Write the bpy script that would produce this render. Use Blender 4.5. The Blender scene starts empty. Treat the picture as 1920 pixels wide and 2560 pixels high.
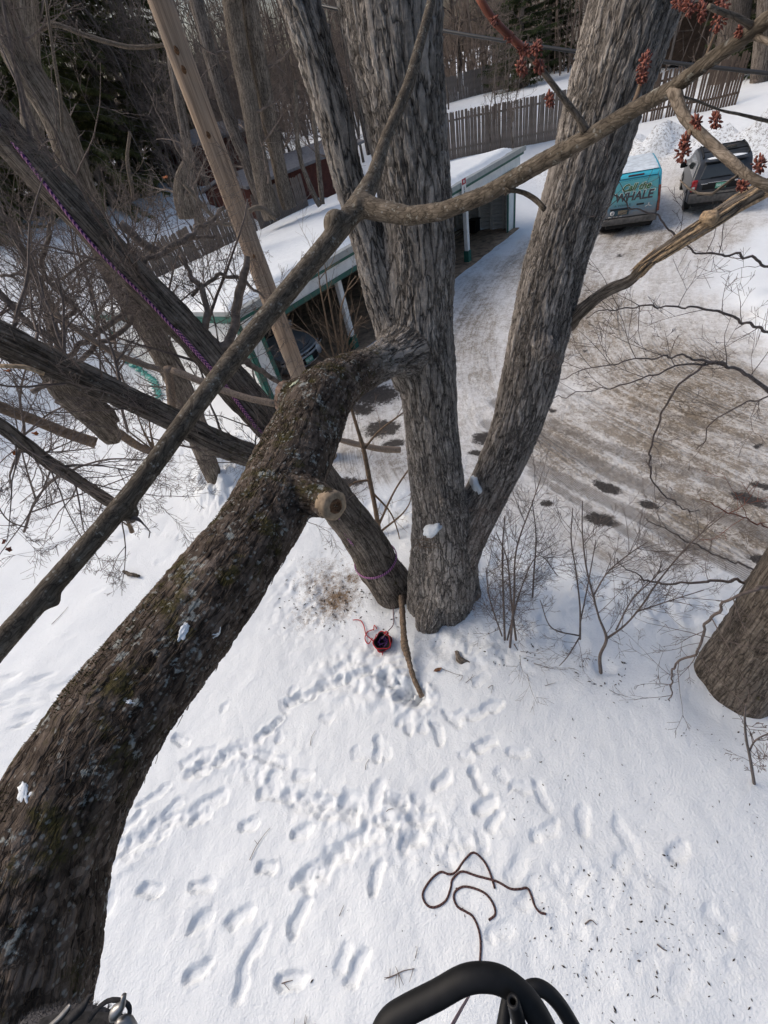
import bpy, bmesh, math, random
import numpy as np
from math import radians, sin, cos, pi
scene = bpy.context.scene
COL = scene.collection

# ------------------------------------------------------------------ camera, world, sun, exposure
W_, H_ = 1920., 2560.
FOC, CX, CY, HC = 1040., 960., 1280., 6.0            # photo pixels, camera height over the snow
_n = np.array([290., 990., FOC]); _n /= np.linalg.norm(_n)
_up = -_n
_f = np.array([0, 0, 1.]); _yh = _f - _up*np.dot(_f, _up); _yh /= np.linalg.norm(_yh)
_xh = np.cross(_yh, _up)
RM = np.array([_xh, _yh, _up])                        # camera axes -> world
CAM = np.array([0, 0, HC])
cd = bpy.data.cameras.new('camera'); cam = bpy.data.objects.new('camera', cd); COL.objects.link(cam)
cd.sensor_fit = 'VERTICAL'; cd.sensor_height = 36.0; cd.sensor_width = 27.0
cd.lens = FOC/H_*36.0; cd.clip_start = 0.02; cd.clip_end = 1500
from mathutils import Matrix
_m = Matrix.Identity(4)
for i in range(3):
    _m[i][0] = RM[i, 0]; _m[i][1] = -RM[i, 1]; _m[i][2] = -RM[i, 2]; _m[i][3] = CAM[i]
cam.matrix_world = _m
scene.camera = cam

SUN_EL, SUN_AZ = 42, -62                              # azimuth from +Y towards +X, degrees
world = bpy.data.worlds.new('World'); scene.world = world; world.use_nodes = True
wt = world.node_tree; bg = wt.nodes['Background']
sky = wt.nodes.new('ShaderNodeTexSky'); sky.sky_type = 'NISHITA'; sky.sun_disc = False
sky.sun_elevation = radians(SUN_EL); sky.sun_rotation = radians(SUN_AZ)
sky.air_density = 1.2; sky.dust_density = 8.5; sky.ozone_density = 2.6; sky.altitude = 200
wt.links.new(sky.outputs[0], bg.inputs[0]); bg.inputs[1].default_value = 0.15
sl = bpy.data.lights.new('sun', 'SUN'); sl.energy = 0.5; sl.angle = radians(40); sl.color = (1, 0.98, 0.95)
so = bpy.data.objects.new('sun', sl); COL.objects.link(so)
so.rotation_euler = (radians(90-SUN_EL), 0, radians(180-SUN_AZ))
scene.view_settings.view_transform = 'Standard'; scene.view_settings.look = 'None'
scene.view_settings.gamma = 1.0; scene.view_settings.use_curve_mapping = False
scene.view_settings.exposure = 0.18
scene.render.engine = 'CYCLES'
scene.cycles.max_bounces = 6; scene.cycles.diffuse_bounces = 3

# ------------------------------------------------------------------ where a photo pixel lies in the place
def ray(x, y): return RM @ np.array([x-CX, y-CY, FOC])
def G(x, y, z=0.0):
    d = ray(x, y); return d*((z-HC)/d[2]) + CAM
def D(x, y, dep): return ray(x, y)*(dep/FOC) + CAM
def AT(x, y, Y):
    d = ray(x, y); return d*(Y/d[1]) + CAM
def depth(p): return float((RM.T @ (np.asarray(p)-CAM))[2])
def proj(p):
    c = RM.T @ (np.asarray(p, float)-CAM); return CX+FOC*c[0]/c[2], CY+FOC*c[1]/c[2]

# ------------------------------------------------------------------ noise
def _hash(ix, iy, iz, seed):
    h = (ix.astype(np.int64)*374761393 + iy.astype(np.int64)*668265263 + iz.astype(np.int64)*2147483647 + seed*1274126177) & 0xffffffff
    h = ((h ^ (h >> 13))*1274126177) & 0xffffffff
    h = ((h ^ (h >> 16))*2246822519) & 0xffffffff
    return ((h ^ (h >> 15)) & 0xffffff)/float(0xffffff)
def vnoise(x, y, z=None, seed=0):
    x = np.asarray(x, float); y = np.asarray(y, float)
    z = np.zeros_like(x) if z is None else np.asarray(z, float)
    ix, iy, iz = np.floor(x), np.floor(y), np.floor(z)
    fx, fy, fz = x-ix, y-iy, z-iz
    fx, fy, fz = [t*t*t*(t*(t*6-15)+10) for t in (fx, fy, fz)]
    r = 0
    flat = not np.any(fz)
    for dz in ((0,) if flat else (0, 1)):
        wz = 1 if flat else (fz if dz else 1-fz)
        for dy in (0, 1):
            wy = fy if dy else 1-fy
            for dx in (0, 1):
                r = r + _hash(ix+dx, iy+dy, iz+dz, seed)*(fx if dx else 1-fx)*wy*wz
    return r*2-1
def fbm(x, y, oct=4, seed=0, gain=0.5):
    r, a, s = 0, 1, 1
    for o in range(oct):
        r = r + a*vnoise(x*s+o*17.3, y*s-o*9.1, seed=seed+o); a *= gain; s *= 2.03
    return r
def sstep(a, b, x):
    t = np.clip((np.asarray(x, float)-a)/(b-a), 0, 1); return t*t*(3-2*t)

# ------------------------------------------------------------------ mesh building
def mesh_from(name, V, F, smooth=True, attrs=None, mats=None, fmat=None):
    """V (n,3); F a list of int arrays (m,3)/(m,4)."""
    V = np.asarray(V, np.float32)
    Fs = [np.asarray(f, np.int32) for f in F if len(f)]
    me = bpy.data.meshes.new(name)
    nl = sum(f.size for f in Fs); nf = sum(len(f) for f in Fs)
    me.vertices.add(len(V)); me.loops.add(nl); me.polygons.add(nf)
    me.vertices.foreach_set('co', V.ravel())
    me.loops.foreach_set('vertex_index', np.concatenate([f.ravel() for f in Fs]))
    tot = np.concatenate([np.full(len(f), f.shape[1], np.int32) for f in Fs])
    st = np.concatenate([[0], np.cumsum(tot)[:-1]]).astype(np.int32)
    me.polygons.foreach_set('loop_start', st)
    me.polygons.foreach_set('loop_total', tot)
    me.polygons.foreach_set('use_smooth', np.full(nf, smooth))
    if fmat is not None: me.polygons.foreach_set('material_index', np.asarray(fmat, np.int32))
    for k, a in (attrs or {}).items():
        a = np.asarray(a, np.float32)
        if a.ndim == 1:
            at = me.attributes.new(k, 'FLOAT', 'POINT'); at.data.foreach_set('value', a)
        else:
            at = me.attributes.new(k, 'FLOAT_VECTOR', 'POINT'); at.data.foreach_set('vector', a.ravel())
    for m in (mats or []): me.materials.append(m)
    me.update(calc_edges=True); me.validate()
    return me

class MB:
    """collects pieces that become ONE mesh object"""
    def __init__(s): s.V = []; s.T = []; s.Q = []; s.B = []; s.n = 0
    def add(s, V, tris=None, quads=None, bark=None):
        V = np.asarray(V, float).reshape(-1, 3)
        if tris is not None and len(tris): s.T.append(np.asarray(tris, int).reshape(-1, 3)+s.n)
        if quads is not None and len(quads): s.Q.append(np.asarray(quads, int).reshape(-1, 4)+s.n)
        s.V.append(V); s.B.append(V if bark is None else bark); s.n += len(V)
        return s
    def box(s, c, size, R=None):
        h = np.asarray(size, float)/2
        v = np.array([[x, y, z] for z in (-1, 1) for y in (-1, 1) for x in (-1, 1)])*h
        if R is not None: v = v @ np.asarray(R).T
        return s.add(v+np.asarray(c, float), quads=[[0,2,3,1],[4,5,7,6],[0,1,5,4],[2,6,7,3],[0,4,6,2],[1,3,7,5]])
    def bar(s, a, b, w, t, up=(0, 0, 1)):
        a = np.asarray(a, float); b = np.asarray(b, float); d = b-a; L = np.linalg.norm(d); d = d/L
        x = np.cross(d, up); x /= max(np.linalg.norm(x), 1e-9); y = np.cross(x, d)
        R = np.array([x, d, y]).T
        return s.box((a+b)/2, (w, L, t), R)
    def tube(s, pts, rad, k=8, cap=True, lscale=0.10, rough=0.0, seed=0):
        V, q, t, B = tube_arrays(pts, rad, k, cap, lscale, rough, seed)
        return s.add(V, t, q, B)
    def mesh(s, name, smooth=True, bark=False):
        V = np.concatenate(s.V)
        return mesh_from(name, V, ([np.concatenate(s.Q)] if s.Q else [])+([np.concatenate(s.T)] if s.T else []), smooth,
                         {'bark': np.concatenate(s.B)} if bark else None)
    def build(s, name, mat, parent=None, smooth=True, bark=False, bevel=0, seg=2):
        return link(name, s.mesh(name, smooth, bark), mat, parent, bevel, seg)

def tube_arrays(pts, rad, k=8, cap=True, lscale=0.10, rough=0.0, seed=0):
    P = np.asarray(pts, float); n = len(P)
    r = np.broadcast_to(np.asarray(rad, float), (n,)).copy()
    T = np.empty_like(P); T[1:-1] = P[2:]-P[:-2]; T[0] = P[1]-P[0]; T[-1] = P[-1]-P[-2]
    T /= np.maximum(np.linalg.norm(T, axis=1, keepdims=True), 1e-12)
    ref = np.array([0, 0, 1.]) if abs(T[0][2]) < 0.9 else np.array([1., 0, 0])
    N = np.empty_like(P); x = np.cross(T[0], ref); x /= np.linalg.norm(x); N[0] = x
    for i in range(1, n):
        x = N[i-1]-T[i]*np.dot(N[i-1], T[i]); N[i] = x/max(np.linalg.norm(x), 1e-9)
    Bn = np.cross(T, N)
    a = np.arange(k)*(2*pi/k); ca, sa = np.cos(a), np.sin(a)
    R = np.repeat(r[:, None], k, 1)
    L = np.concatenate([[0], np.cumsum(np.linalg.norm(np.diff(P, axis=0), axis=1))])
    rm = r.mean()
    if rough:
        nz = vnoise(ca[None]*2.2+0*L[:, None], sa[None]*2.2+0*L[:, None], np.repeat((L/rm*0.55)[:, None], k, 1), seed)
        R = R*(1+rough*nz)
    V = P[:, None]+R[:, :, None]*(ca[None, :, None]*N[:, None]+sa[None, :, None]*Bn[:, None])
    V = V.reshape(-1, 3)
    bk = np.stack([np.broadcast_to(ca*rm, (n, k)), np.broadcast_to(sa*rm, (n, k)), np.repeat((L*lscale)[:, None], k, 1)], -1).reshape(-1, 3)
    bk = bk+seed*1.37
    i = np.arange(n-1)[:, None]*k; j = np.arange(k)[None]; j2 = (j+1) % k
    q = np.stack([i+j, i+j2, i+k+j2, i+k+j], -1).reshape(-1, 4)
    t = []
    if cap:
        V = np.concatenate([V, P[:1], P[-1:]]); c0, c1 = n*k, n*k+1
        bk = np.concatenate([bk, bk[:1], bk[-1:]])
        jj = np.arange(k); t = np.concatenate([np.stack([np.full(k, c0), (jj+1) % k, jj], 1),
                                               np.stack([np.full(k, c1), (n-1)*k+jj, (n-1)*k+(jj+1) % k], 1)])
    return V, q, t, bk

def spline(pts, step=None, n=None):
    """Catmull-Rom through rows of any width; first three columns are position"""
    P = np.asarray(pts, float)
    if len(P) == 2:
        m = n or max(2, int(np.linalg.norm(P[1, :3]-P[0, :3])/step)+1)
        return P[0]+(P[1]-P[0])*np.linspace(0, 1, m)[:, None]
    E = np.concatenate([[2*P[0]-P[1]], P, [2*P[-1]-P[-2]]])
    out = []
    tot = np.linalg.norm(np.diff(P[:, :3], axis=0), axis=1)
    for i in range(len(P)-1):
        m = max(1, int(round(tot[i]/step))) if step else max(1, int(round(n*tot[i]/tot.sum())))
        t = np.linspace(0, 1, m, endpoint=False)[:, None]
        p0, p1, p2, p3 = E[i:i+4]
        out.append(0.5*(2*p1+(p2-p0)*t+(2*p0-5*p1+4*p2-p3)*t*t+(3*p1-p0-3*p2+p3)*t**3))
    out.append(P[-1:])
    return np.concatenate(out)

def link(name, me, mat=None, parent=None, bevel=0, seg=2):
    o = bpy.data.objects.new(name, me); COL.objects.link(o)
    if mat is not None and not me.materials: me.materials.append(mat)
    if parent is not None:
        o.parent = parent
        if parent.get('world_parts'): o.location = -np.array(parent.location)
    if bevel:
        b = o.modifiers.new('bevel', 'BEVEL'); b.width = bevel; b.segments = seg; b.limit_method = 'ANGLE'; b.angle_limit = radians(40)
    return o
def tag(o, label=None, cat=None, group=None, kind=None):
    if label: o['label'] = label
    if cat: o['category'] = cat
    if group: o['group'] = group
    if kind: o['kind'] = kind
    return o
def thing(name, label, cat, loc=(0, 0, 0), group=None, rot=0, world=True):
    """an Empty at the thing's base; with world=True its parts are built in world coordinates"""
    o = bpy.data.objects.new(name, None); COL.objects.link(o); o.empty_display_size = 0.2
    o.location = tuple(float(v) for v in loc); o.rotation_euler = (0, 0, rot)
    if world: o['world_parts'] = 1
    return tag(o, label, cat, group)

# ------------------------------------------------------------------ materials
def new_mat(name):
    m = bpy.data.materials.new(name); m.use_nodes = True
    nt = m.node_tree; b = nt.nodes['Principled BSDF']
    return m, nt, b
class NT:
    def __init__(s, nt): s.nt = nt
    def n(s, t, **kw):
        x = s.nt.nodes.new(t)
        for k, v in kw.items(): setattr(x, k, v)
        return x
    def l(s, a, b): s.nt.links.new(a, b)
    def val(s, x, inp):
        if hasattr(x, 'is_output') or hasattr(x, 'links'): s.l(x, inp)
        else: inp.default_value = x
    def math(s, op, a, b=0.0, clamp=False):
        m = s.n('ShaderNodeMath', operation=op, use_clamp=clamp); s.val(a, m.inputs[0]); s.val(b, m.inputs[1]); return m.outputs[0]
    def noise(s, vec, scale, detail=4, rough=0.55, dist=0.0):
        x = s.n('ShaderNodeTexNoise'); x.inputs['Scale'].default_value = scale; x.inputs['Detail'].default_value = detail
        x.inputs['Roughness'].default_value = rough; x.inputs['Distortion'].default_value = dist
        if vec is not None: s.l(vec, x.inputs['Vector'])
        return x.outputs['Fac'], x.outputs['Color']
    def ramp(s, fac, stops, interp='LINEAR'):
        r = s.n('ShaderNodeValToRGB'); cr = r.color_ramp; cr.interpolation = interp
        while len(cr.elements) < len(stops): cr.elements.new(0.5)
        for e, (p, c) in zip(cr.elements, stops):
            e.position = p; e.color = (c, c, c, 1) if isinstance(c, (int, float)) else (*c, 1)
        s.l(fac, r.inputs[0]); return r.outputs[0]
    def mix(s, fac, a, b, mode='MIX'):
        m = s.n('ShaderNodeMix', data_type='RGBA', blend_type=mode); s.val(fac, m.inputs[0])
        for v, i in ((a, 6), (b, 7)):
            if isinstance(v, tuple): m.inputs[i].default_value = (*v, 1)
            else: s.l(v, m.inputs[i])
        return m.outputs[2]
    def attr(s, name):
        a = s.n('ShaderNodeAttribute'); a.attribute_name = name; return a
    def obj(s): return s.n('ShaderNodeTexCoord').outputs['Object']
    def map(s, vec, sc):
        m = s.n('ShaderNodeMapping'); m.inputs['Scale'].default_value = sc; s.l(vec, m.inputs['Vector']); return m.outputs[0]
    def bump(s, h, strength, dist, b):
        x = s.n('ShaderNodeBump'); x.inputs['Strength'].default_value = strength; x.inputs['Distance'].default_value = dist
        s.l(h, x.inputs['Height']); s.l(x.outputs[0], b.inputs['Normal'])

def plain(name, col, rough=0.6, var=0.12, scale=9.0, metal=0.0, bump=0.0, spec=0.4, stretch=(1, 1, 1)):
    m, nt, b = new_mat(name); N = NT(nt)
    v = N.map(N.obj(), stretch)
    f, c = N.noise(v, scale, 5)
    lo = tuple(x*(1-var*2) for x in col); hi = tuple(min(1, x*(1+var*2)) for x in col)
    N.l(N.ramp(f, [(0.3, lo), (0.7, hi)]), b.inputs['Base Color'])
    b.inputs['Roughness'].default_value = rough; b.inputs['Metallic'].default_value = metal
    b.inputs['Specular IOR Level'].default_value = spec
    if bump: N.bump(f, 0.5, bump, b)
    return m

def bark_mat(name, dark, mid, light, s1=20., amp=0.02, lichen=0.0, moss=0.0, lichcol=(0.38, 0.40, 0.35), warp=0.09, fine=1.0, liscale=7., ridge=0.2, flake=0.5, specks=0.0, near=None):
    m, nt, b = new_mat(name); N = NT(nt)
    v = N.attr('bark').outputs['Vector']
    _, wc = N.noise(v, 6.5, 4, 0.6)
    _, wd = N.noise(v, 27, 3, 0.6)
    w = N.n('ShaderNodeVectorMath', operation='SUBTRACT'); N.l(wc, w.inputs[0]); w.inputs[1].default_value = (.5, .5, .5)
    w2 = N.n('ShaderNodeVectorMath', operation='SCALE'); N.l(w.outputs[0], w2.inputs[0]); w2.inputs['Scale'].default_value = warp
    x1 = N.n('ShaderNodeVectorMath', operation='SUBTRACT'); N.l(wd, x1.inputs[0]); x1.inputs[1].default_value = (.5, .5, .5)
    x2 = N.n('ShaderNodeVectorMath', operation='SCALE'); N.l(x1.outputs[0], x2.inputs[0]); x2.inputs['Scale'].default_value = warp*0.42
    va = N.n('ShaderNodeVectorMath', operation='ADD'); N.l(v, va.inputs[0]); N.l(w2.outputs[0], va.inputs[1])
    vb = N.n('ShaderNodeVectorMath', operation='ADD'); N.l(va.outputs[0], vb.inputs[0]); N.l(x2.outputs[0], vb.inputs[1])
    vc = N.n('ShaderNodeTexVoronoi', feature='F1'); vc.inputs['Scale'].default_value = s1; N.l(vb.outputs[0], vc.inputs['Vector'])
    sc_ = N.n('ShaderNodeSeparateColor'); N.l(vc.outputs['Color'], sc_.inputs[0])
    vd = N.n('ShaderNodeTexVoronoi', feature='F1'); vd.inputs['Scale'].default_value = 30*fine
    def cracks(scale, wid):
        vo = N.n('ShaderNodeTexVoronoi', feature='DISTANCE_TO_EDGE'); vo.inputs['Scale'].default_value = scale; vo.inputs['Randomness'].default_value = 1.0
        N.l(vb.outputs[0], vo.inputs['Vector'])
        return N.ramp(vo.outputs['Distance'], [(0.0, 0.0), (wid*0.35, 0.62), (wid, 0.92), (0.6, 1.0)])
    r1 = cracks(s1, ridge); r2 = cracks(s1*2.3, ridge*1.3)
    bigw, _ = N.noise(v, 4.0, 3)
    r2 = N.math('MAXIMUM', r2, N.ramp(bigw, [(0.42, 0.75), (0.6, 0.15)]))
    nm, _ = N.noise(vb.outputs[0], s1*1.3, 6, 0.68)
    geo = N.n('ShaderNodeNewGeometry')
    nf, _ = N.noise(geo.outputs['Position'], 70*fine, 5, 0.65)
    ng, _ = N.noise(geo.outputs['Position'], 19*fine, 5, 0.65)
    h = N.math('ADD', N.math('MULTIPLY', N.math('MULTIPLY', r1, r2), 0.50), N.math('ADD', N.math('MULTIPLY', nm, 0.38), N.math('ADD', N.math('MULTIPLY', nf, 0.14), N.math('MULTIPLY', ng, 0.20*flake))))
    N.l(geo.outputs['Position'], vd.inputs['Vector']); sd_ = N.n('ShaderNodeSeparateColor'); N.l(vd.outputs['Color'], sd_.inputs[0])
    h = N.math('ADD', h, N.math('MULTIPLY', N.math('SUBTRACT', sd_.outputs[0], 0.5), 0.16*flake))
    hh = N.math('MULTIPLY', h, 0.86)
    big, _ = N.noise(geo.outputs['Position'], 2.3, 4, .6)
    col = N.ramp(hh, [(0.20, dark), (0.50, mid), (0.86, light)])
    tint = N.ramp(big, [(0.3, (0.74, 0.73, 0.72)), (0.7, (1.16, 1.14, 1.12))])
    col = N.mix(1.0, col, tint, 'MULTIPLY')
    col = N.mix(0.8, col, N.ramp(sc_.outputs[0], [(0.0, (0.72, 0.71, 0.70)), (1.0, (1.28, 1.27, 1.26))]), 'MULTIPLY')
    col = N.mix(min(1.0, 0.5*flake), col, N.ramp(sd_.outputs[1], [(0.0, (0.62, 0.60, 0.58)), (1.0, (1.38, 1.38, 1.37))]), 'MULTIPLY')
    gr = N.ramp(ng, [(0.3, (0.70, 0.69, 0.68)), (0.7, (1.25, 1.24, 1.22))])
    col = N.mix(0.75, col, gr, 'MULTIPLY')
    if near:
        # towards one end the limb takes on the grey bark of the stem it grows from
        vd_ = N.n('ShaderNodeVectorMath', operation='DISTANCE'); N.l(geo.outputs['Position'], vd_.inputs[0]); vd_.inputs[1].default_value = near
        jk = N.ramp(N.math('ADD', vd_.outputs['Value'], N.math('MULTIPLY', ng, 0.5)), [(0.45, 1.0), (1.0, 0.0)])
        gcol = N.ramp(hh, [(0.20, (0.024, 0.02, 0.017)), (0.50, (0.17, 0.15, 0.125)), (0.86, (0.36, 0.33, 0.29))])
        col = N.mix(N.math('MULTIPLY', jk, 0.9), col, gcol)
    if moss:
        sx = N.n('ShaderNodeSeparateXYZ'); N.l(geo.outputs['Normal'], sx.inputs[0])
        mn, _ = N.noise(geo.outputs['Position'], 6.5, 7, 0.7)
        mk = N.math('MULTIPLY', N.ramp(N.math('ADD', mn, N.math('MULTIPLY', sx.outputs[2], 0.06)), [(0.62-moss, 0.0), (0.70-moss, 1.0)]), 0.8)
        mcol = N.ramp(nf, [(0.35, (0.022, 0.019, 0.006)), (0.65, (0.070, 0.060, 0.016))])
        col = N.mix(mk, col, mcol)
    if specks:
        vs = N.n('ShaderNodeTexVoronoi', feature='F1'); vs.inputs['Scale'].default_value = 34*fine; N.l(geo.outputs['Position'], vs.inputs['Vector'])
        sk = N.math('MULTIPLY', N.ramp(N.math('ADD', vs.outputs['Distance'], N.math('MULTIPLY', nf, 0.35)), [(0.34, 1.0), (0.46, 0.0)]), N.ramp(ng, [(0.56-specks, 0.0), (0.66-specks, 1.0)]))
        col = N.mix(N.math('MULTIPLY', sk, 0.7), col, (0.27, 0.265, 0.24))
    if lichen:
        ln, _ = N.noise(geo.outputs['Position'], liscale, 7, 0.72)
        l2, _ = N.noise(geo.outputs['Position'], liscale*5, 3, 0.6)
        lk = N.ramp(N.math('ADD', N.math('MULTIPLY', ln, 0.7), N.math('MULTIPLY', l2, 0.3)), [(0.60-lichen, 0.0), (0.64-lichen, 1.0)])
        lcol = N.ramp(nf, [(0.3, tuple(c*0.6 for c in lichcol)), (0.7, lichcol)])
        col = N.mix(N.math('MULTIPLY', lk, 0.85), col, lcol)
    N.l(col, b.inputs['Base Color']); b.inputs['Roughness'].default_value = 0.92; b.inputs['Specular IOR Level'].default_value = 0.15
    dsp = N.n('ShaderNodeDisplacement'); dsp.inputs['Midlevel'].default_value = 0.62; dsp.inputs['Scale'].default_value = amp
    N.l(hh, dsp.inputs['Height']); N.l(dsp.outputs[0], nt.nodes['Material Output'].inputs['Displacement'])
    m.displacement_method = 'BOTH'
    return m

M = {}
M['bark'] = bark_mat('maple_bark', (0.022, 0.019, 0.017), (0.265, 0.243, 0.222), (0.50, 0.47, 0.44), 14., 0.055, specks=0.07, ridge=0.2, warp=.15)
M['limb'] = bark_mat('mossy_limb_bark', (0.012, 0.009, 0.007), (0.064, 0.049, 0.039), (0.135, 0.108, 0.090), 13., 0.024, lichen=0.03, moss=0.045, lichcol=(0.36, 0.37, 0.34), liscale=8., ridge=0.13, flake=1.9, specks=0.13, warp=.18, near=tuple(AT(1030, 868, 3.45)))
M['lean'] = bark_mat('dark_leaning_bark', (0.022, 0.018, 0.015), (0.165, 0.140, 0.117), (0.31, 0.272, 0.235), 19., 0.034, moss=0.02, specks=0.06)
M['ash'] = bark_mat('furrowed_ash_bark', (0.04, 0.032, 0.026), (0.20, 0.17, 0.14), (0.35, 0.305, 0.26), 24., 0.026)
M['far_bark'] = bark_mat('far_trunk_bark', (0.035, 0.029, 0.025), (0.18, 0.156, 0.137), (0.30, 0.27, 0.24), 12., 0.03)
M['branch'] = bark_mat('smooth_branch_bark', (0.035, 0.029, 0.022), (0.115, 0.097, 0.077), (0.19, 0.165, 0.135), 120., 0.0016, lichen=0.02, lichcol=(0.34, 0.33, 0.28), fine=2.6, liscale=22., specks=.08, flake=.6)
M['branch_pale'] = bark_mat('pale_young_branch_bark', (0.06, 0.048, 0.037), (0.19, 0.16, 0.13), (0.29, 0.255, 0.215), 150., 0.0010, fine=3.5, flake=.5, specks=.0)
M['twig'] = plain('twig_bark', (0.135, 0.105, 0.09), 0.85, 0.2, 30)
M['twig_red'] = plain('reddish_twig_bark', (0.20, 0.062, 0.035), 0.6, 0.2, 40)
M['twig_tan'] = plain('tan_sapling_bark', (0.165, 0.112, 0.072), 0.8, 0.2, 20)
M['wood'] = plain('bare_grey_wood', (0.27, 0.20, 0.145), 0.8, 0.22, 8, stretch=(14, 14, 0.8), bump=0.004)
M['splinter'] = plain('splintered_wood', (0.36, 0.255, 0.155), 0.8, 0.28, 18, stretch=(3, 3, 3), bump=0.006)
M['cutwood'] = plain('sawn_wood', (0.33, 0.24, 0.155), 0.85, 0.2, 30)
M['rotwood'] = plain('rotten_heartwood', (0.13, 0.065, 0.03), 0.9, 0.35, 60, bump=0.01)
M['bud'] = plain('bud_scales', (0.185, 0.055, 0.034), 0.6, 0.42, 300)
M['white'] = plain('white_paint', (0.74, 0.73, 0.70), 0.55, 0.05, 4)
M['cream'] = plain('weathered_cream_paint', (0.60, 0.56, 0.50), 0.6, 0.06, 4)
M['green'] = plain('dark_green_paint', (0.022, 0.105, 0.078), 0.55, 0.1, 6)
M['metal'] = plain('grey_metal_trim', (0.32, 0.335, 0.33), 0.45, 0.06, 6, metal=0.3)
M['greywood'] = plain('grey_unpainted_board', (0.52, 0.50, 0.46), 0.85, 0.12, 6, stretch=(1, 1, 6))
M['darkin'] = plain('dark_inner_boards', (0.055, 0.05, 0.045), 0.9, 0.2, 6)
M['fence'] = plain('weathered_fence_board', (0.21, 0.17, 0.14), 0.9, 0.25, 5, stretch=(5, 5, 0.6))
M['fence_dark'] = plain('dark_fence_board', (0.095, 0.068, 0.052), 0.9, 0.25, 5, stretch=(5, 5, 0.6))
M['fence_grey'] = plain('old_grey_fence_board', (0.16, 0.14, 0.125), 0.9, 0.25, 5, stretch=(5, 5, 0.6))
M['redwall'] = plain('red_brown_boards', (0.10, 0.03, 0.02), 0.8, 0.15, 4)
M['house'] = plain('dark_brown_siding', (0.085, 0.058, 0.042), 0.85, 0.15, 5)
M['beige'] = plain('beige_siding', (0.50, 0.46, 0.39), 0.8, 0.05, 3)
M['roofgrey'] = plain('grey_shingles', (0.20, 0.19, 0.19), 0.9, 0.1, 8)
M['black'] = plain('black_rubber', (0.006, 0.006, 0.0065), 0.62, 0.2, 60, spec=.3)
M['blackplastic'] = plain('black_plastic', (0.008, 0.008, 0.009), 0.55, 0.15, 40, spec=0.35)
M['red'] = plain('red_cord', (0.42, 0.012, 0.022), 0.7, 0.1, 40)
M['steel'] = plain('worn_steel', (0.30, 0.29, 0.28), 0.4, 0.15, 40, metal=0.8)
M['grime'] = plain('grey_bumper_plastic', (0.085, 0.08, 0.075), 0.75, 0.25, 8)
M['tyre'] = plain('tyre_rubber', (0.014, 0.014, 0.014), 0.85, 0.1, 20)
M['chrome'] = plain('chrome', (0.5, 0.5, 0.5), 0.25, 0.05, 10, metal=1.0)
M['redlamp'] = plain('red_lamp_plastic', (0.30, 0.012, 0.015), 0.2, 0.1, 20, spec=0.6)
M['clearlamp'] = plain('clear_lamp_plastic', (0.55, 0.52, 0.50), 0.2, 0.1, 20, spec=0.6)
M['glass'] = plain('dark_car_glass', (0.030, 0.036, 0.038), 0.08, 0.05, 3, spec=0.7)
M['leaf'] = plain('dry_leaf', (0.34, 0.10, 0.025), 0.7, 0.3, 60)
M['cable'] = plain('black_cable', (0.02, 0.02, 0.021), 0.45, 0.1, 20, spec=0.5)
M['plate'] = plain('green_plate', (0.10, 0.30, 0.225), 0.5, 0.06, 10)
M['plate_ink'] = plain('pale_plate_letters', (0.62, 0.74, 0.68), 0.5, 0.04, 10)
M['soil'] = plain('dirt_floor', (0.27, 0.185, 0.12), 0.95, 0.3, 3.5, bump=0.02)
M['chips'] = plain('bark_chips', (0.045, 0.034, 0.028), 0.9, 0.3, 50)
M['suede'] = plain('dark_worn_fabric', (0.022, 0.021, 0.022), 0.95, 0.3, 120, bump=0.002)
M['fleece'] = plain('grey_fleece', (0.07, 0.066, 0.068), 1.0, 0.2, 150)
M['teal'] = plain('teal_plastic_sheet', (0.02, 0.22, 0.20), 0.4, 0.1, 10)
def snow_simple():
    m, nt, b = new_mat('clean_snow'); N = NT(nt)
    f, _ = N.noise(N.obj(), 5, 6)
    f2, _ = N.noise(N.obj(), 60, 3)
    N.l(N.ramp(f, [(0.3, (0.735, 0.765, 0.785)), (0.7, (0.785, 0.815, 0.83))]), b.inputs['Base Color'])
    b.inputs['Roughness'].default_value = 0.75; b.inputs['Specular IOR Level'].default_value = 0.2
    N.bump(N.math('ADD', f, N.math('MULTIPLY', f2, 0.12)), 0.6, 0.06, b)
    return m
M['snow'] = snow_simple()
def rope_mat(name, a, bcol, pitch=0.02):
    m, nt, b = new_mat(name); N = NT(nt)
    v = N.attr('bark').outputs['Vector']
    wv = N.n('ShaderNodeTexWave', wave_type='BANDS', bands_direction='DIAGONAL'); wv.inputs['Scale'].default_value = 1/pitch*0.35; wv.inputs['Distortion'].default_value = 1.5
    N.l(v, wv.inputs['Vector'])
    N.l(N.ramp(wv.outputs['Fac'], [(0.45, a), (0.6, bcol)]), b.inputs['Base Color']); b.inputs['Roughness'].default_value = 0.85
    return m
M['rope'] = rope_mat('purple_braided_rope', (0.055, 0.010, 0.10), (0.55, 0.24, 0.38))
M['rope_brown'] = rope_mat('dark_red_braided_rope', (0.030, 0.011, 0.010), (0.105, 0.05, 0.045))
M['rope_grey'] = rope_mat('faded_pink_rope', (0.13, 0.07, 0.085), (0.26, 0.18, 0.19))
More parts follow.
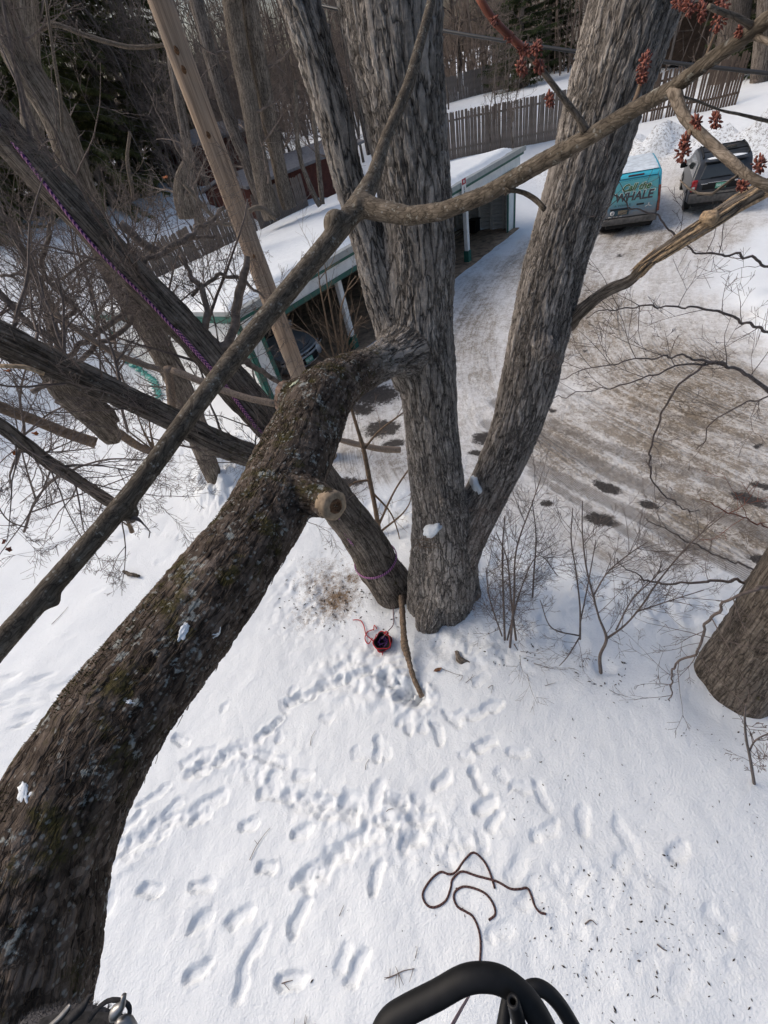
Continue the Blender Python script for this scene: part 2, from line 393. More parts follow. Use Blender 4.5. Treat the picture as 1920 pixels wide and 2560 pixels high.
# ------------------------------------------------------------------ terrain
PP = np.array([-2.19, 11.35]); UU = np.array([0.7551, 0.6556]); VV = np.array([-0.6556, 0.7551])   # carport corner, along, back
def cp(u, v, z): return np.array([*(PP+UU*u+VV*v), z])
def blob(x, y, c, a, b):
    """1 at the centre of an ellipse spanned by world vectors a, b, 0 far away"""
    det = a[0]*b[1]-a[1]*b[0]
    dx, dy = x-c[0], y-c[1]
    s = (dx*b[1]-dy*b[0])/det; t = (-dx*a[1]+dy*a[0])/det
    return s*s+t*t
def pxblob(x, y, px, py, rx, ry, ang=0):
    c = G(px, py); a = radians(ang)
    A = G(px+rx*cos(a), py-rx*sin(a))-c; B = G(px+ry*sin(a), py+ry*cos(a))-c
    return blob(x, y, c, A, B)
def height_base(x, y):
    x = np.asarray(x, float); y = np.asarray(y, float)
    U = (x-PP[0])*UU[0]+(y-PP[1])*UU[1]; W = (x-PP[0])*VV[0]+(y-PP[1])*VV[1]
    zb = 1.9*sstep(6.6, 10.6, W)+0.22*np.maximum(0, np.minimum(W, 40)-10.5)
    t = sstep(13.5, 17.5, U)
    Wp = np.maximum(W, 0)
    zr = 0.2*np.minimum(Wp, 7)+0.03*np.maximum(Wp-7, 0)+0.13*np.clip(U-18, 0, 12)
    z = zb*(1-t)+zr*t
    floor_ = sstep(-0.6, 0.2, W)*sstep(8.9, 8.5, W)*sstep(-0.1, 0.3, U)*sstep(15.6, 15.2, U)
    z = z*(1-floor_)-0.04*floor_
    return z, U, W
def in_poly(x, y, P):
    c = np.zeros(x.shape, bool); n = len(P)
    for i in range(n):
        x1, y1 = P[i]; x2, y2 = P[(i+1) % n]
        m = ((y1 > y) != (y2 > y)) & (x < (x2-x1)*(y-y1)/((y2-y1) or 1e-9)+x1)
        c ^= m
    return c
def dist_poly(x, y, P, closed=True):
    d = np.full(x.shape, 1e9); n = len(P)
    for i in range(n if closed else n-1):
        a = np.array(P[i]); b = np.array(P[(i+1) % n]); e = b-a
        t = np.clip(((x-a[0])*e[0]+(y-a[1])*e[1])/max(e@e, 1e-9), 0, 1)
        d = np.minimum(d, np.hypot(x-a[0]-t*e[0], y-a[1]-t*e[1]))
    return d
DRIVE = [G(*p)[:2] for p in ((1205,1370),(1290,1380),(1400,1405),(1490,1435),(1600,1452),(1750,1480),(1920,1530))]
DRIVE += [np.array(q) for q in ((9., -1.), (16., -1.), (15., 6.))]
DRIVE += [G(*p)[:2] for p in ((1990,900),(1850,760),(1800,640),(1980,560),(1960,480),(1700,452),(1500,455),(1400,510),(1330,590),(1240,640),(1160,690),(1040,770),(900,890),(760,985),(745,1060),(800,1180),(900,1250),(1010,1240),(1100,1300))]
TRACK = np.array([(9.0,-4.),(7.3,-.6),(5.6,3.0),(4.6,6.0),(4.4,8.6),(5.6,12.0),(9.0,16.6),(16,24)])
def track_coords(x, y):
    P = spline(np.c_[TRACK, np.zeros(len(TRACK))], step=0.6)[:, :2]
    best = np.full(x.shape, 1e9); sg = np.zeros(x.shape); al = np.zeros(x.shape); L = 0
    for i in range(len(P)-1):
        e = P[i+1]-P[i]; l = np.hypot(*e); e = e/l
        dx, dy = x-P[i, 0], y-P[i, 1]
        t = np.clip(dx*e[0]+dy*e[1], -99 if i == 0 else 0, 99 if i == len(P)-2 else l)
        d = np.hypot(dx-t*e[0], dy-t*e[1])
        m = d < best; best[m] = d[m]; al[m] = (L+t)[m]; sg[m] = np.sign(dx*e[1]-dy*e[0])[m]; L += l
    return best*sg, al
MELT = ((1500,1297,52,20,-12),(1365,1256,20,10,0),(1518,1216,44,15,-22),(1622,1263,30,13,-20),(1872,1246,62,16,-16),(1910,1402,50,16,-15),(1905,1215,40,9,-12),
        (930,985,85,30,6),(905,1020,40,18,0),(955,1068,55,26,8),(985,1106,38,13,10),(872,1205,42,15,0),(1208,1090,34,20,0),(1195,1128,36,8,0),(1240,1180,20,30,0),
        (1462,868,12,5,0),(1900,1110,14,8,0),(1380,1020,14,6,0),(1560,640,26,5,6),(1520,575,60,9,6),(1800,530,70,8,6),(820,905,70,22,38),(1120,690,40,9,35))
SOIL = ((840,1500,75,62,30,1.05),(815,1460,100,90,20,.75),(770,1540,70,50,20,.6),(880,1450,34,26,30,0.9),(800,1465,55,70,20,0.42),(905,1415,26,16,20,0.8),(780,1530,26,26,0,0.5),(600,1190,60,45,30,0.3),(1330,1490,40,10,10,0.35),(1600,1590,30,22,0,0.45),(1560,1570,40,15,0,0.3),(1500,1420,40,18,0,0.45),(1700,1290,40,15,0,0.4),(1395,1385,60,14,-10,0.3))
# boot prints: photo pixel of the middle, heading in the picture (degrees), length in m, depth
PRINTS = ((380,2225,0,.40,.10),(505,2215,10,.40,.10),(498,2302,38,.36,.10),(600,2290,25,.42,.09),(490,2430,30,.36,.11),(612,2430,72,.5,.08),(640,2360,60,.4,.06),(620,2062,8,.36,.1),(498,2045,20,.36,.1),(430,2022,38,.36,.08),(359,2112,25,.36,.07),(400,2090,40,.36,.06),
 (502,1926,-10,.34,.11),(451,1850,-20,.34,.09),(660,1835,40,.38,.09),(659,1893,-18,.4,.09),(700,1905,-12,.38,.09),(620,1880,-25,.35,.07),(665,1983,5,.34,.1),(682,1962,-20,.34,.07),(760,1937,5,.34,.07),(700,1990,-10,.4,.08),(770,1995,-5,.36,.08),(820,2005,-10,.38,.08),(874,2015,-25,.38,.08),(946,1981,80,.32,.08),(990,2000,-20,.4,.07),(756,2078,15,.34,.1),(670,2171,5,.33,.11),(942,2192,72,.36,.1),(748,2289,65,.46,.1),(895,2420,60,.42,.1),(860,2390,70,.3,.05),(727,2454,0,.42,.1),
 (946,1872,85,.4,.09),(1024,1808,88,.36,.08),(1094,1835,-72,.36,.1),(1130,1800,-40,.34,.08),(1212,1863,28,.38,.1),(1230,1770,20,.36,.09),(1190,1790,15,.34,.08),(1150,1790,35,.3,.06),(1292,1882,0,.32,.09),(1106,1952,45,.38,.1),(1191,1952,-65,.38,.1),(1216,2015,35,.36,.1),(1056,2049,0,.32,.06),(970,2060,-20,.36,.06),(933,2095,15,.36,.07),(1030,2105,15,.34,.06),(853,2142,15,.34,.08),(760,2190,40,.42,.09),(820,2170,30,.36,.06),(1304,1973,-5,.34,.09),(1355,1990,-68,.36,.1),(1363,2078,20,.38,.1),(1456,2053,88,.38,.09),(1562,2087,-60,.4,.07),(1693,2129,35,.34,.11),(1448,2200,60,.32,.06),(1794,2302,-55,.34,.07),(1400,2200,-50,.4,.05),(1290,2170,60,.34,.06),(1330,2250,20,.36,.05),(1560,2150,30,.34,.05),(1650,2200,-20,.34,.05),(1240,2050,60,.34,.07),(1150,2110,15,.34,.05),(1120,2150,-40,.34,.05),
 (30,1740,70,.4,.1),(60,1800,50,.36,.1),(110,1690,20,.4,.08),(20,1690,0,.36,.08),(130,1730,80,.3,.08),(560,1770,20,.2,.05),(240,1480,30,.3,.04),(310,1400,20,.3,.08),(290,1350,10,.3,.05),(400,1405,10,.24,.04),(820,1795,20,.22,.04),(170,1590,10,.25,.04),(550,1900,30,.36,.07),(470,1900,35,.3,.06),(520,1880,10,.3,.06),(400,1980,35,.34,.07),(370,2000,40,.34,.07),(330,2060,45,.4,.08),(300,2120,40,.36,.07),(260,2280,60,.44,.06),(1250,2330,20,.36,.05),(1600,2400,30,.34,.04),(1700,2450,60,.34,.04),(1500,2440,-20,.36,.04),(1850,2420,10,.34,.04),(1420,2320,-20,.36,.04))
TRENCH = ((((1045,1735),(1010,1720),(960,1690)),.16,.16),(((725,1755),(800,1722),(870,1695),(920,1680)),.10,.08),(((660,1830),(700,1800)),.08,.08),(((1010,1740),(1055,1748)),.18,.12),(((560,1990),(470,2040),(400,2060),(330,2110)),.12,.05),(((590,1880),(540,1900),(480,1930)),.14,.06),(((870,2000),(960,2040),(900,2100),(830,2150),(760,2200)),.15,.05),(((720,1990),(800,2020),(880,2030)),.14,.06),(((1000,2010),(1060,2060),(1020,2110)),.13,.05),(((230,1660),(150,1720)),.1,.05),(((480,1350),(400,1330),(300,1340)),.1,.03),((( 330,1340),(240,1350),(60,1390)),.14,.05))
_pr = random.Random(19)
PRINTS = list(PRINTS)
for _i in range(46):
    _a = _pr.choice(((960,2080,150,55),(900,1690,90,45),(620,1905,90,40),(1190,1640,90,50),(330,2110,70,40),(1010,1900,120,80),(1450,2230,160,70)))
    PRINTS.append((_pr.gauss(_a[0], _a[2]), _pr.gauss(_a[1], _a[3]), _pr.uniform(-90, 90), _pr.uniform(.18, .34), _pr.uniform(.03, .06)))
def height(x, y, fine=True):
    z, U, W = height_base(x, y)
    near = sstep(14, 9, np.hypot(x-0.5, y-3))
    out = 1-sstep(-1.5, -0.3, W)*sstep(15.9, 15.4, U)*sstep(-0.6, 0.2, U)*sstep(9, 8, W)       # not under the carport
    z = z+out*(0.05*fbm(x*0.35, y*0.35, 3, 5)+0.012*fbm(x*1.7, y*1.7, 3, 8))
    rr = np.hypot(U-22.8+0.6*vnoise(W*.4, W*0, seed=3), 0)
    bank = np.exp(-(rr/1.5)**2)*sstep(2.5, 0, W)*sstep(-26, -20, W)
    z = z+bank*(0.95+0.55*fbm(x*0.9, y*0.9, 5, 21, .7))
    pl = np.exp(-pxblob(x, y, 590, 1175, 95, 75, 40)**1.5)
    z = z+pl*(0.22+0.22*fbm(x*2.2, y*2.2, 4, 31, .7))
    pl = np.exp(-pxblob(x, y, 420, 1130, 70, 26, 20)**1.5); z = z+pl*0.12*fbm(x*2, y*2, 3, 34, .7)
    ins = in_poly(x, y, DRIVE); dd = dist_poly(x, y, DRIVE)*np.where(ins, 1, -1)
    rim = np.exp(-((dd+0.45)/0.4)**2)*sstep(12, 9, y)
    z = z+rim*(0.10+0.09*fbm(x*1.8, y*1.8, 4, 41, .6))
    z = z-0.05*sstep(-0.2, 0.5, dd)*sstep(12, 9, y)
    if not fine: return z, U, W, dd
    # packed and trampled snow
    tr = np.zeros_like(x)
    for px, py, rx, ry, a, w in ((930,1680,150,95,0,1.),(1000,2080,260,110,-10,.7),(1500,2240,260,160,10,.3),(1160,1620,150,70,0,.8),(780,1500,110,110,0,.7),(620,1900,130,60,10,.6),(330,2120,120,50,40,.6),(1280,1560,170,70,0,.6),(60,1740,120,80,0,.7),(600,2300,260,180,0,.2),(1750,2350,200,160,0,.25)):
        tr = np.maximum(tr, w*np.exp(-pxblob(x, y, px, py, rx, ry, a)**1.5))
    lump = fbm(x*4.2, y*4.2, 4, 51, .62)
    z = z+tr*0.038*lump+tr*0.022*np.maximum(0, fbm(x*9, y*9, 3, 57, .6))
    z = z+near*0.0035*fbm(x*7, y*7, 3, 61)
    wob = 0.03*vnoise(x*9, y*9, seed=71); wob2 = 0.03*vnoise(x*9+40, y*9, seed=72); fl = fbm(x*16, y*16, 3, 73, .6)
    z0_ = z.copy()
    for px, py, ang, ln, dp in PRINTS:
        c = G(px, py); a = radians(ang); ln = ln*.84; dp = dp*(.46 if px < 1270 else .28)
        e = G(px+20*cos(a), py-20*sin(a))[:2]-c[:2]; e = e/np.hypot(*e)
        m = (np.abs(x-c[0]) < .5) & (np.abs(y-c[1]) < .5)
        if not m.any(): continue
        dx, dy = x[m]-c[0]+wob[m], y[m]-c[1]+wob2[m]
        s = dx*e[0]+dy*e[1]; t = -dx*e[1]+dy*e[0]
        wv = 0.060*(1-0.10*np.exp(-((s+0.02)/0.06)**2))
        q = np.sqrt((s/(ln*.5))**4+(t/wv)**2+1e-9)
        dep_ = dp*0.95*sstep(1.16, 0.86, q)*(1+0.12*fl[m]-0.35*s/ln); z[m] = np.where(dep_ > 0.004, np.minimum(z[m], z0_[m]+0.25*(z[m]-z0_[m])-dep_), z[m])+dp*0.22*np.exp(-((q-1.32)/.16)**2)*(.5+1.2*fl[m])
    for pts, w, dp in TRENCH:
        P = [G(*p)[:2] for p in pts]
        d = dist_poly(x+wob*1.5, y+wob2*1.5, P, False)
        w = w*.8; dp = dp*.7; z = z-dp*sstep(w, w*.45, d)*(1+.5*fl)+dp*.28*np.exp(-((d-w*1.25)/(w*.3))**2)*(.6+.8*fl)
    # wells melted round the trunks and stems
    for px, py, r, dp in ((1108,1540,.62,.05),(985,1478,.36,.10),(1835,1735,.62,.10),(1510,1668,.12,.06),(1440,1610,.15,.06),(1270,1610,.2,.07),(330,1325,.12,.05),(542,1212,.3,.08),(958,1608,.22,.05),(1150,1645,.08,.03)):
        c = G(px, py); d = np.hypot(x-c[0], y-c[1]); z = z-dp*np.exp(-(d/r)**4)
    return z, U, W, dd
def Zg(x, y): return float(height(np.array([float(x)]), np.array([float(y)]))[0][0])
def GT(px, py):
    """point where a photo pixel meets the terrain"""
    d = ray(px, py); lo, hi = 0.5, 120.
    ts = np.linspace(2, 160, 900)/FOC; Pn = CAM+ts[:, None]*FOC*d/ FOC
    Pn = CAM+(np.linspace(2, 150, 1400)/FOC)[:, None]*d
    z = height_base(Pn[:, 0], Pn[:, 1])[0]
    k = np.argmax(Pn[:, 2] < z); return Pn[k] if k else Pn[-1]

def grow_axis(a, b, st, lo, hi, g):
    mid = list(np.arange(a, b+1e-6, st)); L = []; s = st; v = a
    while v > lo: s *= g; v -= s; L.append(v)
    R = []; s = st; v = b
    while v < hi: s *= g; v += s; R.append(v)
    return np.array(L[::-1]+mid+R)
gx = grow_axis(-4.6, 4.6, 0.025, -160, 160, 1.045); gy = grow_axis(-0.9, 5.4, 0.025, -3.5, 220, 1.032)
X, Y = np.meshgrid(gx, gy); shp = X.shape
x, y = X.ravel(), Y.ravel()
z, U_, W_k, dd = height(x, y)
trk, alo = track_coords(x, y)
drive = sstep(-0.35, 0.9, dd+0.35*fbm(x*1.1, y*1.1, 3, 81))
core = np.zeros_like(x)
for px, py, rx, ry, a, w in ((1700,1000,330,260,-20,1.),(1480,800,140,170,0,.85),(1800,1300,260,120,-15,1.),(1420,1100,160,120,-15,.75),(1190,800,70,220,0,.6),(1330,640,120,60,30,.55),(1620,600,260,60,0,.55),(960,1150,170,150,0,.45),(1480,1390,220,50,-10,.5),(2100,1000,260,300,0,.8)):
    core = np.maximum(core, w*np.exp(-pxblob(x, y, px, py, rx, ry, a)**1.3))
RUTS = ((((1215,1050),(1330,1150),(1450,1215),(1600,1290),(1760,1375),(1940,1465)),.17,.9),(((1240,1000),(1400,1110),(1560,1190),(1700,1250),(1940,1340)),.2,1.),(((1340,1030),(1500,1110),(1700,1170),(1940,1260)),.2,.7),(((1330,1175),(1450,1255),(1560,1322),(1700,1405)),.11,.8),(((1600,1010),(1760,1060),(1960,1130)),.16,.6),(((1400,960),(1600,1040),(1800,1110),(1960,1180)),.15,.55),(((1330,600),(1250,680),(1180,760),(1140,830)),.2,.5),(((1280,590),(1200,660),(1100,750)),.2,.4),(((1560,600),(1460,720),(1400,860)),.25,.45))
rut = np.zeros_like(x)
for pts, w, k in RUTS:
    Pw = spline(np.array([[*G(*p)[:2], 0] for p in pts]), step=.3)[:, :2]
    rut = np.maximum(rut, k*np.exp(-(dist_poly(x, y, Pw, False)/w)**4))
z = z-0.02*rut*sstep(14, 9, y)
bankd = np.exp(-((U_-22.3)/2.0)**2)*sstep(2.5, 0, W_k)*sstep(-26, -20, W_k)
melt = np.zeros_like(x)
for p in MELT: melt = np.maximum(melt, np.exp(-pxblob(x, y, *p)**1.6))
soil = np.zeros_like(x)
for p in SOIL: soil = np.maximum(soil, p[5]*np.exp(-pxblob(x, y, *p[:5])))
litter = np.clip(sstep(15, 26, W_k)*sstep(20, 8, U_)*0.35, 0, 1)
ix = (np.arange(shp[0]-1)[:, None]*shp[1]+np.arange(shp[1]-1)[None]).ravel()
Q = np.stack([ix, ix+1, ix+shp[1]+1, ix+shp[1]], 1)
fc = Q.mean(1).astype(int)
isd = (dd[Q].mean(1) > 0.0)
def ground_mat():
    m, nt, b = new_mat('snowy_ground'); N = NT(nt)
    geo = N.n('ShaderNodeNewGeometry'); P = geo.outputs['Position']
    A = {k: N.attr(k).outputs['Fac'] for k in ('drive', 'core', 'melt', 'soil', 'litter', 'bankd', 'rut')}
    tv = N.attr('trk').outputs['Vector']
    n1, _ = N.noise(P, 1.6, 5); n2, _ = N.noise(P, 9, 6, 0.62); n3, _ = N.noise(P, 42, 4, 0.6); n4, _ = N.noise(P, 130, 2)
    st, _ = N.noise(N.map(tv, (7.0, 0.55, 1)), 1.0, 6, 0.68, 0.6)
    st2, _ = N.noise(N.map(tv, (2.2, 0.28, 1)), 1.0, 4, 0.6, 0.8)
    mot, _ = N.noise(N.map(tv, (16, 6.0, 1)), 1.0, 5, 0.7)
    snow = N.ramp(n1, [(0.3, (0.735, 0.762, 0.782)), (0.7, (0.785, 0.813, 0.83))])
    packed = N.ramp(n2, [(0.3, (0.54, 0.52, 0.50)), (0.7, (0.77, 0.765, 0.755))])
    fl1, _ = N.noise(N.map(tv, (11, 6.5, 1)), 1.0, 6, 0.74, 1.2); fl2, _ = N.noise(N.map(tv, (30, 22, 1)), 1.0, 5, 0.74)
    brown = N.ramp(N.math('ADD', N.math('MULTIPLY', n2, .5), N.math('MULTIPLY', n3, .5)), [(0.32, (0.07, 0.052, 0.036)), (0.66, (0.29, 0.235, 0.17))])
    c = N.mix(N.math('MULTIPLY', A['drive'], 0.85), snow, packed)
    iso, _ = N.noise(P, 1.1, 6, 0.66, 0.7); iso2, _ = N.noise(P, 4.3, 6, 0.7, 0.4)
    base = N.math('ADD', N.math('MULTIPLY', N.math('ADD', N.math('MULTIPLY', st, 0.42), N.math('MULTIPLY', st2, 0.40)), 0.5), N.math('MULTIPLY', N.math('ADD', N.math('MULTIPLY', iso, 0.42), N.math('MULTIPLY', iso2, 0.40)), 0.5))
    film = N.ramp(N.math('ADD', base, N.math('MULTIPLY', A['core'], 0.13)), [(0.35, 0.0), (0.53, 1.0)])
    c = N.mix(N.math('MULTIPLY', N.math('MULTIPLY', film, A['drive']), N.math('ADD', 0.20, N.math('MULTIPLY', A['core'], 0.56))), c, (0.375, 0.315, 0.245))
    s = N.math('ADD', N.math('MULTIPLY', fl1, 0.55), N.math('ADD', N.math('MULTIPLY', fl2, 0.45), N.math('MULTIPLY', N.math('SUBTRACT', base, 0.41), 1.3)))
    dk = N.math('MULTIPLY', A['drive'], N.math('ADD', 0.30, N.math('MULTIPLY', A['core'], 0.70)))
    dm = N.ramp(N.math('ADD', s, N.math('MULTIPLY', dk, 0.085)), [(0.515, 0.0), (0.62, 1.0)])
    c = N.mix(N.math('MULTIPLY', dm, N.math('MULTIPLY', dk, 1.0, True)), c, brown)
    # tyre marks: narrow parallel ribs in a few lanes
    wv = N.n('ShaderNodeTexWave', wave_type='BANDS', bands_direction='X'); wv.inputs['Scale'].default_value = 3.4; wv.inputs['Distortion'].default_value = 2.2; wv.inputs['Detail'].default_value = 2
    N.l(tv, wv.inputs['Vector'])
    ln, _ = N.noise(N.map(tv, (1.25, 0.06, 1)), 1.0, 2)
    lane = N.math('MULTIPLY', N.ramp(ln, [(0.50, 0.0), (0.57, 1.0)]), N.math('MULTIPLY', A['drive'], N.ramp(A['core'], [(0.35, 0.0), (0.75, 1.0)])))
    c = N.mix(N.math('MULTIPLY', lane, N.math('ADD', 0.08, N.math('MULTIPLY', wv.outputs['Fac'], N.math('MULTIPLY', n2, 0.6)))), c, (0.17, 0.155, 0.14))
    rk = N.ramp(N.math('ADD', A['rut'], N.math('ADD', N.math('MULTIPLY', N.math('SUBTRACT', iso2, 0.5), 1.1), N.math('MULTIPLY', N.math('SUBTRACT', fl1, 0.5), 0.8))), [(0.25, 0.0), (0.75, 1.0)])
    w2 = N.n('ShaderNodeTexWave', wave_type='BANDS', bands_direction='X'); w2.inputs['Scale'].default_value = 9.0; w2.inputs['Distortion'].default_value = 1.6; w2.inputs['Detail'].default_value = 2; N.l(tv, w2.inputs['Vector'])
    c = N.mix(N.math('MULTIPLY', N.math('MULTIPLY', rk, N.ramp(A['rut'], [(0.08, 0.0), (0.4, 1.0)])), N.math('ADD', 0.42, N.math('MULTIPLY', w2.outputs['Fac'], 0.4))), c, (0.155, 0.138, 0.122))
    mk = N.ramp(N.math('ADD', A['melt'], N.math('ADD', N.math('MULTIPLY', N.math('SUBTRACT', n2, 0.5), 1.5), N.math('MULTIPLY', N.math('SUBTRACT', n3, 0.5), 0.9))), [(0.42, 0.0), (0.72, 1.0)])
    mk = N.math('MULTIPLY', mk, N.ramp(A['melt'], [(0.03, 0.0), (0.2, 1.0)]))
    asph = N.ramp(n3, [(0.35, (0.030, 0.026, 0.024)), (0.7, (0.085, 0.076, 0.07))])
    c = N.mix(mk, c, asph)
    so = N.ramp(N.math('ADD', N.math('MULTIPLY', A['soil'], 0.75), N.math('ADD', N.math('MULTIPLY', N.math('SUBTRACT', n2, 0.5), 1.0), N.math('MULTIPLY', N.math('SUBTRACT', n3, 0.5), 0.9))), [(0.30, 0.0), (0.52, 0.45), (0.78, 1.0)])
    so = N.math('MULTIPLY', so, N.ramp(A['soil'], [(0.05, 0.0), (0.3, 1.0)]))
    c = N.mix(so, c, N.ramp(n3, [(0.35, (0.06, 0.035, 0.02)), (0.7, (0.27, 0.19, 0.12))]))
    bk = N.ramp(N.math('ADD', N.math('MULTIPLY', n2, 0.55), N.math('MULTIPLY', n3, 0.45)), [(0.50, 0.0), (0.58, 1.0)])
    c = N.mix(N.math('MULTIPLY', N.math('MULTIPLY', bk, A['bankd']), 0.85), c, (0.10, 0.075, 0.055))
    lk = N.ramp(N.math('ADD', n2, N.math('MULTIPLY', A['litter'], 0.5)), [(0.62, 0.0), (0.74, 1.0)])
    c = N.mix(N.math('MULTIPLY', lk, A['litter']), c, (0.12, 0.085, 0.06))
    # fine grit blown over the snow
    gk = N.ramp(n4, [(0.715, 0.0), (0.74, 1.0)])
    c = N.mix(N.math('MULTIPLY', gk, 0.35), c, (0.12, 0.10, 0.085))
    N.l(c, b.inputs['Base Color']); b.inputs['Roughness'].default_value = 0.72; b.inputs['Specular IOR Level'].default_value = 0.22
    hb = N.math('ADD', N.math('MULTIPLY', n2, N.math('ADD', 0.35, A['drive'])), N.math('ADD', N.math('MULTIPLY', n3, 0.3), N.math('MULTIPLY', N.math('MULTIPLY', wv.outputs['Fac'], lane), 0.35)))
    N.bump(hb, 0.75, 0.05, b)
    return m
M['ground'] = ground_mat()
Vg = np.stack([x, y, z], 1)
ATT = dict(drive=drive, core=core, melt=melt, soil=soil, litter=litter, bankd=bankd, rut=rut, trk=np.stack([trk, alo, 0*alo], 1))
def submesh(name, F):
    u, inv = np.unique(F, return_inverse=True)
    return mesh_from(name, Vg[u], [inv.reshape(-1, 4)], True, {k: a[u] for k, a in ATT.items()})
tag(link('snowy_ground', submesh('snowy_ground', Q[~isd]), M['ground']), 'snow covered ground with boot prints around the trees', kind='structure')
tag(link('driveway', submesh('driveway', Q[isd]), M['ground']), 'packed dirty snow driveway with tyre tracks and bare dark patches', kind='structure')
# ------------------------------------------------------------------ trees: helpers
RNG = random.Random(7)
def traceY(rows):
    """rows (px, py, worldY, width px) -> (x, y, z, radius)"""
    out = []
    for px, py, Yw, w in rows:
        p = AT(px, py, Yw); out.append([*p, w*depth(p)/FOC/2])
    return np.array(out)
def traceD(rows):
    return np.array([[*D(px, py, dp), w*dp/FOC/2] for px, py, dp, w in rows])
def limb_mesh(rows, step, k, rough=0.06, seed=0, lscale=0.10, knots=()):
    s = spline(rows, step=step); s[:, 3] = np.maximum(s[:, 3], 0.002)
    mb = MB(); mb.tube(s[:, :3], s[:, 3], k, True, lscale, rough, seed); return mb

def remeshed(name, tubes, mat, parent, voxel, smooth_it=6, extra=None, lscale=0.10, melt=()):
    """several overlapping limbs fused into one skin, with bark coordinates that run along the nearest limb"""
    mb = MB(); cl = []
    for i, (rows, k, rough) in enumerate(tubes):
        s = spline(rows, step=0.08); mb.tube(s[:, :3], s[:, 3], k, True, lscale, rough, i+3)
        L = np.concatenate([[0], np.cumsum(np.linalg.norm(np.diff(s[:, :3], axis=0), axis=1))])
        cl.append((s, L))
    for c, r in (extra or []):
        bm = bmesh.new(); bmesh.ops.create_icosphere(bm, subdivisions=3, radius=r)
        v = np.array([q.co for q in bm.verts]); t = np.array([[q.index for q in f.verts] for f in bm.faces]); bm.free()
        mb.add(v+np.asarray(c), tris=t)
    me = mb.mesh('tmp'); o = bpy.data.objects.new('tmp', me); COL.objects.link(o)
    md = o.modifiers.new('r', 'REMESH'); md.mode = 'VOXEL'; md.voxel_size = voxel
    md = o.modifiers.new('s', 'SMOOTH'); md.iterations = smooth_it; md.factor = 0.5
    dg = bpy.context.evaluated_depsgraph_get(); ev = o.evaluated_get(dg); m2 = ev.to_mesh()
    nV = len(m2.vertices); V = np.empty(nV*3, np.float32); m2.vertices.foreach_get('co', V); V = V.reshape(-1, 3)
    tot = np.empty(len(m2.polygons), np.int32); m2.polygons.foreach_get('loop_total', tot)
    li = np.empty(len(m2.loops), np.int32); m2.loops.foreach_get('vertex_index', li)
    st = np.concatenate([[0], np.cumsum(tot)[:-1]])
    q = li[(st[tot == 4][:, None]+np.arange(4))]; t = li[(st[tot == 3][:, None]+np.arange(3))]
    ev.to_mesh_clear(); bpy.data.objects.remove(o)
    for c, rad_, its in melt:
        # let the wood flow together where limbs meet
        w = np.clip(1.6*(1-np.linalg.norm(V-np.asarray(c, np.float32), axis=1)/rad_), 0, 1); loc = w > 0
        E_ = np.concatenate([q[:, [0, 1]], q[:, [1, 2]], q[:, [2, 3]], q[:, [3, 0]]]+([t[:, [0, 1]], t[:, [1, 2]], t[:, [2, 0]]] if len(t) else [])); E_ = E_[loc[E_[:, 0]] & loc[E_[:, 1]]]
        cnt = np.maximum(np.bincount(E_[:, 0], minlength=nV), 1)[:, None]; has = np.bincount(E_[:, 0], minlength=nV)[:, None] > 0
        for _ in range(its):
            S = np.stack([np.bincount(E_[:, 0], V[E_[:, 1], k_], nV) for k_ in range(3)], 1)
            V = np.where(has, V+(S/cnt-V)*(0.6*w)[:, None], V)
    best = np.full(nV, 1e9); B = np.zeros((nV, 3))
    for i, (s, L) in enumerate(cl):
        P = s[:, :3]; rm = s[:, 3].mean()
        for a in range(0, nV, 20000):
            v = V[a:a+20000].astype(float); d = np.linalg.norm(v[:, None]-P[None], axis=2)
            sc = d/s[None, :, 3]; j = sc.argmin(1); m = sc[np.arange(len(v)), j]
            T = P[np.minimum(j+1, len(P)-1)]-P[np.maximum(j-1, 0)]; T /= np.linalg.norm(T, axis=1, keepdims=True)
            w = v-P[j]; al = (w*T).sum(1); w = w-al[:, None]*T
            rad = w/np.maximum(np.linalg.norm(w, axis=1, keepdims=True), 1e-6)*s[j, 3][:, None].clip(0.6*rm, 1.6*rm)
            bk = rad.copy(); bk[:, :3] += (T*0); lv = (L[j]+al)*lscale
            # bark space: around the limb in x,y, along it in z
            f1 = np.array([1., 0, 0]) if i % 2 == 0 else np.array([0.9, 0.1, 0.42]); f1 = f1/np.linalg.norm(f1)
            e1 = f1-T*(T@f1)[:, None]; e1 /= np.linalg.norm(e1, axis=1, keepdims=True); e2 = np.cross(T, e1)
            bc = np.stack([(rad*e1).sum(1), (rad*e2).sum(1), lv], 1)
            u = m < best[a:a+20000]; idx = np.where(u)[0]+a
            best[idx] = m[u]; B[idx] = bc[u]
    return link(name, mesh_from(name, V, [q, t], True, {'bark': B}), mat, parent)

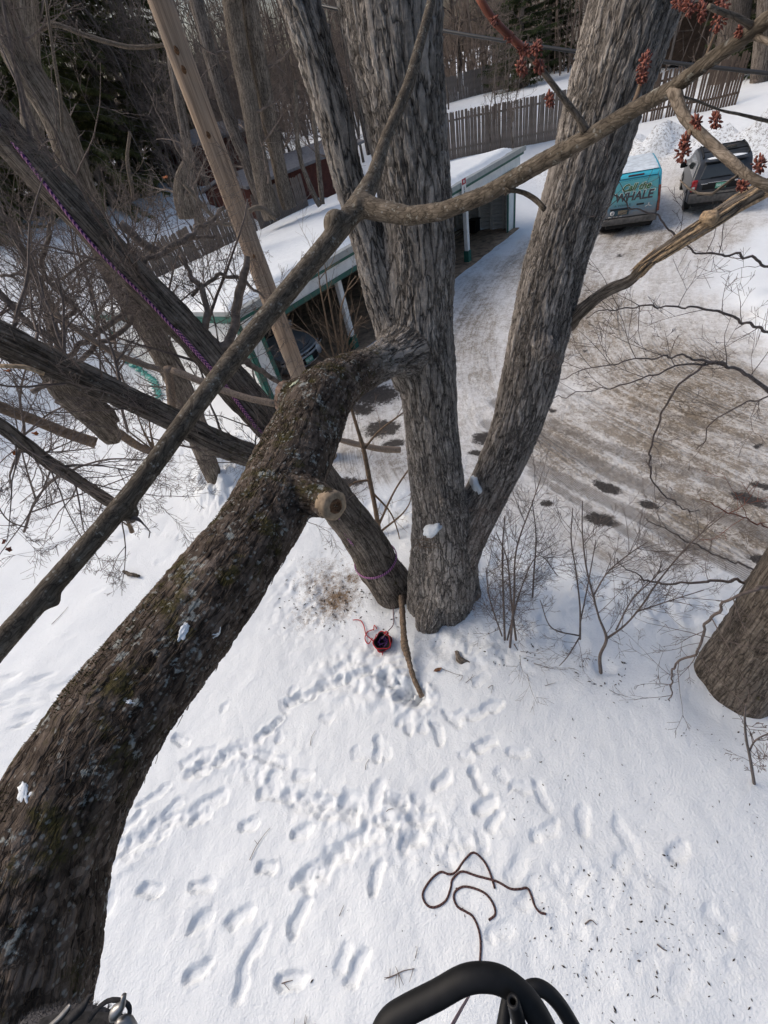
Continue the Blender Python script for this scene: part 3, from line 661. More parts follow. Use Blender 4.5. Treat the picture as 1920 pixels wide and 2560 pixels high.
def _perp(d, rng):
    r = np.array([rng.gauss(0, 1), rng.gauss(0, 1), rng.gauss(0, 1)]); r -= d*np.dot(r, d); return r/np.linalg.norm(r)
def sprout(mb, p, d, L, r, level, rng, up=0.25, wig=0.22, kids=(5, 4, 3), ang=(35, 65), taper=0.25, rmin=0.0016, k0=5, shrink=(0.35, 0.62)):
    """a bare shoot with shoots of its own, curving upward"""
    n = max(3, min(9, int(L/0.12)+2)); st = L/(n-1)
    P = [np.asarray(p, float)]; d = np.asarray(d, float)/np.linalg.norm(d); dirs = [d]
    for i in range(n-1):
        d = d+np.array([rng.gauss(0, wig), rng.gauss(0, wig), rng.gauss(0, wig)])*0.55+np.array([0, 0, up*0.35]); d /= np.linalg.norm(d)
        P.append(P[-1]+d*st); dirs.append(d)
    P = np.array(P); rr = np.maximum(r*(1-np.linspace(0, 1, n)*(1-taper)), rmin)
    mb.tube(P, rr, k0 if r > 0.012 else (4 if r > 0.005 else 3), r > 0.012, 0.18, 0, 0)
    if level <= 0: return
    m = kids[min(level-1, len(kids)-1)]
    for j in range(m):
        t = rng.uniform(0.2, 0.98); i = min(n-2, int(t*(n-1))); f = t*(n-1)-i
        q = P[i]*(1-f)+P[i+1]*f; a = radians(rng.uniform(*ang)); dd_ = dirs[i]*cos(a)+_perp(dirs[i], rng)*sin(a)
        sprout(mb, q, dd_, L*rng.uniform(*shrink)*(1.15-0.5*t), max(rr[i]*rng.uniform(0.45, 0.7), rmin), level-1, rng, up, wig, kids, ang, taper, rmin, k0, shrink)

def pxdir(p, px2, py2, dep2):
    v = D(px2, py2, dep2)-np.asarray(p); return v

# ------------------------------------------------------------------ the big maple in the middle
mt = thing('maple_tree', 'big grey maple with furrowed bark dividing into upright stems in the middle of the picture', 'tree', G(1110, 1545))
Yb = 3.62
stem_mid = traceY([(1106,1640,Yb,165),(1108,1570,Yb,152),(1112,1490,Yb,148),(1112,1400,Yb,150),(1108,1300,Yb,128),(1094,1180,Yb,130),(1080,1060,Yb,134),(1068,940,Yb,150),(1056,820,Yb,160),(1050,700,Yb,172),(1046,590,Yb,178),(1020,350,Yb+.02,200),(985,100,Yb+.05,250),(962,-90,Yb+.08,290)])
stem_right = traceY([(1125,1450,Yb,110),(1150,1360,Yb,120),(1190,1280,Yb,112),(1238,1190,Yb+.02,110),(1282,1090,Yb+.04,122),(1317,972,Yb+.06,136),(1354,803,Yb+.1,152),(1396,633,Yb+.14,156),(1489,338,Yb+.2,188),(1592,0,Yb+.28,228),(1625,-110,Yb+.3,240)])
stem_low = traceY([(1072,1600,Yb-.05,70),(1062,1500,Yb,90),(1063,1400,Yb,76),(1060,1290,Yb+.03,62),(1050,1180,Yb+.05,58),(1046,1080,Yb+.08,70),(1046,960,Yb+.08,80),(1040,860,Yb+.05,90)])
stem_left = traceY([(1030,960,Yb,90),(995,860,Yb+.02,98),(955,740,Yb+.05,94),(914,590,Yb+.08,84),(872,450,Yb+.12,84),(836,295,Yb+.16,94),(748,0,Yb+.22,108),(716,-110,Yb+.25,112)])
root_a = traceY([(1090,1470,Yb-.1,90),(1072,1550,Yb-.3,70),(1066,1600,Yb-.42,50)])
root_b = traceY([(1140,1470,Yb-.05,80),(1150,1545,Yb-.25,64),(1152,1590,Yb-.36,50)])
root_c = traceY([(1165,1420,Yb,60),(1180,1500,Yb-.05,50),(1188,1545,Yb-.1,40)])
kn = AT(1362, 868, Yb-.18); kn2 = AT(960, 838, Yb-.22); kn3 = AT(1000, 905, Yb-.25); kn4 = AT(1108, 1255, Yb-.36)
# the long mossy limb that reaches from the stem towards the camera, with its stubs
limb = np.concatenate([traceY([(1036,858,Yb-.03,104),(1014,872,Yb-.16,122)]),
                       traceD([(990,884,3.62,112),(930,918,3.38,98),(868,946,3.1,112),(810,992,2.85,150),(762,1080,2.6,172),(722,1180,2.38,186),(640,1330,2.05,196),(545,1465,1.82,226),(410,1640,1.62,252),(285,1800,1.5,276),(175,1990,1.42,300),(95,2170,1.36,330),(40,2340,1.32,380),(-20,2520,1.28,440),(-70,2700,1.24,480)])])
limb_root = limb[:6].copy(); limb_root[4, 3] *= .93; limb_root[5, 3] *= .66
limb = limb[2:].copy(); limb[0, 3] *= .62; limb[1, 3] *= .93
remeshed('trunk', [(stem_mid, 28, .05), (stem_right, 24, .05), (stem_low, 18, .08), (stem_left, 20, .05), (limb_root, 26, .05), (root_a, 14, .1), (root_b, 14, .1), (root_c, 12, .1)],
         M['bark'], mt, 0.0145, 6, lscale=.19, extra=[(kn, .12), (kn4, .06), (AT(1042, 856, Yb-.10), .24), (AT(1030, 905, Yb-.08), .20), (AT(1040, 815, Yb-.05), .24), (AT(1000, 875, Yb-.2), .16)], melt=[(AT(1020, 862, Yb-.2), .55, 120), (AT(1195, 1225, Yb), .35, 60), (AT(955, 740, Yb), .35, 40), (AT(1110, 1560, Yb), .5, 25)])
knot = D(706, 1000, 2.95); cut = D(800, 1245, 2.22)
stub = np.array([[*D(770, 1010, 2.85), .19], [*D(738, 1000, 2.86), .165], [*D(712, 992, 2.86), .118], [*D(703, 990, 2.86), .10]])
stub2 = np.array([[*D(690, 1215, 2.30), .15], [*D(760, 1238, 2.17), .115], [*D(808, 1254, 2.09), .082], [*D(834, 1264, 2.04), .073]])
remeshed('limb', [(limb, 30, .07), (stub, 18, .12), (stub2, 20, .06)], M['limb'], mt, 0.0115, 4, lscale=.22)
# sawn end of the lower stub and rotten end of the upper one
def endcap(name, rows, mat, out=0.004, holes=0, seed=1, k=28):
    a, b = rows[-2], rows[-1]; d = b[:3]-a[:3]; d = d/np.linalg.norm(d); r = b[3]*1.0
    x_ = np.cross(d, [0, 0, 1.]); x_ /= np.linalg.norm(x_); y_ = np.cross(d, x_); mb = MB()
    V = []; rings = 7
    for i in range(rings+1):
        f = i/rings
        for j in range(k):
            an = 2*pi*j/k; rr = r*f*(1+0.07*vnoise(np.array([3*cos(an)]), np.array([3*sin(an)]), seed=seed)[0])
            dz = out*(1-f**6)+0.012*vnoise(np.array([9*f*cos(an)+seed]), np.array([9*f*sin(an)]), seed=seed)[0]*holes*(1-f*.5)-(holes*0.03*max(0, .7-f))
            V.append(b[:3]+d*(dz+.012)+x_*rr*cos(an)+y_*rr*sin(an))
    q = [[i*k+j, (i+1)*k+j, (i+1)*k+(j+1) % k, i*k+(j+1) % k] for i in range(rings) for j in range(k)]
    # collar back to the stub
    n0 = rings*k; n1 = len(V)
    for j in range(k):
        an = 2*pi*j/k; V.append(b[:3]-d*.05+x_*r*1.06*cos(an)+y_*r*1.06*sin(an))
    q += [[n0+j, n1+j, n1+(j+1) % k, n0+(j+1) % k] for j in range(k)]
    mb.add(np.array(V), quads=q); return mb.build(name, mat, mt)
e1 = endcap('sawn_stub_end', stub2, M['cutwood'], .006, 0.15, 4)
core_rows = stub2.copy(); core_rows[-1, 3] *= .52
cr = endcap('rotten_core', core_rows, M['rotwood'], .010, 0.9, 9); cr.parent = e1; cr.location = (0, 0, 0)
cr.location = tuple(-np.array(stub2[-1, :3]-stub2[-2, :3])/np.linalg.norm(stub2[-1, :3]-stub2[-2, :3])*-0.006)
e2 = endcap('broken_stub_end', stub, plain('rotten_stub_wood', (0.15, 0.10, 0.075), .9, .35, 40, bump=.01), .004, 1.3, 6)

def patch_on_limb(name, px, py, w, h, mat, thick, ang=0, seed=1, dep0=1.3, depth_of=None):
    """a thin irregular crust lying on a limb: cells of its own outline raised over the bark"""
    pass
# snow lying in the forks and in bark hollows: rounded lumps half sunk into the wood
def snow_lump(name, c, ax, label=None, cat=None, parent=None, seed=0, mat=None, sub=3, n=.25, fr=9):
    bm = bmesh.new(); bmesh.ops.create_icosphere(bm, subdivisions=sub, radius=1.0)
    v = np.array([q.co for q in bm.verts]); t = np.array([[q.index for q in f.verts] for f in bm.faces]); bm.free()
    A = np.array(ax).T
    V = v @ A.T; s = 1+n*vnoise(v[:, 0]*2.1+seed, v[:, 1]*2.1, v[:, 2]*2.1, seed)+n*.4*vnoise(v[:, 0]*5+seed, v[:, 1]*5, v[:, 2]*5, seed+1)
    me = mesh_from(name, V*s[:, None]+np.asarray(c), [t]); o = link(name, me, mat or M['snow'], parent)
    return tag(o, label, cat)
c1 = AT(1080, 1322, Yb-.25); c1b = AT(1096, 1300, Yb-.25)
o = snow_lump('snow_patch', c1, [(.12, 0, .085), (0, .10, 0), (-.035, 0, .055)], 'white patch of snow caught in the low left fork of the big maple', 'snow', seed=3)
c2 = AT(1190, 1212, Yb-.02)
o = snow_lump('snow_patch', c2, [(.06, 0, 0), (0, .12, 0), (-.01, 0, .12)], 'small snow lump in the crotch between the two main maple stems', 'snow', seed=5)
mb = MB(); rg = random.Random(4)
for i in range(26):
    p = AT(1050+rg.uniform(-8, 38), 1352+rg.uniform(-8, 18), Yb-.40+rg.uniform(0, .06)); a = rg.uniform(0, 6.28)
    mb.tube(np.array([p, p+np.array([.06*cos(a), -.02, .05*sin(a)])+0, p+np.array([.13*cos(a), -.05, .09*sin(a)-.02])]), [.0035, .003, .002], 3, False)
mb.build('dead_vine', M['twig_tan'], mt)

# ------------------------------------------------------------------ the smooth branch that crosses the picture
br = thing('maple_branch', 'smooth lichen specked branch crossing diagonally in front and forking at the middle stem', 'branch', D(920, 500, .95))
diag = traceD([(p[0], p[1], p[2], p[3]*.78) for p in [(-60,1680,.62,80),(0,1612,.64,74),(170,1420,.70,68),(337,1225,.77,63),(480,1030,.84,60),(620,850,.90,62),(760,680,.95,62),(860,560,.98,64),(905,502,1.0,70),(935,440,1.01,50),(960,358,1.03,40),(992,285,1.05,38),(1022,211,1.07,38),(1050,110,1.1,34),(1074,20,1.13,30),(1090,-60,1.15,28)]])
fork = traceD([(885,520,.98,52),(915,514,.985,58),(940,524,.97,50),(1022,541,.93,44),(1106,529,.87,41),(1212,487,.79,41),(1280,449,.74,41),(1346,410,.70,43),(1473,342,.62,42),(1578,278,.55,40),(1684,219,.48,41),(1790,140,.43,40),(1870,85,.40,44),(1960,20,.37,48)])
remeshed('branch', [(diag, 20, .05), (fork, 18, .05)], M['branch'], br, 0.0052, 4, extra=[(D(325, 1282, .77), .016), (D(840, 560, .97), .03), (D(128, 1500, .68), .014)], lscale=.3)
def btwig(name, rows, mat, k=10, step=.01, rough=.08, parent=None, seed=1):
    s = spline(traceD(rows), step=step); mb = MB(); mb.tube(s[:, :3], s[:, 3], k, True, .3, rough, seed); return mb.build(name, mat, parent or br, bark=True)
btwig('side_shoot', [(1462,330,.62,24),(1450,300,.60,17),(1401,236,.575,14),(1346,165,.55,14),(1312,124,.535,14)], M['branch_pale'])
btwig('red_shoot', [(1316,130,.535,15),(1275,92,.52,16),(1230,45,.505,16),(1195,-10,.49,17)], M['twig_red'])
btwig('side_shoot', [(1684,222,.48,34),(1700,268,.47,26),(1726,310,.46,24),(1811,388,.43,24),(1870,440,.41,23),(1950,478,.40,24)], M['branch_pale'])
btwig('side_shoot', [(1892,72,.395,20),(1870,60,.39,15),(1840,42,.385,13),(1800,28,.38,13),(1772,16,.37,12)], M['branch_pale'])
btwig('side_shoot', [(1890,88,.395,18),(1905,98,.39,14),(1940,112,.38,12)], M['branch_pale'])
btwig('side_shoot', [(1758,172,.445,14),(1768,135,.44,9),(1780,105,.435,8),(1794,70,.43,8)], M['twig_tan'])
btwig('side_shoot', [(1578,272,.55,14),(1592,240,.548,12),(1605,200,.545,11)], M['twig_tan'])
btwig('side_shoot', [(1806,132,.43,9),(1830,108,.43,8),(1845,92,.425,8)], M['twig_tan'])
btwig('side_shoot', [(1728,318,.46,13),(1720,345,.455,9),(1712,365,.45,9)], M['twig_tan'])
btwig('side_shoot', [(1262,478,.75,20),(1278,476,.748,11),(1310,482,.745,11),(1340,500,.74,13),(1362,524,.735,12)], M['branch'])
btwig('side_shoot', [(1690,238,.48,8),(1740,252,.49,6),(1800,275,.50,6),(1860,288,.52,7),(1940,308,.54,9)], M['branch_pale'])
btwig('side_shoot', [(1850,435,.415,9),(1800,470,.42,8),(1780,486,.425,8),(1745,484,.43,7),(1720,470,.435,6),(1700,450,.44,3)], M['branch_pale'])
btwig('side_shoot', [(318,1290,.77,22),(345,1298,.765,9),(360,1312,.76,4),(375,1330,.76,3),(372,1345,.76,2)], M['twig'])
def bud_cluster(px, py, dep, w, h, ang, seed):
    """a knot of swollen flower buds, each bud its own scaled lobe"""
    rg = random.Random(seed); mb = MB(); n = 34
    c = D(px, py, dep); ex = D(px+1, py, dep)-c; ey = D(px, py-1, dep)-c; ez = ray(px, py)/np.linalg.norm(ray(px, py))*np.linalg.norm(ex)
    a = radians(ang); X_ = ex*cos(a)+ey*sin(a); Y_ = -ex*sin(a)+ey*cos(a)
    for i in range(n):
        f = (i+.5)/n*2-1; th = i*2.4; rr = math.sqrt(max(0, 1-f*f))
        o = X_*(w/2*.72*rr*cos(th))+ez*(w/2*.72*rr*sin(th))+Y_*(h/2*.86*f)
        o = o*rg.uniform(.75, 1.2)+(X_*rg.uniform(-1, 1)+Y_*rg.uniform(-1, 1))*3
        d = o/np.linalg.norm(o); l = np.linalg.norm(ex)*rg.uniform(5.0, 11.0); r = np.linalg.norm(ex)*rg.uniform(1.9, 3.4)
        p = c+o-d*l*.4
        ts = np.array([0, .25, .55, .8, 1.0]); mb.tube(p+d*ts[:, None]*l*1.25, r*np.array([.55, .95, 1.0, .75, .30]), 6, True)
    mb.tube(np.array([c-Y_*h*.4, c, c+Y_*h*.4]), np.linalg.norm(ex)*5, 5)
    return mb.build('bud_cluster', M['bud'], br)
for i, (px, py, dep, w, h, a) in enumerate(((1308,124,.53,34,40,40),(1342,120,.52,30,44,-10),(1303,168,.52,26,40,0),(1349,166,.53,26,40,0),(1375,250,.56,26,38,0),(1611,158,.54,36,66,-18),(1605,190,.54,26,40,-18),(1798,50,.41,40,80,-15),(1806,10,.40,40,50,-10),(1724,18,.42,36,46,0),(1755,28,.42,26,56,0),(1854,78,.40,32,38,-30),(1742,304,.44,24,36,0),(1790,300,.43,34,46,-10),(1708,382,.43,36,58,-20),(1712,355,.43,24,36,-20),(1899,412,.39,34,44,-10),(1856,465,.40,28,26,0),(1237,52,.5,14,18,0),(1272,92,.52,18,22,0),(1700,8,.43,50,40,10))):
    bud_cluster(px, py, dep, w, h, a, i)

# ------------------------------------------------------------------ leaning trunks on the left
def tree_thing(name, label, rows, mat, k=26, step=.03, rough=.07, cat='tree', seed=3, lscale=.10, group=None, base=None):
    s = spline(rows, step=step); t = thing(name, label, cat, base if base is not None else rows[0][:3], group)
    mb = MB(); mb.tube(s[:, :3], s[:, 3], k, True, lscale, rough, seed); mb.build('trunk', mat, t, bark=True); return t, s
A_rows = traceY([(1015,1560,4.05,110),(992,1490,4.08,108),(950,1420,4.12,106),(905,1340,4.15,100),(845,1262,4.2,96),(760,1150,4.25,92),(633,1014,4.3,90),(471,830,4.4,84),(343,695,4.5,80),(226,565,4.6,84),(100,430,4.7,88),(0,322,4.8,92),(-130,190,4.9,98)])
A_t, A_s = tree_thing('leaning_tree', 'dark trunk leaning far left from beside the maple with the purple rope laid along it', A_rows, M['lean'], 34, .028, .08, seed=11)
B_rows = traceY([(p[0], p[1]-(6 if p[0] < 450 else 0), p[2], p[3]*(.76 if p[0] < 420 else .88)) for p in [(905,1340,4.15,60),(850,1285,4.1,66),(760,1215,4.0,70),(662,1157,3.9,70),(527,1098,3.8,76),(400,1040,3.7,84),(253,972,3.6,92),(130,915,3.5,104),(0,852,3.4,122),(-120,800,3.3,136)]])
s = spline(B_rows, step=.028); mb = MB(); mb.tube(s[:, :3], s[:, 3], 30, True, .10, .08, 14); mb.build('second_trunk', M['lean'], A_t, bark=True); B_s = s
C_rows = traceY([(552,1240,8.55,30),(541,1208,8.5,38),(527,1175,8.5,44),(500,1105,8.5,50),(462,993,8.5,56),(400,868,8.5,62),(345,775,8.5,62),(290,690,8.5,62),(210,490,8.5,66),(139,295,8.5,70),(63,169,8.5,76),(0,20,8.5,82),(-30,-90,8.5,86)])
C_t, C_s = tree_thing('tall_tree', 'pale furrowed trunk standing behind the leaning trunks left of the carport', C_rows, M['ash'], 26, .05, .05, seed=17)
# broken stems hanging below the second leaning trunk
Dr = traceY([(100,890,4.6,60),(160,975,4.8,62),(225,1030,5.0,60),(268,1075,5.1,54),(284,1098,5.15,40)])
t, s = tree_thing('broken_trunk', 'torn hanging trunk piece with a ragged end under the second leaning stem', Dr, M['ash'], 18, .04, .14, seed=21)
Dr2 = traceY([(170,930,4.9,40),(230,1000,5.0,40),(270,1035,5.1,36),(288,1055,5.12,26)])
s = spline(Dr2, step=.04); mb = MB(); mb.tube(s[:, :3], s[:, 3], 14, True, .10, .16, 5); mb.build('torn_stem', M['lean'], t, bark=True)
mb = MB(); rg = random.Random(9)
for i in range(16):
    p = AT(274+rg.uniform(-14, 12), 1085+rg.uniform(-16, 14), 5.1+rg.uniform(-.1, .1)); d = AT(300, 1112, 5.2)-AT(276, 1080, 5.1); d = d/np.linalg.norm(d)
    mb.tube(np.array([p-d*.1, p, p+d*rg.uniform(.05, .16)]), [.02, .017, .003], 4)
mb.build('splinters', M['splinter'], t)
Er = traceY([(-60,990,5.6,30),(0,1018,5.6,28),(80,1048,5.6,27),(160,1080,5.6,27),(240,1108,5.6,28)])
t, s = tree_thing('cut_branch', 'brown cut off branch with a blunt end over the snow at the left edge', Er, M['twig_tan'], 12, .05, .06, 'branch', seed=6)
Fr = traceY([(-40,1040,3.0,36),(0,1062,3.0,38),(113,1150,3.05,36),(200,1205,3.1,33),(283,1262,3.15,30),(330,1300,3.2,26)])
F_t, F_s = tree_thing('dark_branch', 'dark bent branch reaching down from the left edge to behind the smooth branch', Fr, M['lean'], 14, .03, .08, 'branch', seed=8)
Hr = traceY([(250,1055,8.2,14),(300,1085,8.3,22),(345,1115,8.4,20),(375,1128,8.5,18)])
t, s = tree_thing('fallen_limb', 'thin fallen limb lying between the broken trunk and a stump of shoots', Hr, M['twig_tan'], 10, .05, .06, 'branch', seed=9)
# big trunk at the right edge
Rr = [];
for px, py, w in ((1752,1850,212),(1796,1770,198),(1852,1690,190),(1915,1604,192),(1984,1512,204),(2070,1390,222),(2170,1260,240)): Rr.append((px, py, 1.40, w))
Rrow = traceY(Rr)
R_t, R_s = tree_thing('thick_tree', 'thick dark trunk cut by the right edge of the picture in deep snow', Rrow, M['ash2'] if 'ash2' in M else M['lean'], 44, .03, .07, seed=23)
# dead broken bough on the right stem
dr = traceY([(1425,812,3.6,36),(1440,790,3.5,36),(1500,738,3.4,30),(1579,698,3.3,30),(1620,655,3.2,30),(1684,612,3.1,34),(1770,556,3.0,42),(1850,505,2.95,40),(1930,462,2.9,42),(2020,410,2.85,44)])
t = thing('dead_bough', 'dead bough with torn pale wood sticking out of the right maple stem', 'branch', dr[1][:3])
s = spline(dr, step=.02); mb = MB(); mb.tube(s[:, :3], s[:, 3], 14, True, .10, .16, 31); mb.build('bough', M['ash'], t, bark=True)
mb = MB(); rg = random.Random(12)
for i in range(46):
    f = rg.uniform(.45, 1.0); j = int(f*(len(s)-4)); p = s[j, :3]; d = s[min(j+3, len(s)-1), :3]-s[max(j-3, 0), :3]; d = d/np.linalg.norm(d); v = _perp(d, rg)
    v = v-0.9*(CAM*0+ray(1800, 540)/np.linalg.norm(ray(1800, 540)))+np.array([0, 0, -.5]); v -= d*np.dot(v, d); v /= np.linalg.norm(v)
    q = p+v*s[j, 3]*.93; l = rg.uniform(.10, .26)
    mb.tube(np.array([q-d*l*.5, q-d*l*.2, q+d*l*.2, q+d*l*.5+v*.004]), np.array([.003, .011, .010, .002])*rg.uniform(.7, 1.3), 5)
mb.build('torn_wood', M['splinter'], t)
snow_lump('knot', AT(1772, 545, 2.96), [(.05, 0, 0), (0, .05, 0), (0, 0, .042)], parent=t, mat=M['splinter'], n=.5, seed=8)
# ------------------------------------------------------------------ carport
cpt = thing('carport', 'open white and green carport with a snow covered shed roof', 'carport', cp(7.7, 0, 0))
RF = lambda v: 2.80-(v+0.25)*(0.72/9.4)          # roof plane
LEN = 15.45; BK = 9.0
def RW(du, dv, dz): return np.array([UU[0]*du+VV[0]*dv, UU[1]*du+VV[1]*dv, dz])
RUV = np.array([[UU[0], VV[0], 0], [UU[1], VV[1], 0], [0, 0, 1]])
def ubox(mb, u0, u1, v0, v1, z0, z1): return mb.box(cp((u0+u1)/2, (v0+v1)/2, (z0+z1)/2), (u1-u0, v1-v0, z1-z0), RUV)
# roof deck and the snow on it
def slab(name, u0, u1, v0, v1, lift, th, mat, nu=60, nv=36, wob=0.0, edge=0.0, parent=cpt):
    us = np.linspace(u0, u1, nu); vs = np.linspace(v0, v1, nv); U2, V2 = np.meshgrid(us, vs)
    P = PP+U2[..., None]*UU+V2[..., None]*VV; zt = RF(V2)+lift+th
    if edge:
        dm = np.minimum(np.minimum(U2-u0, u1-U2), np.minimum(V2-v0, v1-V2)); zt = RF(V2)+lift+th*np.clip(dm/edge, 0, 1)**0.5*(1+.12*fbm(U2*.5, V2*.5, 3, 91))+wob*fbm(U2*2, V2*2, 3, 92)*np.clip(dm/edge, 0, 1)
        P = P+(VV*(0.05*vnoise(U2*3, V2*0, seed=93)*(V2 < v0+.6))[..., None])
    top = np.concatenate([P, zt[..., None]], -1).reshape(-1, 3); bot = np.concatenate([P, (RF(V2)+lift)[..., None]], -1).reshape(-1, 3)
    n = nu*nv; i = (np.arange(nv-1)[:, None]*nu+np.arange(nu-1)).ravel(); q = np.stack([i, i+1, i+nu+1, i+nu], 1)
    rim = np.concatenate([np.arange(nu), np.arange(1, nv)*nu+nu-1, (nv-1)*nu+np.arange(nu-2, -1, -1), np.arange(nv-2, 0, -1)*nu])
    r2 = np.roll(rim, -1); side = np.stack([rim, rim+n, r2+n, r2], 1)
    return link(name, mesh_from(name, np.concatenate([top, bot]), [np.concatenate([q, q[:, ::-1]+n, side])], edge > 0), mat, parent)
slab('roof', -0.25, LEN+.25, -0.35, BK+.25, 0, .05, M['metal'], 3, 3)
slab('roof_snow', -0.22, LEN-.25, -0.10, BK+.2, .052, .17, M['snow'], 170, 100, .006, .28)
mb = MB(); a, b2 = -.28, LEN+.28
ubox(mb, a, b2, -.40, -.352, RF(-.35)-.10, RF(-.35)+.06); mb.build('gutter', M['metal'], cpt, False)
mb = MB(); ubox(mb, -.2, LEN+.2, -.34, -.30, RF(-.3)-.19, RF(-.3)-.045); mb.build('fascia', M['green'], cpt, False)
mb = MB(); ubox(mb, 0.0, LEN, -.28, .06, 2.30, 2.60); mb.build('header_beam', M['white'], cpt, False)
mb = MB(); ubox(mb, 0.12, LEN-.58, -.306, -.282, 2.20, 2.32); mb.build('header_trim', M['green'], cpt, False)
mb = MB(); ubox(mb, -.27, -.23, -.33, BK+.2, RF(4)-.33, RF(4)-.33)
for u0 in (-.29, LEN+.25):
    V = [cp(u0, -.3, RF(-.3)+.02), cp(u0, BK+.25, RF(BK)+.02), cp(u0, BK+.25, RF(BK)-.16), cp(u0, -.3, RF(-.3)-.16)]
    V += [p+RW(.04, 0, 0) for p in V]
    mb2 = MB().add(V, quads=[[0,1,2,3],[7,6,5,4],[0,4,5,1],[1,5,6,2],[2,6,7,3],[3,7,4,0]]); mb2.build('rake_board', M['green'], cpt, False)
for u0 in (-.30,):
    V = [cp(u0, -.34, RF(-.3)+.11), cp(u0, BK+.27, RF(BK)+.11), cp(u0, BK+.27, RF(BK)+.02), cp(u0, -.34, RF(-.3)+.02)]; V += [p+RW(.05, 0, 0) for p in V]
    MB().add(V, quads=[[0,1,2,3],[7,6,5,4],[0,4,5,1],[1,5,6,2],[2,6,7,3],[3,7,4,0]]).build('roof_edge', M['metal'], cpt, False)
# posts: white shafts on green feet
for u0 in (3.72, 7.55, 11.32):
    mb = MB(); ubox(mb, u0-.085, u0+.085, -.06, .10, .42, 2.28); p = mb.build('post', M['white'], cpt, False, bevel=.008)
    mb = MB(); ubox(mb, u0-.12, u0+.12, -.09, .13, -.04, .42); q = mb.build('post_foot', M['green'], p, False, bevel=.008); q.location = (0, 0, 0)
# end piers and corner boards
mb = MB(); ubox(mb, LEN-.62, LEN-.06, -.06, .02, 0.0, 2.6); mb.build('end_pier', M['white'], cpt, False)
mb = MB(); ubox(mb, .06, .40, -.06, .02, 0.0, 2.6); mb.build('end_pier', M['white'], cpt, False)
for u0 in (-.06, .40, LEN-.72, LEN-.06):
    mb = MB(); ubox(mb, u0, u0+.11, -.10, -.062, -.04, 2.45 if u0 not in (.40, LEN-.72) else 2.2); mb.build('corner_board', M['green'], cpt, False)
mb = MB(); ubox(mb, -.10, -.062, -.06, .10, -.02, 2.5); mb.build('corner_board', M['green'], cpt, False)
mb = MB(); ubox(mb, -.10, -.062, BK-.14, BK, -.02, 2.0); mb.build('corner_board', M['green'], cpt, False)
# clapboards of both end walls, laid one over the other
BH = 0.135
bd = MB(); ex = 0.012
me_b = None
for side, u0 in (('a', -.045), ('b', LEN-.02)):
    for i in range(19):
        z0 = i*BH; vmax = BK-.02
        top = z0+BH
        if top > RF(0)-.05: break
        vm = min(vmax, (RF(0)-top-.04)/(0.72/9.4)) if top > RF(BK) else vmax
        V = [cp(u0-.022, .02, z0), cp(u0-.022, vm, z0), cp(u0, vm, top+.012), cp(u0, .02, top+.012)]; V += [p+RW(.02, 0, 0) for p in V]
        mb = MB().add(V, quads=[[0,1,2,3],[7,6,5,4],[0,4,5,1],[1,5,6,2],[2,6,7,3],[3,7,4,0]]); mb.build('siding_board', M['white'], cpt, False)
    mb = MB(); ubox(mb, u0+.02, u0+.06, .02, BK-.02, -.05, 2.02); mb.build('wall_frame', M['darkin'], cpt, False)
# back wall: grey boards and studs
for i in range(13):
    mb = MB(); ubox(mb, .05, LEN-.05, BK-.06+.004*(i % 2), BK-.02, i*.16, i*.16+.152); mb.build('back_board', M['greywood'], cpt, False)
for i in range(26):
    u0 = .3+i*.59
    mb = MB(); ubox(mb, u0, u0+.05, BK-.16, BK-.062, 0, 1.98); mb.build('stud', M['greywood'], cpt, False)
# the inner face of the far end wall: grey boards between white studs
for i in range(15):
    mb = MB(); ubox(mb, LEN-.10, LEN-.075+.004*(i % 2), .06, BK-.1, .03+i*.155, .03+i*.155+.135); mb.build('inner_board', M['greywood'], cpt, False)
for i in range(11):
    v0 = .35+i*.62
    mb = MB(); ubox(mb, LEN-.20, LEN-.102, v0, v0+.07, .02, 2.0); mb.build('stud', M['cream'], cpt, False)
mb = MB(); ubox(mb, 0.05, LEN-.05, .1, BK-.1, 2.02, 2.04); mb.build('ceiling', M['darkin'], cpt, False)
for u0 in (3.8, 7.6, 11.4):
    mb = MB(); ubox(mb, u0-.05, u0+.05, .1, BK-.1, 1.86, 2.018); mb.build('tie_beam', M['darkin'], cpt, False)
fx = MB(); nu, nv = 60, 36; us = np.linspace(.0, LEN, nu); vs = np.linspace(-.55, BK-.05, nv); U2, V2 = np.meshgrid(us, vs)
P = PP+U2[..., None]*UU+V2[..., None]*VV; zz = 0.012+0.012*fbm(U2*2, V2*2, 3, 95)-.05*(V2 < -.4)
i = (np.arange(nv-1)[:, None]*nu+np.arange(nu-1)).ravel()
fo = link('dirt_floor', mesh_from('dirt_floor', np.concatenate([P, zz[..., None]], -1).reshape(-1, 3), [np.stack([i, i+1, i+nu+1, i+nu], 1)]), M['soil'], None)
tag(fo, 'bare brown dirt floor under the carport', kind='structure')
# things stored in the far bay
t = thing('plank_stack', 'low stack of old planks on the floor of the far carport bay', 'planks', cp(13.8, 2.4, .04))
for k, (u0, u1, v0, z0) in enumerate(((12.6, 15.0, 2.3, .03), (12.9, 15.1, 2.4, .08), (12.7, 14.6, 2.32, .13))):
    mb = MB(); ubox(mb, u0, u1, v0, v0+.22, z0, z0+.045); mb.build('plank', M['wood'], t, False)
t = thing('storage_bin', 'small dark bin standing by the end wall of the far carport bay', 'bin', cp(14.9, 1.7, .03))
mb = MB(); ubox(mb, 14.7, 15.15, 1.5, 1.95, .03, .5); mb.build('bin_body', M['blackplastic'], t, False, bevel=.03)
mb = MB(); ubox(mb, 14.67, 15.18, 1.47, 1.98, .502, .56); mb.build('lid', M['blackplastic'], t, False, bevel=.02)
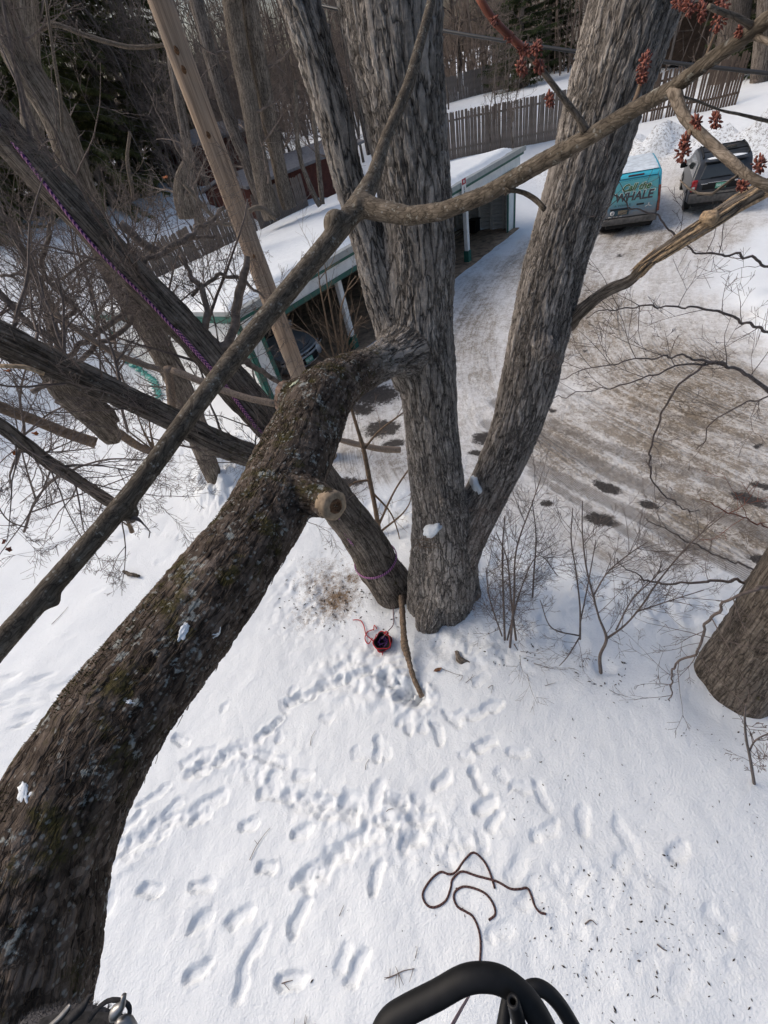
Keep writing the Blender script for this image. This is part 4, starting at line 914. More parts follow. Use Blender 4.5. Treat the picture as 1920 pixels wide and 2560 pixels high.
# parking sign on the front beam
sp = cp(10.55, -.43, 2.66)
t = thing('parking_sign', 'small red and white sign fixed to the carport fascia beside the middle maple stem', 'sign', sp)
mb = MB(); ubox(mb, 10.40, 10.70, -.425, -.412, 2.36, 2.96); mb.build('panel', M['white'], t, False)
mb = MB(); ubox(mb, 10.415, 10.685, -.429, -.4255, 2.78, 2.945); h = mb.build('red_field', plain('sign_red', (.42, .03, .045), .5, .05), t, False)
mb = MB(); mb.tube(np.array([cp(10.55, -.434, 2.865), cp(10.55, -.4295, 2.865)]), .045, 14); mb.build('symbol', M['white'], t, False)
mb = MB(); ubox(mb, 10.53, 10.57, -.429, -.4255, 2.60, 2.72); ubox(mb, 10.555, 10.60, -.429, -.4255, 2.52, 2.58); mb.build('figure', M['black'], t, False)
mb = MB(); ubox(mb, 10.46, 10.64, -.429, -.4255, 2.38, 2.40); mb.build('red_line', bpy.data.materials['sign_red'], t, False)

# ------------------------------------------------------------------ fences
def board_fence(name, label, A, B, h, n, mat, gap=.012, wave=.04, point=True, rails=True, skip=(), seed=1, lean=0.0, face=1):
    t = thing(name, label, 'fence', (*A[:2], Zg(*A[:2])))
    A = np.array(A[:2]); B = np.array(B[:2]); e = B-A; L = np.hypot(*e); e /= L; nrm = np.array([-e[1], e[0]])*face; w = L/n-gap; rg = random.Random(seed)
    V = np.array([[-w/2, 0, 0], [w/2, 0, 0], [w/2, .02, 0], [-w/2, .02, 0], [-w/2, 0, h-.035], [w/2, 0, h-.035], [w/2, .02, h-.035], [-w/2, .02, h-.035], [-w/6, 0, h], [w/6, 0, h], [w/6, .02, h], [-w/6, .02, h]])
    q = [[0,1,5,4],[1,2,6,5],[2,3,7,6],[3,0,4,7],[4,5,9,8],[5,6,10,9],[6,7,11,10],[7,4,8,11],[8,9,10,11]]
    me = mesh_from('board', V, [np.array(q)], False); me.materials.append(mat)
    ang = math.atan2(e[1], e[0])
    zs = [Zg(*(A+e*L*f)) for f in np.linspace(0, 1, 9)]
    for i in range(n):
        if i in skip: continue
        p = A+e*(i+.5)*L/n; z = np.interp((i+.5)/n, np.linspace(0, 1, 9), zs)-.1+rg.uniform(-wave, wave)
        o = bpy.data.objects.new('board', me); COL.objects.link(o); o.parent = t
        o.location = np.array([*(p+nrm*rg.uniform(0, .012)), z])-np.array(t.location); o.rotation_euler = (rg.gauss(lean, .02), rg.gauss(0, .012), ang)
        if rg.random() < .25: o.scale = (1, 1, rg.uniform(.95, 1.02))
    if rails:
        for zr in (.45, h-.45):
            mb = MB()
            for k in range(8):
                a = A+e*L*k/8+nrm*.055; b = A+e*L*(k+1)/8+nrm*.055; mb.bar([*a, zs[k]+zr], [*b, zs[k+1]+zr], .05, .09)
            mb.build('rail', mat, t, False)
    return t
FA = D(1085, 400, 24.5); FB = D(1420, 352, 24.0); FC = D(1395, 350, 24.0)
board_fence('picket_fence', 'tall brown picket fence behind the far end of the carport', FA, D(1412, 345, 24.3), 2.15, 74, M['fence'], gap=.003, seed=2, wave=.01)
board_fence('stockade_fence', 'weathered dark stockade fence with gaps behind the snow bank at the upper right', GT(1470, 326), GT(1840, 262), 2.0, 58, M['fence_dark'], gap=.02, skip=(14, 22, 25, 31, 36, 37, 42), seed=5, wave=.07)
board_fence('board_fence', 'distant grey board fence on the snowy slope behind the picket fence', D(1100, 262, 36), D(1262, 232, 36), 1.7, 46, M['fence_grey'], seed=6, rails=False)
board_fence('brown_fence', 'low brown board fence running along the bank behind the carport roof', cp(1.6, 10.4, 0), cp(9.2, 10.4, 0), 1.45, 58, M['fence'], seed=7, wave=.03, skip=(31,))
board_fence('brown_fence', 'short brown board fence behind the far half of the carport roof', cp(9.6, 10.7, 0), cp(13.4, 10.9, 0), 1.5, 30, M['fence'], seed=8)

# ------------------------------------------------------------------ buildings beyond the fences
def building(name, label, c, size, rot, wall, roofm, roof_h=1.6, snow=True, windows=(), cat='house', z0=None, over=.35, boards=14):
    z0 = Zg(*c) if z0 is None else z0
    t = thing(name, label, cat, (c[0], c[1], z0), rot=rot, world=False)
    lx, ly, h = size
    mb = MB(); mb.box((0, 0, h/2-.3), (lx, ly, h+.6))
    mb.add([[-lx/2, -ly/2, h], [lx/2, -ly/2, h], [lx/2, ly/2, h], [-lx/2, ly/2, h], [-lx/2, 0, h+roof_h], [lx/2, 0, h+roof_h]], tris=[[0, 4, 3], [1, 2, 5]])
    mb.build('wall', wall, t, False)
    for i in range(boards):
        mb = MB(); z = h*(i+.5)/boards; mb.box((0, -ly/2-.012, z), (lx, .02, h/boards*.86)); mb.build('siding_board', wall, t, False)
    o = over
    for s in (-1, 1):
        e0 = np.array([0, s*(ly/2+o), h-o*roof_h/(ly/2)]); 
        V = [[-lx/2-o, e0[1], e0[2]], [lx/2+o, e0[1], e0[2]], [lx/2+o, 0, h+roof_h], [-lx/2-o, 0, h+roof_h]]; V = np.array(V); V2 = V+np.array([0, 0, .12])
        MB().add(np.concatenate([V, V2]), quads=[[3,2,1,0],[4,5,6,7],[0,1,5,4],[1,2,6,5],[2,3,7,6],[3,0,4,7]]).build('roof', roofm, t, False)
        if snow:
            V = V2+np.array([0, 0, .004]); V[:, 0] *= .97; V2s = V+np.array([0, 0, .16])
            MB().add(np.concatenate([V, V2s]), quads=[[3,2,1,0],[4,5,6,7],[0,1,5,4],[1,2,6,5],[2,3,7,6],[3,0,4,7]]).build('roof_snow', M['snow'], t, False, bevel=.05)
    for (wx, wz, ww, wh) in windows:
        mb = MB(); mb.box((wx, -ly/2-.035, wz), (ww+.16, .05, wh+.16)); f = mb.build('window', M['fence_grey'], t, False)
        mb = MB(); mb.box((wx, -ly/2-.062, wz), (ww, .012, wh)); mb.build('pane', M['glass'], f, False)
    return t
hb = D(1455, 60, 46)
building('beige_house', 'pale beige house with a grey roof far behind the dark conifer at the top', (hb[0], hb[1]), (9, 8, 6.0), radians(-38), M['beige'], M['roofgrey'], 2.2, False, ((-2, 4.2, 1.1, 1.5), (1.5, 4.2, 1.1, 1.5)), z0=3.5)
hd = D(1760, 60, 33)
dk = building('brown_house', 'dark brown house with a snowy roof and porch posts at the upper right', (hd[0], hd[1]), (9, 7, 5.4), radians(-44), M['house'], M['roofgrey'], 1.8, True, ((-2.6, 4.3, 1.2, 1.3), (-.2, 4.3, 1.2, 1.3), (2.4, 4.3, 1.2, 1.3), (-2.6, 1.6, 1.2, 1.3)), z0=2.6)
for px_ in (-3.6, -1.2, 1.2, 3.6):
    mb = MB(); mb.box((px_, -5.2, 2.0), (.14, .14, 5.0)); mb.build('porch_post', M['fence_grey'], dk, False)
mb = MB(); mb.box((0, -4.5, 2.6), (8.2, 2.2, .16)); mb.build('porch_deck', M['fence_grey'], dk, False)
mb = MB(); mb.box((0, -5.55, 3.5), (8.2, .06, .1)); mb.box((0, -5.55, 2.75), (8.2, .06, .08)); mb.build('porch_rail', M['fence_grey'], dk, False)
for i in range(40):
    mb = MB(); mb.box((-4.0+i*.205, -5.55, 3.12), (.05, .04, .66)); mb.build('baluster', M['fence_grey'], dk, False)
hs = D(715, 440, 24)
building('red_shed', 'low red brown shed behind the bare trunks above the carport roof', (hs[0], hs[1]), (8.5, 4, 1.35), radians(40), M['redwall'], M['roofgrey'], .4, False, (), 'shed', boards=10, z0=Zg(hs[0], hs[1])-.1)
hs = D(545, 440, 27)
building('small_barn', 'dark red barn wall half hidden behind the wooden utility pole', (hs[0], hs[1]), (4.5, 3.5, 2.0), radians(35), M['redwall'], M['roofgrey'], .5, False, (), 'barn', boards=10, z0=Zg(hs[0], hs[1])-.1)

# ------------------------------------------------------------------ utility pole and the cable
pb = G(823, 1138)
t = thing('utility_pole', 'bare weathered wooden utility pole standing in front of the carport', 'pole', pb)
s = spline(np.array([[pb[0], pb[1], -.2, .185], [pb[0], pb[1], 3, .172], [pb[0]+.02, pb[1], 6, .155], [pb[0]+.04, pb[1]+.02, 10.5, .125]]), step=.12)
def pole_mat():
    m, nt, b = new_mat('weathered_pole'); N = NT(nt); v = N.attr('bark').outputs['Vector']; geo = N.n('ShaderNodeNewGeometry')
    n1, _ = N.noise(N.map(v, (28, 28, 3.0)), 1.0, 6, .65); n2, _ = N.noise(geo.outputs['Position'], 1.1, 3); n3, _ = N.noise(N.map(v, (90, 90, 4)), 1.0, 3)
    c = N.ramp(n1, [(.32, (.16, .115, .085)), (.5, (.35, .265, .195)), (.72, (.50, .40, .315))])
    c = N.mix(1.0, c, N.ramp(n2, [(.35, (.72, .74, .76)), (.65, (1.1, .98, .86))]), 'MULTIPLY')
    ck = N.ramp(n3, [(.30, 1.0), (.36, 0.0)]); c = N.mix(N.math('MULTIPLY', ck, .8), c, (.03, .022, .016))
    N.l(c, b.inputs['Base Color']); b.inputs['Roughness'].default_value = .85; N.bump(N.math('ADD', n1, N.math('MULTIPLY', n3, .4)), .5, .02, b); return m
M['pole'] = pole_mat()
mb = MB(); mb.tube(s[:, :3], s[:, 3], 28, True, .3, .03, 4); mb.build('pole_shaft', M['pole'], t, bark=True)
for px, py in ((448, 128), (530, 335), (608, 645), (478, 172)):
    # knots on the camera side
    z = AT(px, py, pb[1])[2]; d = CAM[:2]-pb[:2]; d = d/np.hypot(*d); r = np.interp(z, s[:, 2], s[:, 3]); q = np.array([*(pb[:2]+d*r*.97), z])
    snow_lump('knot', q, [(.028, 0, 0), (0, .012, 0), (0, 0, .045)], parent=t, mat=M['rotwood'], n=.2, sub=2)
ca = [D(560, -40, 15), D(830, 20, 13), D(1100, 75, 11.5), D(1420, 126, 10.3), D(1665, 155, 9.6), D(1960, 188, 8.8)]
s = spline(np.c_[np.array(ca), np.full(6, .035)], step=.3); mb = MB(); mb.tube(s[:, :3], s[:, 3], 8)
tag(mb.build('overhead_cable', M['cable']), 'black overhead cable strung across the top of the picture behind the stems', 'cable')
# ------------------------------------------------------------------ vehicles
def body(name, prof, hw, mat, parent, bevel=.06, seg=4, mats=None):
    """side profile (y, z) given a half width hw(y, z) on both sides"""
    n = len(prof); bm = bmesh.new()
    L = [bm.verts.new((-hw(y, z), y, z)) for y, z in prof]; R = [bm.verts.new((hw(y, z), y, z)) for y, z in prof]
    bm.faces.new(L); bm.faces.new(R[::-1])
    for i in range(n): j = (i+1) % n; bm.faces.new((L[j], L[i], R[i], R[j]))
    bmesh.ops.recalc_face_normals(bm, faces=bm.faces)
    me = bpy.data.meshes.new(name); bm.to_mesh(me); bm.free()
    for p in me.polygons: p.use_smooth = True
    o = link(name, me, mat, parent, bevel, seg); o.modifiers['bevel'].angle_limit = radians(14)
    o.modifiers['bevel'].harden_normals = False
    return o
def lbox(name, c, s, mat, parent, bevel=.015, rot=None, smooth=True):
    mb = MB(); mb.box((0, 0, 0), s); o = mb.build(name, mat, parent, smooth, bevel=bevel, seg=3); o.location = c
    if rot: o.rotation_euler = rot
    return o
def wheel(parent, x, y, r, w):
    mb = MB(); a = np.array([[x-w/2, y, r], [x-w/2+.02, y, r], [x, y, r], [x+w/2-.02, y, r], [x+w/2, y, r]])
    mb.tube(a, [r*.90, r*.99, r, r*.99, r*.90], 26); t = mb.build('wheel', M['tyre'], parent)
    mb = MB(); sgn = 1 if x > 0 else -1
    mb.tube(np.array([[x+sgn*(w/2-.03), y, r], [x+sgn*(w/2+.004), y, r]]), [r*.62, r*.56], 20); mb.build('rim', M['steel'], t); return t
def text(name, s, c, size, mat, parent, tilt=0.0, width=None, shear=0.0, offset=0.0, extrude=.003, zsc=1.0):
    cu = bpy.data.curves.new(name, 'FONT'); cu.body = s; cu.size = size; cu.align_x = 'CENTER'; cu.align_y = 'CENTER'
    cu.shear = shear; cu.offset = offset; cu.extrude = extrude; cu.resolution_u = 3
    o = bpy.data.objects.new('tmp', cu); COL.objects.link(o); dg = bpy.context.evaluated_depsgraph_get()
    me = bpy.data.meshes.new_from_object(o.evaluated_get(dg)); bpy.data.objects.remove(o); me.name = name
    v = np.empty(len(me.vertices)*3, np.float32); me.vertices.foreach_get('co', v); v = v.reshape(-1, 3)
    w = v[:, 0].max()-v[:, 0].min()
    if width: v[:, 0] *= width/w
    v[:, 1] *= zsc
    me.vertices.foreach_set('co', v.ravel())
    me.materials.clear()
    q = link(name, me, mat, parent); q.location = c; q.rotation_euler = (radians(90)+tilt, 0, 0); return q
def mirror_set(parent, hw, y, z, mat):
    for s in (-1, 1):
        m = lbox('mirror', (s*(hw+.13), y, z), (.20, .12, .20), mat, parent, .045); a = lbox('mirror_arm', (-s*.10, 0, -.05), (.10, .06, .05), mat, m, .01)
def place_rot(pl, pr, z=.35):
    a = G(*pl, z=z); b = G(*pr, z=z); d = b-a; return (a+b)/2, math.atan2(d[1], d[0]), np.hypot(d[0], d[1])
# ---- the teal van
def van_paint(rear):
    m, nt, b = new_mat('van_rear_print' if rear else 'van_blue_wrap'); N = NT(nt)
    P = N.obj(); sx = N.n('ShaderNodeSeparateXYZ'); N.l(P, sx.inputs[0]); n1, _ = N.noise(P, 3.2, 5); n2, _ = N.noise(P, 14, 4, .65)
    h = N.math('ADD', sx.outputs[2], N.math('MULTIPLY', N.math('SUBTRACT', n1, .5), .35))
    c = N.ramp(N.math('MULTIPLY', h, .5), [(.24, (.05, .10, .20)), (.40, (.06, .20, .32)), (.58, (.11, .33, .34)), (.92, (.06, .35, .41))])
    if not rear: c = N.ramp(N.math('MULTIPLY', h, .5), [(.2, (.03, .14, .32)), (.6, (.06, .30, .42)), (.95, (.03, .42, .55))])
    g = N.ramp(N.math('SUBTRACT', N.math('ADD', N.math('MULTIPLY', n2, .75), .78), h), [(.02, 0.06), (.50, .9)])
    c = N.mix(g, c, (.175, .16, .145))
    N.l(c, b.inputs['Base Color']); b.inputs['Roughness'].default_value = .5; return m
c, rot, wd = place_rot((1497, 566), (1647, 546), .4)
va = thing('van', 'teal wrapped delivery van with painted lettering on its dirty rear door', 'van', (c[0], c[1], 0), rot=rot, world=False)
hwv = lambda y, z: (.905 if z < 1.0 else .905-(z-1.0)*.135)-(.10 if y > 4.2 else 0)
body('van_body', [(.02, .42), (-.01, .62), (.0, 1.0), (.07, 1.45), (.17, 1.78), (.28, 1.86), (1.4, 1.90), (2.9, 1.87), (3.3, 1.72), (3.95, 1.16), (4.45, 1.02), (4.62, .72), (4.6, .38), (3.9, .33), (.7, .33)], hwv, van_paint(False), va, .06, 4)
tl = math.atan2(.17, 1.16)*-1
tl = -radians(7.5)
pn = MB(); zz = [.62, .8, 1.0, 1.2, 1.4, 1.6, 1.70]
yy = [-.021, -.017, -.013, .020, .053, .103, .132]
V = []
for z_, y_ in zip(zz, yy):
    w_ = hwv(0, z_)-.10
    V += [[-w_, y_-.012, z_], [w_, y_-.012, z_]]
pn.add(V, quads=[[2*i, 2*i+1, 2*i+3, 2*i+2] for i in range(len(zz)-1)])
rd = pn.build('rear_door', van_paint(True), va)
lbox('door_seam', (0, -.035, .60), (1.62, .012, .018), M['black'], va, 0)
lbox('door_seam', (0, .150, 1.735), (1.36, .012, .012), M['black'], va, 0)
for s_ in (-1, 1): lbox('door_seam', (s_*.80, .03, 1.16), (.012, .012, 1.1), M['black'], va, 0, rot=(tl, s_*-.11, 0))
lbox('rear_bumper', (0, -.05, .49), (1.80, .16, .20), M['grime'], va, .04)
lbox('underbody', (0, .25, .33), (1.5, .5, .16), M['black'], va, .02)
for s_ in (-1, 1): lbox('tail_lamp', (s_*.855, .035, 1.05), (.075, .10, .78), plain('brown_lamp', (.16, .045, .03), .3, .2) if s_ == 1 else bpy.data.materials.get('brown_lamp') or M['redlamp'], va, .025, rot=(tl, s_*-.12, 0))
lbox('brake_lamp', (.0, .195, 1.80), (.50, .05, .045), plain('dark_red_lamp', (.07, .012, .016), .3, .1), va, .015)
sn = MB(); us = np.linspace(-.70, .70, 15); vs = np.linspace(.30, 2.9, 26); U2, V2 = np.meshgrid(us, vs)
ztop = 1.885+.02*np.sin((V2-.3)*1.2)+.018*np.clip(np.minimum(np.minimum(U2+.70, .70-U2), np.minimum(V2-.3, 2.9-V2))/.10, 0, 1)+.008*np.sin(V2*9)
i_ = (np.arange(25)[:, None]*15+np.arange(14)).ravel()
snm = plain('thin_icy_snow', (.62, .68, .72), .5, .12, 5); link('roof_snow', mesh_from('roof_snow', np.stack([U2, V2, ztop], -1).reshape(-1, 3), [np.stack([i_, i_+1, i_+16, i_+15], 1)]), snm, va)
lbox('door_handle', (.28, -.022, .955), (.24, .04, .05), M['blackplastic'], va, .012)
lbox('plate_recess', (-.36, -.036, .775), (.62, .012, .20), plain('teal_recess', (.03, .07, .09), .5, .1), va, .004)
lbox('licence_plate', (-.26, -.048, .765), (.30, .012, .14), plain('tan_dirty_plate', (.20, .165, .115), .7, .2, 20), va, .004)
lbox('plate_hood', (-.36, -.05, .885), (.66, .05, .03), M['blackplastic'], va, .008)
mb = MB(); mb.tube(np.array([[-.60, -.052, .77], [-.60, -.040, .77]]), .075, 20); bs = mb.build('round_badge', M['white'], va)
for dx, rr in ((-.022, .012), (.022, .012), (0, .010)): lbox('badge_mark', (-.60+dx, -.0545, .77), (rr, .004, .07), plain('badge_ink', (.06, .07, .08), .5, .05) if 'badge_ink' not in bpy.data.materials else bpy.data.materials['badge_ink'], va, 0, rot=(0, .25 if dx > 0 else (-.25 if dx < 0 else 0), 0))
LG = plain('green_letter', (.035, .125, .035), .5, .1); LD = plain('slate_letter', (.055, .052, .06), .5, .08); LW = plain('pale_letter_edge', (.56, .62, .56), .5, .06); LS = plain('small_dark_letter', (.03, .10, .10), .5, .08)
text('letter_edge', 'WHALE', (.02, .012, 1.205), .40, LW, va, tl, 1.30, .12, .030, .001, .86)
text('letters', 'WHALE', (.02, .006, 1.205), .40, LD, va, tl, 1.24, .12, .014, .002, .86)
text('letter_edge', 'Call the', (.05, .048, 1.475), .30, LW, va, tl, .93, .32, .020, .001, .95)
text('letters', 'Call the', (.05, .042, 1.475), .30, LG, va, tl, .89, .32, .007, .002, .95)
text('letters', 'WORLD WIDE', (0.0, .112, 1.665), .055, LS, va, tl, 1.05, 0, .001, .001)
text('letters', 'A WHALE', (-.30, -.028, .985), .085, LS, va, tl, .55, 0, .001, .001)
for x_, w_ in ((-.66, .10), (-.48, .14), (-.30, .08)): lbox('pale_mark', (x_, -.036, .645), (w_, .006, .028), M['cream'], va, 0)
for a_ in (.4, 1.6, 2.7): lbox('pale_mark', (.56+.07*cos(a_), -.03, .83+.09*sin(a_)), (.10, .006, .03), plain('pale_swirl', (.40, .42, .42), .6, .2) if 'pale_swirl' not in bpy.data.materials else bpy.data.materials['pale_swirl'], va, 0, rot=(0, a_, 0))
mirror_set(va, .93, 3.3, 1.12, M['black'])
for y_ in (.85, 3.75):
    for s_ in (-1, 1): wheel(va, s_*.80, y_, .31, .20)
# ---- the dark SUV
c, rot, wd = place_rot((1709, 524), (1866, 488), .4); rot = radians(-34)
su = thing('suv', 'dark grey suv with a strip of snow over its rear window', 'suv', (c[0], c[1], .06), rot=rot, world=False)
PT = plain('charcoal_paint', (.030, .034, .040), .34, .15, 5, spec=.5)
hws = lambda y, z: (.90 if z < .98 else .90-(z-.98)*.24)-(.06 if y > 4.0 else 0)
body('suv_body', [(.0, .42), (-.03, .62), (.0, .98), (.10, 1.02), (.36, 1.50), (.50, 1.585), (1.2, 1.63), (2.3, 1.62), (2.6, 1.55), (3.35, 1.06), (4.3, .95), (4.5, .68), (4.45, .35), (3.6, .30), (.7, .30)], hws, PT, su, .06, 4)
V = [[-.66, .135, 1.07], [.66, .135, 1.07], [.55, .335, 1.44], [-.55, .335, 1.44]]; V = np.array(V)-[0, .022, -.012]
MB().add(np.concatenate([V, V+[0, .02, 0]]), quads=[[0,1,2,3],[7,6,5,4],[0,4,5,1],[1,5,6,2],[2,6,7,3],[3,7,4,0]]).build('rear_window', M['glass'], su, False, bevel=.008)
mb = MB(); mb.bar((-.35, .115, 1.095), (.25, .120, 1.105), .02, .02); mb.build('wiper', M['black'], su, False)
for s_ in (-1, 1):
    V = np.array([[s_*.81, .34, 1.10], [s_*.845, 2.9, 1.08], [s_*.75, 2.35, 1.47], [s_*.745, .62, 1.47]]); V[:, 0] = [s_*(hws(1, z)+.004) for z in V[:, 2]]
    V2 = V-[s_*.02, 0, 0]
    MB().add(np.concatenate([V, V2]), quads=[[0,1,2,3],[7,6,5,4],[0,4,5,1],[1,5,6,2],[2,6,7,3],[3,7,4,0]]).build('side_window', M['glass'], su, False)
    mb = MB(); mb.tube(np.array([[s_*.66, .55, 1.60], [s_*.66, .62, 1.66], [s_*.655, 1.4, 1.69], [s_*.655, 2.2, 1.67], [s_*.655, 2.3, 1.62]]), .026, 8); mb.build('roof_rail', M['black'], su)
    tlp = lbox('tail_lamp', (s_*.80, .0, .93), (.17, .14, .34), M['redlamp'], su, .03)
    lbox('clear_lens', (s_*.02, -.072, -.06), (.10, .01, .09), M['clearlamp'], tlp, .004)
for y_ in (.95, 1.9):
    mb = MB(); mb.bar((-.65, y_, 1.70), (.65, y_, 1.70), .07, .03); mb.build('rack_bar', M['black'], su, False, bevel=.008)
lbox('spoiler', (0, .36, 1.555), (1.24, .30, .05), PT, su, .02, rot=(radians(5), 0, 0))
o = snow_lump('spoiler_snow', (0, .40, 1.60), [(.58, 0, 0), (0, .14, .01), (0, 0, .03)], parent=su, n=.08, seed=2)
lbox('sun_roof', (0, 1.5, 1.640), (.80, .7, .012), M['glass'], su, .005)
lbox('rear_bumper', (0, -.07, .56), (1.78, .22, .30), M['grime'], su, .06)
lbox('bumper_step', (0, -.165, .66), (1.30, .05, .03), M['blackplastic'], su, .01)
lbox('lower_bumper', (0, -.03, .38), (1.5, .18, .14), M['black'], su, .03)
lbox('chrome_strip', (.05, -.032, .985), (.86, .025, .028), M['chrome'], su, .006)
lbox('number_recess', (.02, -.034, .87), (1.1, .02, .18), M['black'], su, .01)
pl_ = lbox('licence_plate', (.02, -.052, .875), (.32, .014, .155), M['plate'], su, .004); text('plate_letters', 'GAR 280', (0, -.009, .0), .085, M['plate_ink'], pl_, 0, .27, 0, .002, .001)
mb = MB(); mb.tube(np.array([[.62, -.055, .88], [.62, -.035, .88]]), .045, 14); mb.build('round_sticker', M['white'], su)
for s_ in (-1, 1): lbox('badge', (s_*.50-.0, -.04, .965), (.20, .012, .03), M['chrome'], su, .003)
mirror_set(su, .92, 2.75, 1.08, M['black'])
for y_ in (.85, 3.55):
    for s_ in (-1, 1): wheel(su, s_*.80, y_, .35, .23)
# ---- the silver car under the carport (its front is towards us)
c0 = cp(1.95, .42, 0)
ca_ = thing('car', 'silver grey car with a green plate parked inside the near carport bay', 'car', (c0[0], c0[1], .012), rot=math.atan2(UU[1], UU[0]), world=False)
PS = plain('silver_grey_paint', (.36, .37, .385), .30, .06, 4, metal=.25, spec=.5)
hwc = lambda y, z: (.87 if z < .85 else .87-(z-.85)*.30)*(1-.16*max(0, (.55-y)/.55)**2)
body('car_body', [(.04, .30), (-.04, .45), (-.02, .62), (.10, .72), (.45, .80), (1.15, .93), (1.35, .98), (2.05, 1.38), (2.7, 1.46), (3.6, 1.36), (4.2, .98), (4.35, .75), (4.3, .35), (3.4, .24), (.8, .24)], hwc, PS, ca_, .07, 5)
V = np.array([[-.66, 1.38, 1.0], [.66, 1.38, 1.0], [.54, 2.0, 1.36], [-.54, 2.0, 1.36]])+[0, -.012, .016]
MB().add(np.concatenate([V, V-[0, -.01, .02]]), quads=[[0,1,2,3],[7,6,5,4],[0,4,5,1],[1,5,6,2],[2,6,7,3],[3,7,4,0]]).build('windscreen', M['glass'], ca_, False)
def arc_strip(name, z0, z1, mat, out, xm=.70, parent=ca_, th=.03):
    xs = np.linspace(-xm, xm, 15); V = []
    for x_ in xs:
        y_ = .30*(abs(x_)/.80)**2.4-out
        V += [[x_, y_, z0], [x_, y_, z1], [x_, y_+th, z0], [x_, y_+th, z1]]
    q = []
    for i in range(14):
        a = 4*i; q += [[a, a+4, a+5, a+1], [a+3, a+7, a+6, a+2], [a+1, a+5, a+7, a+3], [a+2, a+6, a+4, a]]
    q += [[0, 1, 3, 2], [56, 58, 59, 57]]
    return MB().add(V, quads=q).build(name, mat, parent)
arc_strip('upper_grille', .615, .665, M['black'], .105, .74, th=.10)
arc_strip('nose_strip', .665, .715, PS, .085, .74, th=.12)
arc_strip('bumper_strip', .545, .613, PS, .115, .80, th=.12)
arc_strip('lower_grille', .34, .543, M['black'], .125, .72, th=.14)
arc_strip('chrome_lip', .325, .340, M['chrome'], .145, .74, th=.08)
mb = MB(); th_ = np.linspace(0, 2*pi, 17); mb.tube(np.stack([.075*np.cos(th_), np.full(17, -.125), .645+.055*np.sin(th_)], 1), .009, 6, False); mb.bar((-.03, -.125, .60), (-.03, -.125, .69), .016, .014); mb.bar((.03, -.125, .60), (.03, -.125, .69), .016, .014); mb.bar((-.03, -.125, .645), (.03, -.125, .645), .014, .014); mb.build('badge', M['chrome'], ca_)
pl_ = lbox('licence_plate', (-.0, -.150, .455), (.31, .014, .155), M['plate'], ca_, .004, rot=(-.12, 0, 0)); text('plate_letters', 'HK 455', (0, -.009, 0), .085, M['plate_ink'], pl_, 0, .26, 0, .002, .001)
for s_ in (-1, 1):
    hl = lbox('headlight', (s_*.72, .13, .665), (.30, .26, .10), M['clearlamp'], ca_, .035, rot=(0, 0, s_*.55))
    lbox('lamp_shade', (0, -.10, .035), (.24, .08, .03), M['black'], hl, .01); lbox('side_marker', (s_*.12, .02, 0), (.07, .2, .06), M['redlamp'], hl, .015)
mb = MB(); mb.tube(np.array([[-.70, .36, .765], [-.4, .17, .748], [0, .11, .742], [.4, .17, .748], [.70, .36, .765]]), .008, 5); mb.build('bonnet_gap', M['black'], ca_)
for y_ in (.85, 3.45):
    for s_ in (-1, 1): wheel(ca_, s_*.76, y_, .31, .20)
mirror_set(ca_, .88, 1.6, .98, PS)
